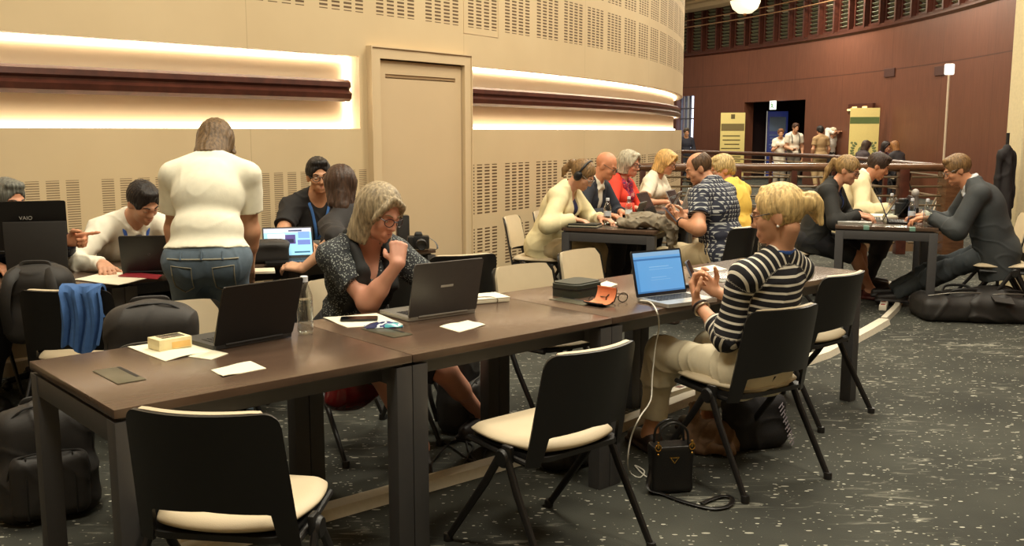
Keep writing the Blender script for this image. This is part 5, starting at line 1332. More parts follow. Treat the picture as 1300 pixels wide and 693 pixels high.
# blue cloth over the chair back
def drape(label, name, col, base, yaw, w, zt, front, back, th=.012, seed=2, cat='cloth', parts=None):
    """cloth folded over an edge running along local x at height zt"""
    r = random.Random(seed); ph = [r.random()*6 for _ in range(4)]; rows = []
    for i in range(26):
        s = i/25; x = (s-.5)*w; row = []
        for j in range(26):
            t = j/25; L = front*(1+.10*math.sin(s*7+ph[0]))+back; q = t*L-back
            z = zt+.014-abs(q) if abs(q) > .03 else zt+.014-.03*(q/.03)**2
            y = -.02*sst(-.03, .03, q)*2+.02 if True else 0
            am = .016*min(1, abs(q)/.12); y += am*math.sin(s*17+ph[1]+q*5)+am*.6*math.sin(s*31+ph[2])-.0*q
            y += (-.028 if q > 0 else .024)*min(1, abs(q)/.03)
            row.append((x*(1-.12*max(0, q)/front)+.012*math.sin(q*16+ph[3]), y, z))
        rows.append(row)
    o = MB().sheet(rows, th).build(name, mat(name+'_fabric', col, .85, bump=.12, bscale=400, noise=.1)); o.location = base; o.rotation_euler = (0, 0, yaw); return tag(o, label, cat)
p = back_pt(.58, .785); q = Vector((-2.08, 4.72, 0))+rotz(0) @ Vector((p.x, p.y, 0))
drape('blue cloth hanging over the black chair back at left', 'blue_cloth', (66, 104, 160), (q.x-.02, q.y, 0), 0, .185, .800, .30, .16, seed=5)
# grey jacket heaped on the middle table and hanging off its corner
def local_solid(name, ps, vox, m, loc, rz, label, cat, **kw):
    o = solid(name, ps, vox, m, None, **kw); o.location = loc; o.rotation_euler = (0, 0, rz); return tag(o, label, cat)
e0 = math.atan2(ME.y, ME.x)
GJ = mat('grey_beige_jacket_cloth', (132, 122, 104), .85, bump=.1, noise=.12)
local_solid('jacket', [cap((-.12, .02, .04), (.06, .06, .05), .04, .045), cap((-.10, -.02, .035), (.02, -.07, .03), .034, .03), ell((.05, .05, .065), (.13, .09, .055)), cap((-.06, .07, .09), (.12, .02, .10), .024, .03), cap((-.02, -.06, .05), (.14, -.05, .07), .03, .03), cap((.02, .10, .06), (.2, .08, .07), .03, .034), cap((.10, .0, .07), (.24, -.02, .05), .06, .05), cap((.24, -.03, .05), (.305, -.03, -.02), .045, .04), cap((.30, -.03, -.02), (.318, -.02, -.17), .04, .026, flat=(A(1, 0, 0), .6)), cap((.315, .06, .0), (.318, .06, -.10), .035, .03, flat=(A(1, 0, 0), .6)), cap((.14, .12, .06), (.30, .12, .04), .05, .045)], .008, GJ, mp_(.57, .17, ZT+.003), e0, 'grey beige jacket heaped on the middle table and hanging off its corner', 'jacket', k=.022, disp=folds(12, .016, 52))
# dark folder, tablets and things in the middle group
p = mp_(.165, .10, ZT); root = empty('document_folder', 'dark green black folder before the woman in the cream jacket', 'folder', tuple(p), e0+.1)
mb = MB(); mb.box((0, 0, .022), (.24, .17, .022), .004); mb.box((0, 0, .006), (.25, .18, .010), .003); mb.build('cover', mat('dark_green_leather', (38, 42, 36), .45), root); mb = MB(); mb.box((.003, 0, .014), (.235, .172, .008)); mb.build('pages', mat('aged_pages', (190, 184, 160), .7), root)
DK = mat('dark_olive_lid', (62, 60, 46), .4)
laptop('small dark tablet propped before the bald man', mp_(.28, .92, ZT), MYAW+0, .20, .14, 18, .15, DK, None, keys=False, name='tablet_computer')
laptop('dark brown laptop of the woman in red, lid tilted right', mp_(.34, 1.55, ZT), MYAW+10, .30, .21, 24, .22, mat('dark_brown_lid', (66, 48, 40), .4), None)
laptop('dark brown laptop of the man in the patterned shirt, lid tilted left', mp_(.52, 1.12, ZT), MYAW+180, .30, .21, 28, .24, MATS['dark_brown_lid'], None)
laptop('silver laptop of the woman in yellow', mp_(.50, 1.98, ZT), MYAW+180, .30, .21, 25, .21, SILV, SILV)
laptop('silver laptop before the blonde woman in white', mp_(.26, 2.36, ZT), MYAW, .30, .21, 20, .21, SILV, SILV)
for a_, b_, s_, lb in ((.32, .50, 1, 'white paper before the bald man'), (.55, .62, 1.1, 'white papers beside the grey jacket'), (.60, 1.55, 1, 'papers between the two middle laptops'), (.40, 2.0, 1, 'papers at the far middle table'), (.62, 2.62, 1, 'papers by the bottle at the far table end')):
    q = mp_(a_, b_); sheet_obj('paper_sheet', [(q.x-.12*s_, q.y-.09), (q.x+.10*s_, q.y-.12), (q.x+.13*s_, q.y+.08), (q.x-.09*s_, q.y+.11)], ZT, .006, PAPER, lb, 'paper', sag=.012, seed=int(a_*100))
WCUP = mat('white_ceramic', (232, 228, 216), .3)
for a_, b_, lb in ((.40, 1.86, 'white cup beside the silver laptop'), (.55, 2.28, 'white cup near the far bottle'), (.70, 2.5, 'white cup at the outer far corner of the middle table')):
    root = empty('coffee_cup', lb, 'cup', tuple(mp_(a_, b_, ZT)), 0, 'white cups on the middle tables'); mb = MB(); mb.lathe([(0, 0), (.025, 0), (.04, .07), (.037, .07), (.023, .006), (0, .006)], 18); mb.build('cup_body', WCUP, root)
    mb = MB(); mb.tube(bez([(.037, 0, .06), (.062, 0, .05), (.06, 0, .025), (.032, 0, .02)], 5), .005, n=6); mb.build('handle', WCUP, root)
# right table
laptop('open laptop of the ponytailed woman, dark lid tilted away', rp_(.28, .62, ZT), RYAW, .30, .21, 30, .21, GUN, SILV)
laptop('open laptop with a bright lower deck and dark screen edge', rp_(.40, 1.02, ZT), RYAW+6, .30, .21, 36, .22, BLKL, PAPER, keys=False)
laptop('laptop with a blue screen before the man in the dark suit', rp_(.52, .42, ZT), RYAW+180, .30, .21, 22, .21, BLKL, None, screen=screen_material('deep_blue_screen', 'deep'))
laptop('closed silver laptop near the left edge of the right table', rp_(.15, .16, ZT), RYAW+90, .27, .20, -88, .2, SILV, SILV, keys=False)
q = rp_(.56, 1.05, ZT); root = empty('camera', 'dark camera on the right table behind the blue screen laptop', 'camera', tuple(q), .5)
mb = MB(); mb.box((0, 0, .07), (.14, .09, .13), .015); mb.box((0, 0, .15), (.07, .06, .04), .01); mb.build('camera_body', CAMB, root); mb = MB(); mb.lathe([(.04, 0), (.042, .1), (.035, .11), (0, .105)], 18, M=Matrix.Translation((0, -.04, .07)) @ rotx(PI/2)); mb.build('lens', BLK, root)
q = rp_(.66, .72, ZT); root = empty('microphone', 'round headed grey microphone standing on the right table', 'microphone', tuple(q), 0)
mb = MB(); mb.lathe([(0, 0), (.05, 0), (.05, .012), (.012, .02), (.009, .12), (0, .12)], 16); mb.build('stand', BLK, root); mb = MB(); mb.ball((-.02, 0, .24), (.034, .034, .038), seg=14); mb.build('head_grille', mat('grey_mesh_head', (170, 166, 160), .5, metal=.3, bump=.3), root); mb = MB(); mb.tube([(0, 0, .11), (-.016, 0, .21)], [.016, .022], n=10); mb.build('handle', mat('grey_handle', (120, 118, 114), .4), root)
# ---- floor trunking and power strips
TRK = mat('cream_cable_trunking', (224, 216, 196), .5); RED = mat('red_switch', (170, 36, 36), .35)
def trunk(label, pts, w=.105, h=.042, group=None):
    pts = [Vector(p) for p in pts]; L = []; vs = []; fs = []
    n = len(pts); prof = [(-w/2, 0), (-w*.36, h), (w*.36, h), (w/2, 0)]
    for i in range(n):
        t = (pts[min(i+1, n-1)]-pts[max(i-1, 0)]).normalized(); s_ = Vector((t.y, -t.x, 0)); vs += [pts[i]+s_*a_+V(0, 0, b_) for a_, b_ in prof]
    for i in range(n-1):
        for k in range(4): fs.append((i*4+k, i*4+(k+1) % 4, i*4+4+(k+1) % 4, i*4+4+k))
    fs += [(3, 2, 1, 0), tuple((n-1)*4+k for k in range(4))]
    mb = MB(); mb.add(vs, fs); o = mb.build('cable_trunking', TRK, smooth=False); return tag(o, label, 'cable trunking', group)
trunk('long cream cable trunking running on the carpet under the front row', [fr(.2, .54), fr(1.04, .53), fr(1.72, .512), fr(2.4, .50), fr(2.9, .56), fr(3.4, .62), fr(4.0, .64), pz(1045, 453), pz(1100, 424), pz(1122, 411)])
q0, q1 = pz(1122, 409), pz(1143, 380); trunk('cream cable trunking bending toward the right table', [q0, (q0+q1)/2+V(.03, 0, 0), q1, pz(1128, 362)], w=.06)
def power_strip(label, c, ang, n=4, L=.42):
    root = empty('power_strip', label, 'power strip', (c.x, c.y, 0), ang, 'white power strips on the carpet')
    mb = MB(); mb.box((0, 0, .024), (L, .062, .048), .008); mb.build('strip_body', TRK, root)
    for k in range(n):
        x = -L*.38+k*L*.76/(n-1); mb = MB(); mb.box((x, 0, .0485), (.045, .036, .003), .001); mb.build('socket', mat('brown_red_socket', (110, 52, 44), .5) if k % 2 else RED, root)
    return root
power_strip('power strip with red switches on the carpet behind the lower left chair', fr(.66, .62), FPHI-.0, 4, .5)
c = fr(3.52, .74); power_strip('power strip seen beside the trouser leg of the striped woman', V(c.x, c.y, 0), FPHI+.05, 4, .5)
c = pz(1122, 390); power_strip('power strip with red sockets at the end of the cable trunking by the right table', V(c.x, c.y, 0), 1.15, 3, .36)
p = pz(115, 530); q = V(p.x, p.y, 0); power_strip('power strip with red ends on the carpet behind the near table legs', q, FPHI, 3, .4)
for k, pts in enumerate(([(560, 560), (580, 572), (600, 585), (640, 592), (660, 578)], [(590, 548), (596, 575), (612, 588), (618, 570), (640, 560)], [(545, 590), (575, 560), (600, 566), (590, 588)])):
    mb = MB(); mb.tube(bez([pz(x, y, .006) for x, y in pts], 8), .0045, n=6); tag(mb.build('extension_cable', BLK), ('long black cord winding behind the table leg pair', 'looped black cord beside the trunking', 'short black cord under the front row')[k], 'cable')
for k, pts in enumerate(([(1128, 368), (1110, 374), (1098, 362), (1102, 348), (1115, 336)],)):
    mb = MB(); mb.tube(bez([pz(x, y, .006) if y > 340 else pz(x, y, .1) for x, y in pts], 8), .007, n=6); tag(mb.build('extension_cable', mat('grey_cable', (150, 142, 122), .5)), 'grey cable leaving the trunking under the right table', 'cable')
# ================================================================ far things behind the rail
def banner(px, y0, y1, wpx, label, lines, col, Y=None, style=0):
    a = hit(px, RO-.5); p = pol(a, RO-.5); d = p.y; zt = pd(px, y0, d).z; w = wpx/FPX*d; h = zt-.05
    root = empty('roll_up_banner', label, 'banner', (p.x, p.y, 0), math.atan2(p.y, p.x)-PI/2)
    mb = MB(); mb.box((0, 0, .05+h/2), (w, .02, h), .002); mb.build('banner_panel', mat('banner_yellow_%d' % style, col, .6, noise=.03), root)
    mb = MB(); mb.box((0, 0, .03), (w+.06, .2, .06), .01); mb.build('base', DFRAME, root)
    DKT = mat('banner_ink', (96, 84, 44), .6)
    if style == 0:
        mb = MB(); mb.box((0, -.012, zt-.45), (w*.94, .004, .22)); mb.build('title_band', mat('banner_olive', (120, 104, 62), .6), root); r = random.Random(3)
        mb = MB()
        for k in range(9): mb.box((-.02+r.random()*.06-.03, -.012, zt-.72-k*.13), (w*(.6+.2*r.random()), .004, .035))
        mb.box((0, -.012, zt-.12), (.12, .004, .14)); mb.build('text_lines', DKT, root)
    else:
        mb = MB(); mb.box((0, -.012, zt-.30), (w*.99, .004, .16)); mb.build('title_band', mat('banner_green', (96, 116, 62), .6), root)
        mb = MB(); c = zt-1.05
        for k in range(20):
            a_ = PI*.75+k/19*PI*1.5; mb.ball((.26*math.cos(a_), -.012, c+.26*math.sin(a_)), (.05, .006, .028), M=roty(-a_), seg=8)
        mb.lathe([(.10, -.004), (.13, -.004), (.13, .004), (.10, .004)], 20, M=Matrix.Translation((0, -.012, c)) @ rotx(PI/2)); mb.box((0, -.012, c), (.02, .006, .26)); mb.box((0, -.012, c+.03), (.16, .006, .02)); mb.build('wreath_emblem', mat('emblem_green', (120, 132, 84), .6), root)
        mb = MB()
        for sx in (-1, 1):
            for z in (c-.28, c+.2, c): mb.ball((sx*w*.4, -.012, z), (.03, .006, .03), seg=8)
        mb.build('corner_marks', MATS['emblem_green'], root)
    return root
banner(930, 143, 205, 30, 'tall yellow text banner left of the dark doorway', 9, (226, 208, 132), style=0)
banner(1097, 137, 200, 35, 'yellow banner with a round green emblem under the light bar', 0, (236, 218, 138), style=1)
# blue poster inside the doorway, exit sign
a = hit(987, RO+1.2); p = pol(a, RO+1.2); root = empty('display_screen', 'tall blue poster stand inside the dark doorway', 'poster', (p.x, p.y, 0), math.atan2(p.y, p.x)-PI/2)
mb = MB(); mb.box((0, 0, 1.1), (.62, .05, 2.1), .01); mb.build('panel', mat('deep_blue_poster', (40, 56, 128), .4, emit=.25), root)
mb = MB(); mb.box((0, -.028, 1.75), (.5, .006, .45)); 
for k in range(8): mb.box((-.03, -.028, 1.4-k*.1), (.44-.05*(k % 3), .006, .03))
mb.build('printed_lines', mat('pale_blue_print', (120, 150, 196), .5), root); mb = MB(); mb.box((-.34, 0, 1.1), (.03, .05, 2.12), .004); mb.build('edge_strip', mat('pale_edge', (200, 196, 186), .4, emit=.3), root)
o = wallitem(985.5, pd(985, 134, 30).z, .26, .26, .06, 'exit_sign', 'white and green running figure exit sign over the dark doorway', 'exit sign', mat('exit_sign_white', (226, 240, 226), .4, emit=1.2), off=.12)
mb = MB(); mb.ball((-.032, .03, .07), (.004, .022, .022), seg=8); mb.box((-.032, .0, .0), (.004, .05, .09)); mb.box((-.032, -.045, -.06), (.004, .09, .026), M=rotx(.5)); mb.box((-.032, .04, -.06), (.004, .09, .026), M=rotx(-.7)); mb.box((-.032, .06, .02), (.004, .07, .02)); mb.build('running_figure', mat('exit_green', (70, 150, 90), .5), o, smooth=False)
# light bar fixture above the emblem banner
root = empty('light_bar', 'row of small lit glass bars on the wall above the emblem banner', 'wall light', tuple(pol(hit(1092, RO-.12), RO-.12, 0)), hit(1092, RO)-PI/2)
a = hit(1092, RO-.12); zc = pd(1092, 138, pol(a, RO).y).z; LBM = mat('amber_glass_bar', (255, 214, 140), .3, noise=0, emit=1.6)
mb = MB(); mb.box((0, 0, zc), (1.2, .08, .26), .01); mb.build('backplate', WOODR, root)
for k in range(5):
    mb = MB(); mb.box((-.5+k*.25, -.05, zc+(.03 if k % 2 else -.02)), (.2, .03, .05), .008); mb.build('glass_bar', LBM, root)
# softbox on a tall thin stand
p = pd(1198, 205, 18.0); zt = pd(1203, 88, 18).z; root = empty('light_stand', 'white square lamp on a tall thin white stand against the wood wall', 'lamp', (p.x, p.y, 0), -.3)
WH = mat('white_stand', (214, 196, 172), .5)
mb = MB(); mb.tube([(0, 0, .02), (0, 0, zt-.1)], .022, n=8); mb.build('pole', WH, root)
for k in range(3): a_ = 2*PI*k/3; mb = MB(); mb.tube([(0, 0, .5), (.35*math.cos(a_), .35*math.sin(a_), .01)], .014, n=6); mb.build('leg', WH, root)
mb = MB(); mb.box((0, 0, zt), (.17, .06, .2), .03); mb.build('lamp_head', mat('lamp_diffuser', (250, 246, 234), .4, emit=1.2), root)
# bowl pendant
p = pd(946, 8, 27.5); root = empty('pendant_lamp', 'glowing bowl pendant lamp hanging from the ceiling before the gallery', 'ceiling lamp', (p.x, p.y, 0), 0)
zb = pd(946, 17.5, 27.5).z; r = 19/FPX*27.5
mb = MB(); mb.lathe([(0, zb), (r*.45, zb+.02), (r*.8, zb+.14), (r*.95, zb+.30), (r*.97, zb+.34)], 28); mb.build('glass_bowl', mat('bowl_glass', (255, 240, 200), .4, noise=0, emit=1.15), root)
mb = MB(); mb.lathe([(r*.99, zb+.34), (r*1.04, zb+.36), (r*1.04, zb+.40), (r*.99, zb+.42)], 28); mb.ball((0, 0, zb-.02), .05, seg=10); mb.build('metal_ring', mat('brass_ring', (150, 104, 60), .35, metal=.7), root)
mb = MB(); mb.lathe([(r*.97, zb+.42), (r*1.0, zb+.55), (r*.7, zb+.72), (0, zb+.76)], 28); mb.build('upper_bowl', mat('upper_bowl_glass', (236, 214, 166), .4, noise=0, emit=.7), root); mb = MB(); mb.tube([(0, 0, zb+.7), (0, 0, ZC)], .02, n=8); mb.build('rod', MATS['brass_ring'], root)
# dark rolled bag beside the pale pillar
p = pd(1272, 240, 9.15); o = local_solid('coat', [cap((0, 0, .72), (0, 0, 1.22), .11, .075), cap((-.09, 0, 1.30), (.09, 0, 1.30), .05), cap((-.12, .0, 1.27), (-.14, 0, .82), .045, .038), cap((.12, .0, 1.27), (.14, 0, .82), .045, .038), ell((0, 0, 1.36), (.05, .05, .04))], .014, mat('black_coat', (28, 24, 26), .8, bump=.1), (p.x+.02, p.y, 0), .2, 'black coat hanging beside the pale pillar at the right edge', 'coat', k=.05, disp=folds(22, .012, 18))
o.scale = (.62, .8, 1)
root = empty('coat_stand', 'thin dark coat stand under the black coat at the right edge', 'coat stand', (p.x+.02, p.y, 0), 0)
mb = MB(); mb.tube([(0, 0, .02), (0, 0, 1.5)], .016, n=8); mb.build('pole', BLK, root); mb = MB(); mb.lathe([(0, 0), (.17, 0), (.17, .02), (.02, .04), (0, .04)], 20); mb.build('base', BLK, root)
# ================================================================ the people
def stripe_material():
    m, nt, b = newmat('navy_white_stripes'); L = nt.links; N = nt.nodes
    a = N.new('ShaderNodeAttribute'); a.attribute_name = 'along'
    f = mth(nt, 'FRACT', mth(nt, 'DIVIDE', mth(nt, 'ADD', a.outputs['Fac'], 5), .0335)); k = mth(nt, 'LESS_THAN', f, .30)
    mx = N.new('ShaderNodeMix'); mx.data_type = 'RGBA'; L.new(k, mx.inputs[0]); mx.inputs[6].default_value = lin((24, 23, 30)); mx.inputs[7].default_value = lin((226, 220, 204)); L.new(mx.outputs[2], b.inputs['Base Color']); b.inputs['Roughness'].default_value = .8; return m
def print_material(name, base, dots, scale, thr, ratio=1.0, dots2=None):
    m, nt, b = newmat(name); L = nt.links; N = nt.nodes; tc = N.new('ShaderNodeTexCoord')
    v = N.new('ShaderNodeTexVoronoi'); v.inputs['Scale'].default_value = scale; L.new(tc.outputs['Object'], v.inputs['Vector'])
    n = N.new('ShaderNodeTexNoise'); n.inputs['Scale'].default_value = scale*.7; n.inputs['Detail'].default_value = 2; L.new(tc.outputs['Object'], n.inputs['Vector'])
    k = mth(nt, 'LESS_THAN', mth(nt, 'ADD', v.outputs['Distance'], mth(nt, 'MULTIPLY', n.outputs['Fac'], .35)), thr)
    mx = N.new('ShaderNodeMix'); mx.data_type = 'RGBA'; L.new(k, mx.inputs[0]); mx.inputs[6].default_value = lin(base); mx.inputs[7].default_value = lin(dots); cur = mx.outputs[2]
    if dots2:
        m2 = N.new('ShaderNodeMix'); m2.data_type = 'RGBA'; L.new(mth(nt, 'GREATER_THAN', n.outputs['Fac'], .58), m2.inputs[0]); L.new(cur, m2.inputs[6]); m2.inputs[7].default_value = lin(dots2); cur = m2.outputs[2]
    L.new(cur, b.inputs['Base Color']); b.inputs['Roughness'].default_value = .8; return m
def check_material(name, base, line, s=.045):
    """small printed blocks in rows, following the cloth"""
    m, nt, b = newmat(name); L = nt.links; N = nt.nodes; tc = N.new('ShaderNodeTexCoord'); sp = N.new('ShaderNodeSeparateXYZ'); L.new(tc.outputs['Object'], sp.inputs[0])
    f = lambda v, p, w: mth(nt, 'LESS_THAN', mth(nt, 'FRACT', mth(nt, 'DIVIDE', mth(nt, 'ADD', v, 5), p)), w)
    sx = mth(nt, 'ADD', mth(nt, 'ADD', sp.outputs[0], mth(nt, 'MULTIPLY', sp.outputs[1], .8)), 0)
    a = mth(nt, 'MULTIPLY', f(sx, s, .55), f(sp.outputs[2], s, .28)); c = mth(nt, 'MULTIPLY', f(sx, s, .16), f(mth(nt, 'ADD', sp.outputs[2], s*.4), s, .5))
    mx = N.new('ShaderNodeMix'); mx.data_type = 'RGBA'; L.new(mth(nt, 'MAXIMUM', a, c), mx.inputs[0]); mx.inputs[6].default_value = lin(base); mx.inputs[7].default_value = lin(line); L.new(mx.outputs[2], b.inputs['Base Color']); b.inputs['Roughness'].default_value = .8; return m
def cloth(name, rgb, rough=.8, **k): return mat('cloth_'+name, rgb, rough, bump=.10, bscale=350, noise=k.pop('noise', .05), nscale=30, **k)
def top(m, sleeve='short', off=.012, hem=-.10, neck='crew', name='shirt', fold=.004, **k):
    P = {'torso': off, 'pelvis': off+.004}
    if sleeve == 'short': P['uarm'] = (off+.008, None, .62)
    elif sleeve == 'elbow': P['uarm'] = off+.006; P['farm'] = (off+.004, None, .18)
    elif sleeve == 'three': P['uarm'] = off+.004; P['farm'] = (off+.006, None, .45)
    elif sleeve == 'long': P['uarm'] = off+.004; P['farm'] = (off+.004, None, .96)
    elif sleeve == 'none': P['uarm'] = (off-.004, None, .10)
    return dict(name=name, mat=m, parts=P, hem=hem, neck=neck, fold=fold, **k)
def trousers(m, frac=1.04, off=.012, top_=.13, name='trousers', **k):
    return dict(name=name, mat=m, parts={'pelvis': off, 'torso': off, 'thigh': off, 'shin': (off+.010, None, frac)}, top=top_, fold=k.pop('fold', .005), k=.05, **k)
def jacket(m, opening=(.10, .045, .02), off=.026, hem=-.12, name='jacket', **k):
    return dict(name=name, mat=m, parts={'torso': off, 'pelvis': off+.002, 'uarm': off-.002, 'farm': (off-.002, None, .97)}, hem=hem, open=opening, fold=k.pop('fold', .0045), ff=20, loose=k.pop('loose', .016), **k)
def collar(ctx, r=.013, w=.062, drop=.05, up=.0):
    N_, F2, s = ctx['N'], ctx['F2'], ctx['s']; p = lambda x, y, z: N_+F2 @ A(x, y-up*.3, z+up)*s
    out = []
    for sx in (-1, 1):
        pts = [p(0, -.062, .040), p(sx*.045, -.045, .042), p(sx*w, -.002, .030), p(sx*w*.75, .045, .0), p(sx*.022, .075, -.03), p(sx*.05, .085, -drop)]
        for a, b in zip(pts[:-1], pts[1:]): out.append(cap(a, b, r, r, 'collar'))
    return out
def lapels(ctx, r=.014):
    N_, F2, s = ctx['N'], ctx['F2'], ctx['s']; p = lambda x, y, z: N_+F2 @ A(x, y, z)*s; out = []
    for sx in (-1, 1):
        pts = [p(0, -.075, .030), p(sx*.05, -.055, .034), p(sx*.078, -.005, .018), p(sx*.082, .06, -.05), p(sx*.075, .10, -.12), p(sx*.06, .12, -.20)]
        for a, b in zip(pts[:-1], pts[1:]): out.append(cap(a, b, r, r*1.1, 'collar'))
    return out
SIT = .55
# ---- the woman in the striped top, side on, looking at her phone
wl, wr = V(.815, 4.22, .765), V(.935, 4.43, .785)
def fseat(loc, face, d): return (loc[0]-d*math.cos(math.radians(face)), loc[1]-d*math.sin(math.radians(face)))
STR = stripe_material()
root, cx = person('blonde woman in a striped top and white trousers, seated side on, holding a phone', (1.04, 4.17), 122, S=1.65, hip=.492, neckl=.125, lean=(-20, -8), twist=2, fat=1.02, vox=.005,
    head=(36, 10, 0), neck=-18, lh=(wl, (.05, .45, .88), (.6, -.65, .3), 'hold'), rh=(wr, (-.62, .30, .62), (-.35, -.85, .2), 'hold'), le=(-.15, -.25, -1), re=(.5, -.2, -.85),
    feet=[(V(.66, 4.50, .09), 10), (V(.98, 4.72, .09), -8)], skin=(206, 152, 118), hair='bun', haircol=(216, 184, 126), glasses=(34, 26, 24), brow=(150, 116, 76),
    garments=[trousers(cloth('cream_white_trousers', (226, 214, 184)), .80, .016, fold=.008), top(STR, 'three', .012, -.12, 'scoop', stripes=True, name='striped_top', fold=.005)], lanyard=((52, 92, 168), .20, .0085, 1), shoes=(60, 44, 38))
# bracelets
el, w_ = cx['J']['l'][1], cx['J']['l'][2]
for t, m_ in ((.90, mat('dark_bracelet', (44, 34, 30), .4)), (.83, mat('silver_bracelet', (170, 156, 132), .3, metal=.7))):
    c = el+(w_-el)*t; d = nrm(w_-el); a = nrm(np.cross(d, A(0, 0, 1))); b_ = np.cross(d, a); r_ = .0345
    tube_child('bracelet', [c+a*math.cos(q)*r_+b_*math.sin(q)*r_ for q in np.linspace(0, 2*PI, 20)[:-1]], .005, m_, root, closed=True)
ec = cx['H'](-.079, -.004, -.045); MB().ball(ec, .006, seg=8).build('earring', mat('pearl', (226, 220, 206), .3), root)
PH_ROT = None
# ---- the thoughtful woman
PR6 = print_material('dark_speckled_print', (42, 46, 50), (150, 156, 152), 105, .50)
root, cx = person('grey blonde woman in dark speckled blouse resting her chin on her hand', (-.77, 4.60), -58, S=1.68, hip=.53, lean=(18, 28), twist=0, fat=1.14, vox=.0055,
    head=(20, 22, -5), neck=4, rh=(V(-.490, 4.15, .950), (-.22, -.35, .90), (-.45, -.88, .0), 'fist'), re=(0, .2, -1), lh=(V(-.30, 4.25, .785), (.35, .9, -.1), (0, 0, -1), 'type'), le=(-.8, -.2, -.6),
    feet=[(V(-.16, 4.80, .09), 60), (V(-.42, 4.30, .09), 20)], knee=[A(.3, 1, .6), A(.2, 1, .5)], skin=(202, 146, 122), hair=('bob', .15, 1), haircol=(158, 142, 114), glasses=(52, 28, 36), brow=(140, 118, 90),
    garments=[dict(name='skirt', mat=cloth('black_skirt', (30, 30, 34)), parts={'pelvis': .018, 'torso': .014, 'thigh': (.022, None, .92)}, top=.12, k=.06, fold=.006), top(PR6, 'short', .016, -.06, 'v', name='blouse', fold=.006)], shoes=(40, 34, 34))
N_, F2, s_ = cx['N'], cx['F2'], cx['s']; p = lambda x, y, z: N_+F2 @ A(x, y, z)*s_
pj_ = cx['make_proj'](1); sc_ = []
for sx in (-1, 1):
    q_ = [p(0, -.085, .025), p(sx*.078, -.04, .03)]+[pj_(p(sx*w_, 0, z), lift=.006) for w_, z in ((.088, -.02), (.088, -.07), (.084, -.13), (.080, -.20), (.078, -.27))]
    sc_ += [cap(a, b, .026, .028) for a, b in zip(q_[:-1], q_[1:])]
solid('scarf', sc_, .006, cloth('black_scarf', (26, 27, 28)), root, k=.03, disp=folds(9, .006, 30))
tube_child('earphone_wire', bez([cx['H'](-.07, .03, -.03), p(-.075, .10, -.02), p(-.07, .15, -.14), p(-.02, .175, -.22), p(.04, .17, -.16)], 8), .0025, mat('white_wire', (220, 216, 206), .4), root)
# ---- the standing woman seen from behind
root, cx = person('standing woman seen from behind in pale T-shirt and jeans, leaning over a table', (-1.53, 4.86), 97, S=1.70, hip=.865, lean=(8, 38), fat=1.20, vox=.0065, sw=.178,
    head=(-4, 44, 0), neck=10, lh=(pd(226, 342, 5.22), (.25, .75, -.55), (.3, -.2, -1), 'relax'), rh=(pd(316, 342, 5.22), (-.2, .75, -.55), (0, -.2, -1), 'relax'), le=(-.5, -1, -.05), re=(.5, -1, -.05),
    feet=[(V(-1.68, 4.80, .085), 8), (V(-1.38, 4.82, .085), -8)], knee=[A(0, 1, 0), A(0, 1, 0)], skin=(196, 146, 114), hair=('bob', .15), haircol=(104, 82, 56), brow=(90, 70, 50),
    garments=[trousers(cloth('blue_jeans', (92, 108, 122), noise=.12), .97, .014, .085, name='jeans'), top(cloth('pale_cream_tee', (240, 236, 214)), 'short', .020, .068, 'crew', name='t_shirt', fold=.0025)], shoes=(60, 56, 52))
jn = [cap_ for cap_ in cx['pr'] if cap_.tag in ('pelvis', 'torso', 'thigh_l', 'thigh_r')]
def onback(x, z, off=.0165):
    q = A(x, -.6, z); d = A(0, 1, 0)
    for _ in range(80):
        f = float(field(jn, q[None], .05)[0])-off
        if f < .0008: break
        q = q+d*max(f*.8, .001)
    return q
ST = mat('jean_stitching', (150, 146, 128), .7)
for sx in (-1, 1):
    o = [(sx*.050, .855), (sx*.150, .865), (sx*.146, .755), (sx*.100, .722), (sx*.054, .748)]; pts = []
    for (x0, z0), (x1, z1) in zip(o, o[1:]+o[:1]): pts += [onback(x0+(x1-x0)*t, z0+(z1-z0)*t) for t in np.linspace(0, 1, 8)[:-1]]
    tube_child('back_pocket', pts, .0028, ST, root, n=6, closed=True)
tube_child('waistband', [onback(x, .898, .017) for x in np.linspace(-.17, .17, 24)], .004, ST, root, n=6)
for x in (-.1, 0, .1): tube_child('belt_loop', [onback(x, .895, .019), onback(x, .935, .019)], .006, MATS['cloth_blue_jeans'], root, n=6)
# ---- ponytailed woman in black, from behind
root, cx = person('woman with long brown ponytail in black clothes, seen from behind at the back table', (-.86, 5.47), 150, S=1.62, hip=SIT, lean=(6, 16), fat=1.0, vox=.007, eyes=False,
    head=(-42, 12, 4), neck=10, lh=(pz(384, 341, .80), (-.1, .9, .1), (.4, 0, -.9), 'type'), rh=(brp(-.62, .25, .80), (0, .9, .1), (0, 0, -1), 'type'), le=(-.8, -.3, -.4), re=(.8, -.3, -.4),
    feet=[(V(-1.35, 5.75, .09), 0), (V(-1.1, 5.95, .09), 0)], skin=(206, 158, 126), hair=('long', .34), haircol=(64, 44, 32), garments=[trousers(cloth('black_trousers', (30, 29, 31))), top(cloth('black_blouse', (32, 28, 28)), 'elbow', .020, -.10, 'crew', fold=.008)], shoes=(30, 28, 28))
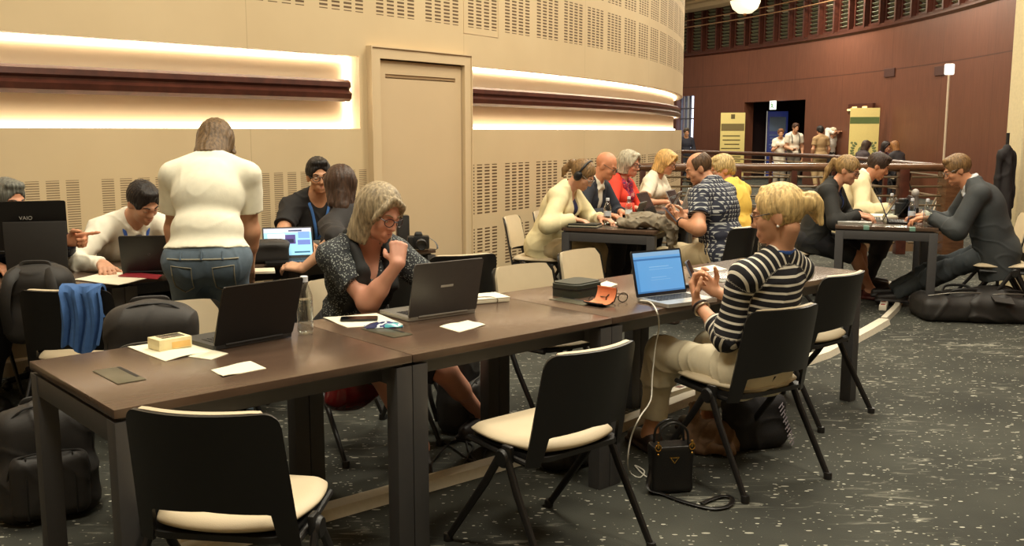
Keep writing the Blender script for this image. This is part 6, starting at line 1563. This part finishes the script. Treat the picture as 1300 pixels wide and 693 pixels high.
# ---- man in black with blue lanyard
b4 = brp(-.36, 1.06)
root, cx = person('man in a black T-shirt with glasses and blue lanyard, seated by the wall', (b4.x, b4.y), -56, S=1.76, fem=False, hip=SIT, lean=(14, 30), fat=1.05, vox=.007,
    head=(-14, 8, 4), neck=0, rh=(brp(-.70, .48, .80), (.3, .9, -.1), (0, 0, -1), 'relax'), lh=(brp(-.12, .50, .80), (-.3, .9, -.1), (0, 0, -1), 'relax'), le=(-.7, 0, -.7), re=(.8, 0, -.6),
    feet=[(brp(-.2, .66, .09), 0), (brp(-.45, .66, .09), 0)], skin=(196, 146, 112), hair='shortm', haircol=(26, 23, 22), glasses=(24, 22, 22), brow=(30, 26, 24), garments=[trousers(cloth('dark_trousers', (38, 38, 44))), top(cloth('black_tee', (26, 25, 26)), 'short', .016, -.08, 'crew', name='t_shirt', fold=.007)], lanyard=((70, 120, 190), .24, .010, 1, True), shoes=(30, 28, 28))
# ---- young man in white shirt and tie
b2 = brp(-1.76, 1.0)
root, cx = person('young dark haired man in white shirt and dark tie, bent over the back table', (b2.x, b2.y), -44, S=1.74, fem=False, hip=SIT, lean=(24, 46), fat=.95, vox=.0065,
    head=(10, 34, 6), neck=4, rh=(V(-2.27, 5.36, .785), (.25, .95, -.12), (0, 0, -1), 'type'), lh=(V(-1.92, 5.72, .785), (.2, .95, -.1), (0, 0, -1), 'type'), re=(.85, -.2, -.5), le=(-.9, -.1, -.4),
    feet=[(brp(-1.62, .62, .09), 0), (brp(-1.9, .62, .09), 0)], skin=(200, 150, 120), hair='shortm', haircol=(34, 28, 26), brow=(34, 28, 26), garments=[trousers(cloth('dark_trousers', (38, 38, 44))), top(cloth('white_shirt', (238, 234, 216)), 'long', .015, -.10, 'collar', fold=.007, prims=collar)], lanyard=((52, 92, 176), .30, .010, 1), shoes=(30, 28, 28))
N_, F2, s_ = cx['N'], cx['F2'], cx['s']; p = lambda x, y, z: N_+F2 @ A(x, y, z)*s_
pj_ = cx['make_proj'](1); mb = MB(); mb.tube([pj_(p(0, 0, z), lift=.010) for z in (-.012, -.04, -.08, -.14, -.20, -.28)], [.020, .016, .020, .025, .029, .032], n=8, flat=(.3, tuple(F2[:, 1]))); mb.build('necktie', cloth('dark_tie', (34, 32, 42)), root)
# ---- grey haired man at the left edge, pointing
root, cx = person('grey haired man at the left edge pointing past the tall laptop', (-3.04, 5.58), -35, S=1.66, fem=False, hip=.51, lean=(16, 30), fat=1.02, vox=.007,
    head=(8, 10, 0), neck=6, lh=(pd(86, 305, 5.30), (-.57, .82, .03), (.82, .57, -.1), 'point', (.85, .0, .5)), le=(-.5, -.2, -.8), rh=(V(-2.78, 5.22, .79), (0, .9, -.1), (0, 0, -1), 'relax'), re=(.8, 0, -.6),
    feet=[(V(-2.70, 5.50, .09), 0), (V(-2.9, 5.25, .09), 0)], skin=(206, 146, 112), hair='shortm', haircol=(104, 104, 96), brow=(90, 84, 76), garments=[trousers(cloth('dark_trousers', (38, 38, 44))), top(cloth('navy_shirt', (36, 40, 58)), 'long', .016, -.10, 'collar', prims=collar, fold=.007)], shoes=(30, 28, 28))
# ---- middle group, far side (left of the table in the photo)
FM = math.degrees(math.atan2(ME.y, ME.x))
def seatfeet(a, b, tgt=.15): return [(mp_(tgt, b+.12, .09), 0), (mp_(tgt, b-.1, .09), 0)]
BE = cloth('beige_trousers', (196, 178, 142))
b8 = mp_(-.27, .30)
root, cx = person('woman in a cream jacket and black headphones writing at the middle table', (b8.x, b8.y), FM, S=1.70, hip=SIT, lean=(16, 30), fat=1.12, vox=.0075, head=(4, 36, 0), neck=10,
    rh=(mp_(.06, .12, .80), (-.1, .95, -.15), (0, 0, -1), 'type'), lh=(mp_(.20, .36, .80), (.2, .9, -.15), (0, 0, -1), 'type'), le=(-.8, -.2, -.6), re=(.8, -.2, -.7),
    feet=seatfeet(0, .30), skin=(210, 158, 128), hair=('pony', .12), haircol=(128, 100, 66), glasses=(150, 140, 130), headset=(22, 22, 24), brow=(120, 96, 70),
    garments=[trousers(BE, fold=.008), top(cloth('navy_blouse', (40, 42, 84)), 'none', .010, -.05, 'scoop', name='blouse'), jacket(cloth('cream_jacket', (232, 220, 176)), (.06, .05, .015), .026, -.10)], shoes=(60, 50, 44))
b9 = mp_(-.24, .95)
root, cx = person('bald man in a dark blazer and open white shirt at the middle table', (b9.x, b9.y), FM-4, S=1.76, fem=False, hip=SIT, lean=(12, 24), fat=1.08, vox=.008, head=(6, 26, 0), neck=8,
    rh=(mp_(.10, .74, .80), (-.1, .95, -.15), (0, 0, -1), 'type'), lh=(mp_(.16, .98, .80), (.2, .9, -.15), (0, 0, -1), 'type'), le=(-.8, -.2, -.6), re=(.8, -.2, -.7),
    feet=seatfeet(0, .95), skin=(206, 142, 108), hair=None, glasses=(30, 26, 26), brow=(110, 84, 64), garments=[trousers(cloth('dark_trousers', (38, 38, 44))), top(cloth('white_shirt', (238, 234, 216)), 'none', .010, -.05, 'collar', prims=lambda c: collar(c, up=.022)), jacket(cloth('dark_navy_blazer', (38, 42, 52)), (.05, .075, .015), .026, -.12, name='blazer', prims=lapels)], shoes=(30, 28, 28))
b10 = mp_(-.22, 1.74)
RSC = print_material('crimson_patterned_scarf', (160, 36, 66), (70, 48, 90), 46, .52, dots2=(196, 120, 110))
root, cx = person('grey haired woman in a bright red jacket and patterned scarf', (b10.x, b10.y), FM-6, S=1.66, hip=SIT, lean=(8, 18), fat=1.12, vox=.008, head=(4, 12, 0), neck=10,
    rh=(mp_(.14, 1.45, .80), (-.1, .95, -.15), (0, 0, -1), 'type'), lh=(mp_(.14, 1.70, .80), (.2, .9, -.15), (0, 0, -1), 'type'), le=(-.8, -.2, -.6), re=(.8, -.2, -.7),
    feet=seatfeet(0, 1.74), skin=(212, 156, 128), hair=('bob', .10), haircol=(176, 168, 146), glasses=(30, 24, 26), brow=(140, 130, 116), garments=[trousers(cloth('dark_trousers', (38, 38, 44))), top(cloth('pink_print_top', (176, 50, 80)), 'none', .010, -.05, 'scoop', name='blouse'), jacket(cloth('bright_red_jacket', (226, 66, 44)), (.05, .06, .015), .026, -.10)], shoes=(40, 34, 34))
N_, F2, s_ = cx['N'], cx['F2'], cx['s']; p = lambda x, y, z: N_+F2 @ A(x, y, z)*s_
solid('scarf', [cap(a, b, .030, .032) for sx in (-1, 1) for a, b in ((p(0, -.07, .03), p(sx*.065, -.03, .03)), (p(sx*.065, -.03, .03), p(sx*.06, .07, -.02)), (p(sx*.06, .07, -.02), p(sx*.045, .135, -.13)), (p(sx*.045, .135, -.13), p(sx*.04, .15, -.30)))], .008, RSC, root, k=.03, disp=folds(10, .006, 30))
b11 = mp_(-.18, 2.66)
root, cx = person('blonde woman in a white top at the far end of the middle table', (b11.x, b11.y), FM-2, S=1.68, hip=SIT, lean=(10, 22), fat=1.0, vox=.008, head=(2, 22, 0), neck=10,
    rh=(mp_(.16, 2.36, .80), (-.1, .95, -.15), (0, 0, -1), 'type'), lh=(mp_(.16, 2.62, .80), (.2, .9, -.15), (0, 0, -1), 'type'), le=(-.8, -.2, -.6), re=(.8, -.2, -.7),
    feet=seatfeet(0, 2.66), skin=(206, 150, 116), hair=('bob', .12), haircol=(204, 166, 104), glasses=(80, 56, 40), brow=(150, 116, 76), garments=[trousers(cloth('dark_trousers', (38, 38, 44))), top(cloth('white_top', (236, 228, 206)), 'short', .016, -.08, 'crew', fold=.006)], shoes=(40, 34, 34))
# ---- middle group, near side
CHK = check_material('navy_shirt_with_white_blocks', (38, 42, 58), (178, 180, 178), .033)
h12 = V(1.235, 7.50, .80)
root, cx = person('balding man in a dark patterned short sleeved shirt looking at his phone', (1.66, 7.64), 140, S=1.78, fem=False, hip=SIT, lean=(2, 22), fat=1.18, vox=.0065, belly=.02, head=(34, 24, 0), neck=14,
    lh=(V(1.30, 7.60, .815), (-.15, .80, .45), (.6, -.5, .4), 'hold'), rh=(V(1.40, 7.86, .82), (-.5, .8, .2), (-.5, -.6, .1), 'hold'), le=(-.6, -.5, -.7), re=(.7, -.4, -.7),
    feet=[(V(1.25, 7.65, .09), 0), (V(1.32, 7.95, .09), 0)], skin=(204, 148, 114), hair='balding', haircol=(88, 66, 46), brow=(90, 68, 50), garments=[trousers(BE, fold=.008), top(CHK, 'short', .024, -.07, 'collar', prims=collar, fold=.007)], shoes=(60, 48, 40))
el, w_ = cx['J']['l'][1], cx['J']['l'][2]; c = el+(w_-el)*.86; d = nrm(w_-el); a_ = nrm(np.cross(d, A(0, 0, 1))); b_ = np.cross(d, a_)
tube_child('wristwatch', [c+a_*math.cos(q)*.036+b_*math.sin(q)*.036 for q in np.linspace(0, 2*PI, 18)[:-1]], .007, mat('watch_strap', (40, 34, 32), .4), root, closed=True)
b13 = mp_(1.16, 1.30)
root, cx = person('short haired blonde woman in a yellow top behind the patterned shirt', (b13.x, b13.y), 134, S=1.62, hip=SIT, lean=(4, 20), fat=1.05, vox=.008, head=(48, 18, 0), neck=12,
    lh=(mp_(.72, 1.18, .80), (0, .95, -.1), (0, 0, -1), 'type'), rh=(mp_(.70, 1.44, .80), (0, .95, -.1), (0, 0, -1), 'type'), le=(-.7, -.3, -.7), re=(.7, -.3, -.7),
    feet=[(mp_(.75, 1.2, .09), 0), (mp_(.75, 1.42, .09), 0)], skin=(214, 156, 128), hair='short', haircol=(190, 164, 112), glasses=(170, 150, 120), brow=(160, 130, 90), garments=[trousers(cloth('beige_pale', (206, 190, 158))), top(cloth('yellow_top', (234, 196, 88)), 'elbow', .020, -.10, 'collar', fold=.007)], lanyard=((160, 70, 90), .2, .010, 1), shoes=(60, 50, 44))
# ---- right group
FR_ = math.degrees(math.atan2(RE.y, RE.x))
b14 = rp_(-.20, .60)
root, cx = person('woman with a ponytail in a dark jacket typing at the right table', (b14.x, b14.y), FR_-10, S=1.68, hip=SIT, lean=(12, 26), fat=1.0, vox=.007, head=(0, 22, 0), neck=10,
    rh=(rp_(.18, .40, .795), (0, .95, -.12), (0, 0, -1), 'type'), lh=(rp_(.18, .62, .795), (.1, .95, -.12), (0, 0, -1), 'type'), le=(-.8, -.2, -.6), re=(.8, -.2, -.7),
    feet=[(rp_(.26, .98, .09), 0), (rp_(.32, .82, .09), 10)], skin=(206, 150, 118), hair=('pony', .24), haircol=(146, 118, 76), glasses=(40, 32, 30), brow=(120, 96, 66),
    garments=[dict(name='skirt', mat=cloth('black_skirt', (30, 30, 34)), parts={'pelvis': .018, 'torso': .014, 'thigh': (.022, None, .95)}, top=.12, k=.06), top(cloth('dark_navy_top', (32, 36, 60)), 'none', .010, -.05, 'crew', name='blouse'), jacket(cloth('black_green_jacket', (30, 30, 28)), (.07, .07, .015), .026, -.10)], lanyard=((56, 96, 176), .26, .010, 1), shoes=(80, 30, 26))
b15 = rp_(-.02, 1.62)
root, cx = person('dark haired man in a cream jacket leaning over the right table', (b15.x, b15.y), FR_, S=1.80, fem=False, hip=SIT, lean=(18, 34), fat=1.05, vox=.008, head=(0, 26, 0), neck=8,
    rh=(rp_(.46, 1.28, .80), (0, .95, -.12), (0, 0, -1), 'type'), lh=(rp_(.46, 1.55, .80), (.1, .95, -.12), (0, 0, -1), 'type'), le=(-.8, -.2, -.6), re=(.8, -.2, -.7),
    feet=[(rp_(.3, 1.7, .09), 0), (rp_(.3, 1.5, .09), 0)], skin=(196, 138, 104), hair='shortm', haircol=(56, 42, 34), brow=(56, 42, 34), garments=[trousers(cloth('dark_trousers', (38, 38, 44))), top(cloth('white_shirt', (238, 234, 216)), 'none', .010, -.05, 'collar', prims=lambda c: collar(c, up=.022)), jacket(cloth('cream_linen_jacket', (222, 208, 166)), (.05, .06, .015), .026, -.12, prims=lapels)], shoes=(40, 34, 30))
b16 = rp_(1.26, .28)
root, cx = person('man in a dark grey suit with white cuffs typing at the right table', (b16.x, b16.y), FR_+180, S=1.82, fem=False, hip=SIT, lean=(14, 32), fat=1.10, vox=.0065, head=(6, 24, 0), neck=10,
    lh=(rp_(.74, .16, .815), (.1, .95, -.1), (0, 0, -1), 'type'), rh=(rp_(.72, .42, .815), (0, .95, -.1), (0, 0, -1), 'type'), le=(-.7, -.5, -.7), re=(.7, -.5, -.7),
    feet=[(rp_(.52, .55, .10), 0), (rp_(.44, .70, .10), 0)], knee=[A(-.1, 1, .45), A(.1, 1, .45)], skin=(206, 146, 110), hair='shortm', haircol=(120, 92, 58), glasses=(110, 100, 90), brow=(120, 96, 66),
    garments=[trousers(cloth('slate_trousers', (62, 68, 72)), 1.05, .014, fold=.008), top(cloth('pale_blue_shirt', (206, 212, 216)), 'none', .010, -.05, 'collar', prims=lambda c: collar(c, up=.022)), jacket(cloth('charcoal_suit', (54, 58, 60)), (.05, .07, .015), .028, -.22, prims=lapels, loose=.03)], lanyard=((40, 50, 90), .24, .010, 1), shoes=(34, 30, 30))
el, w_ = cx['J']['l'][1], cx['J']['l'][2]
for nm in ('l', 'r'):
    el, w_ = cx['J'][nm][1], cx['J'][nm][2]; solid('shirt_cuff', [cap(el, w_+(w_-el)*.1, .04, .036, cut=(.90, 1.02))], .006, MATS['cloth_white_shirt'], root)
# phones held in hands
def held_phone(label, c, up, nrm_, sc=1):
    u_ = Vector(up).normalized(); n_ = Vector(nrm_); n_ = (n_-u_*n_.dot(u_)).normalized(); x_ = u_.cross(n_)
    o = phone(label, (0, 0, 0), 0, body=mat('blue_grey_phone', (96, 104, 122), .3), glass=SCR_OFF); o.matrix_world = Matrix(((x_.x, u_.x, n_.x, c[0]), (x_.y, u_.y, n_.y, c[1]), (x_.z, u_.z, n_.z, c[2]), (0, 0, 0, 1))); return o
held_phone('blue grey phone held up in both hands of the striped woman', pd(879, 351, 4.38), (-.34, .10, .78), (.80, -.30, .45))
held_phone('black phone held by the man in the patterned shirt', pd(852, 273, 7.58), (-.5, .3, .6), (.75, -.25, .5))
# ---- far people beyond the stair opening
def standing(label, px, Y, ptop, cols, face, fem=True, haircol=(60, 46, 36), lh=None, rh=None, S=None, hair='short', skin=(200, 150, 118), legs=True):
    p = pd(px, 167, Y); zt = pd(px, ptop, Y).z; S = S or max(1.5, min(1.9, zt)); s = S/1.70
    f = math.radians(face); F = V(math.cos(f), math.sin(f), 0); R = V(F.y, -F.x, 0)
    mk = lambda t: None if t is None else (p*V(1, 1, 0).x if False else V(p.x, p.y, 0)+R*t[0]+F*t[1]+V(0, 0, t[2]), (0, .8, .5), (0, 0, 1) if False else (0, .3, -.9), 'relax')
    return person(label, (p.x, p.y), face, S=S, fem=fem, hip=.885*s, lean=(0, 6), vox=.012, fat=1.05, head=(0, 10, 0), eyes=False, lips=None, lh=mk(lh), rh=mk(rh), feet=[(V(p.x, p.y, .085)-R*.1, 0), (V(p.x, p.y, .085)+R*.1, 0)], knee=[A(0, 1, 0), A(0, 1, 0)],
        skin=skin, hair=hair, haircol=haircol, garments=[trousers(cloth('far_%d_%d_%d' % cols[1], cols[1]), .95, .016), top(cloth('far_%d_%d_%d' % cols[0], cols[0]), cols[2], .018, -.10, 'crew')], shoes=(40, 36, 34))
standing('standing woman in white looking down at a phone before the blue poster', 991, 27.6, 164, ((230, 222, 206), (214, 206, 190), 'short'), -100, haircol=(120, 80, 54), lh=(-.08, .26, 1.08), rh=(.08, .26, 1.08))
r_, cx = standing('standing man in a white shirt with black straps beside the blue poster', 1008, 27.2, 156, ((232, 224, 206), (90, 84, 76), 'short'), -80, fem=False, haircol=(70, 46, 34), rh=(.1, .22, 1.0))
for sx in (-1, 1): tube_child('shoulder_strap', [cx['N']+cx['F2'] @ A(sx*.11, y, z) for y, z in ((-.10, -.12), (-.05, .0), (.03, .012), (.11, -.08), (.14, -.24))], .022, mat('black_strap', (24, 24, 24), .6), r_, flat=(.3, (1, 0, 0)))
standing('person in a dark vest over white sleeves raising both hands to the face', 1055, 26.6, 162, ((216, 210, 200), (40, 38, 40), 'long'), -60, fem=False, haircol=(196, 184, 160), lh=(-.05, .17, 1.46), rh=(.05, .17, 1.46), hair='crop')
standing('person in beige with a dark camera bag seen from behind', 1043, 26.2, 160, ((170, 140, 100), (176, 152, 112), 'short'), 100, haircol=(30, 26, 26))
standing('dark suited figure in front of the bright lobby window', 871, 29.4, 163, ((40, 42, 56), (34, 34, 42), 'long'), -90, fem=False, haircol=(70, 60, 50))
for px, Y, yt, lb, c, hc in ((1093, 23.5, 183, 'seated dark haired person before the emblem banner', (70, 60, 64), (70, 54, 44)), (1118, 23.0, 185, 'seated dark haired woman in lilac beyond the rail', (150, 132, 160), (44, 34, 34)), (1141, 22.6, 184, 'seated person with long fair hair beyond the rail', (60, 56, 60), (150, 104, 60))):
    p = pd(px, 190, Y); z = pd(px, yt, Y).z
    person(lb, (p.x, p.y), {1093: 20, 1118: -60, 1141: 110}[px], S=1.66*min(1.1, max(.9, z/1.30)), hip=SIT, lean=(4, 14), vox=.012, head=(0, 14, 0), eyes=False, lips=None, feet=[((-.1, .42, .09), 0, 'local'), ((.1, .42, .09), 0, 'local')], skin=(200, 146, 116), hair=('bob', .12), haircol=hc, garments=[trousers(cloth('dark_trousers', (38, 38, 44))), top(cloth('far_%d_%d_%d' % c, c), 'long', .018, -.10, 'crew')], shoes=(40, 36, 34))
    c = copy_tree(chair0); c.location = (p.x+.02, p.y+.05, 0); c.rotation_euler = (0, 0, math.radians({1093: 20, 1118: -60, 1141: 110}[px]-90)); c['label'] = 'chair under the '+lb; c['group'] = 'black and cream stacking chairs'
p = pd(885, 211, 22.6); o = local_solid('pink_bag', [rbx((0, 0, .15), (.14, .09, .15), .06), ell((0, 0, .24), (.12, .08, .08))], .012, mat('salmon_pink_cloth', (226, 108, 100), .7), (p.x, p.y, p.z-.13), 0, 'salmon pink bag on a dark bin beyond the stair opening', 'bag', k=.04)
root = empty('waste_bin', 'dark bin under the salmon pink bag', 'bin', (p.x, p.y, 0), 0); mb = MB(); mb.lathe([(0, 0), (.16, 0), (.19, p.z-.15), (.20, p.z-.135), (.0, p.z-.133)], 20); mb.build('bin_body', BLK, root)
# ================================================================ light and camera
def area(x, y, z, sx, e, col=(1, .91, .72), rot=(0, 0, 0), sy=None):
    l = bpy.data.lights.new('ceiling_light', 'AREA'); l.shape = 'DISK' if sy is None else 'RECTANGLE'; l.size = sx
    if sy: l.size_y = sy
    l.energy = e; l.color = col; o = bpy.data.objects.new('ceiling_light', l); COL.objects.link(o); o.location = (x, y, z); o.rotation_euler = rot; return o
for x, y, e in ((-1.0, 1.2, 150), (2.6, 1.8, 150), (-2.2, 4.6, 110), (1.0, 4.8, 170), (4.0, 5.2, 150), (1.6, 8.0, 170), (4.6, 8.6, 150), (3.4, 12.0, 150), (6.6, 12.5, 130), (5.4, 17.0, 200), (8.0, 20.0, 200), (5.0, 24.0, 260), (7.6, 26.0, 260), (4.2, 30.0, 200)):
    area(x, y, ZC-.06, 1.2, e)
w = bpy.data.worlds.new('World'); bpy.context.scene.world = w; w.use_nodes = True
w.node_tree.nodes['Background'].inputs[0].default_value = (1, .9, .74, 1); w.node_tree.nodes['Background'].inputs[1].default_value = .25
cam = bpy.data.cameras.new('Camera'); co = bpy.data.objects.new('Camera', cam); COL.objects.link(co)
co.location = (0, 0, CAMH); co.rotation_euler = (PI/2-PITCH, 0, 0); cam.sensor_fit = 'HORIZONTAL'; cam.sensor_width = 36; cam.lens = FPX/1300*36; cam.clip_end = 200; cam.clip_start = .05
sc = bpy.context.scene; sc.camera = co
sc.view_settings.view_transform = 'Standard'; sc.view_settings.look = 'None'; sc.view_settings.gamma = 1; sc.view_settings.exposure = 0; sc.view_settings.use_curve_mapping = False
sc.cycles.use_denoising = True; sc.cycles.max_bounces = 8; sc.cycles.transmission_bounces = 8; sc.cycles.caustics_reflective = False; sc.cycles.caustics_refractive = False; sc.cycles.sample_clamp_indirect = 3
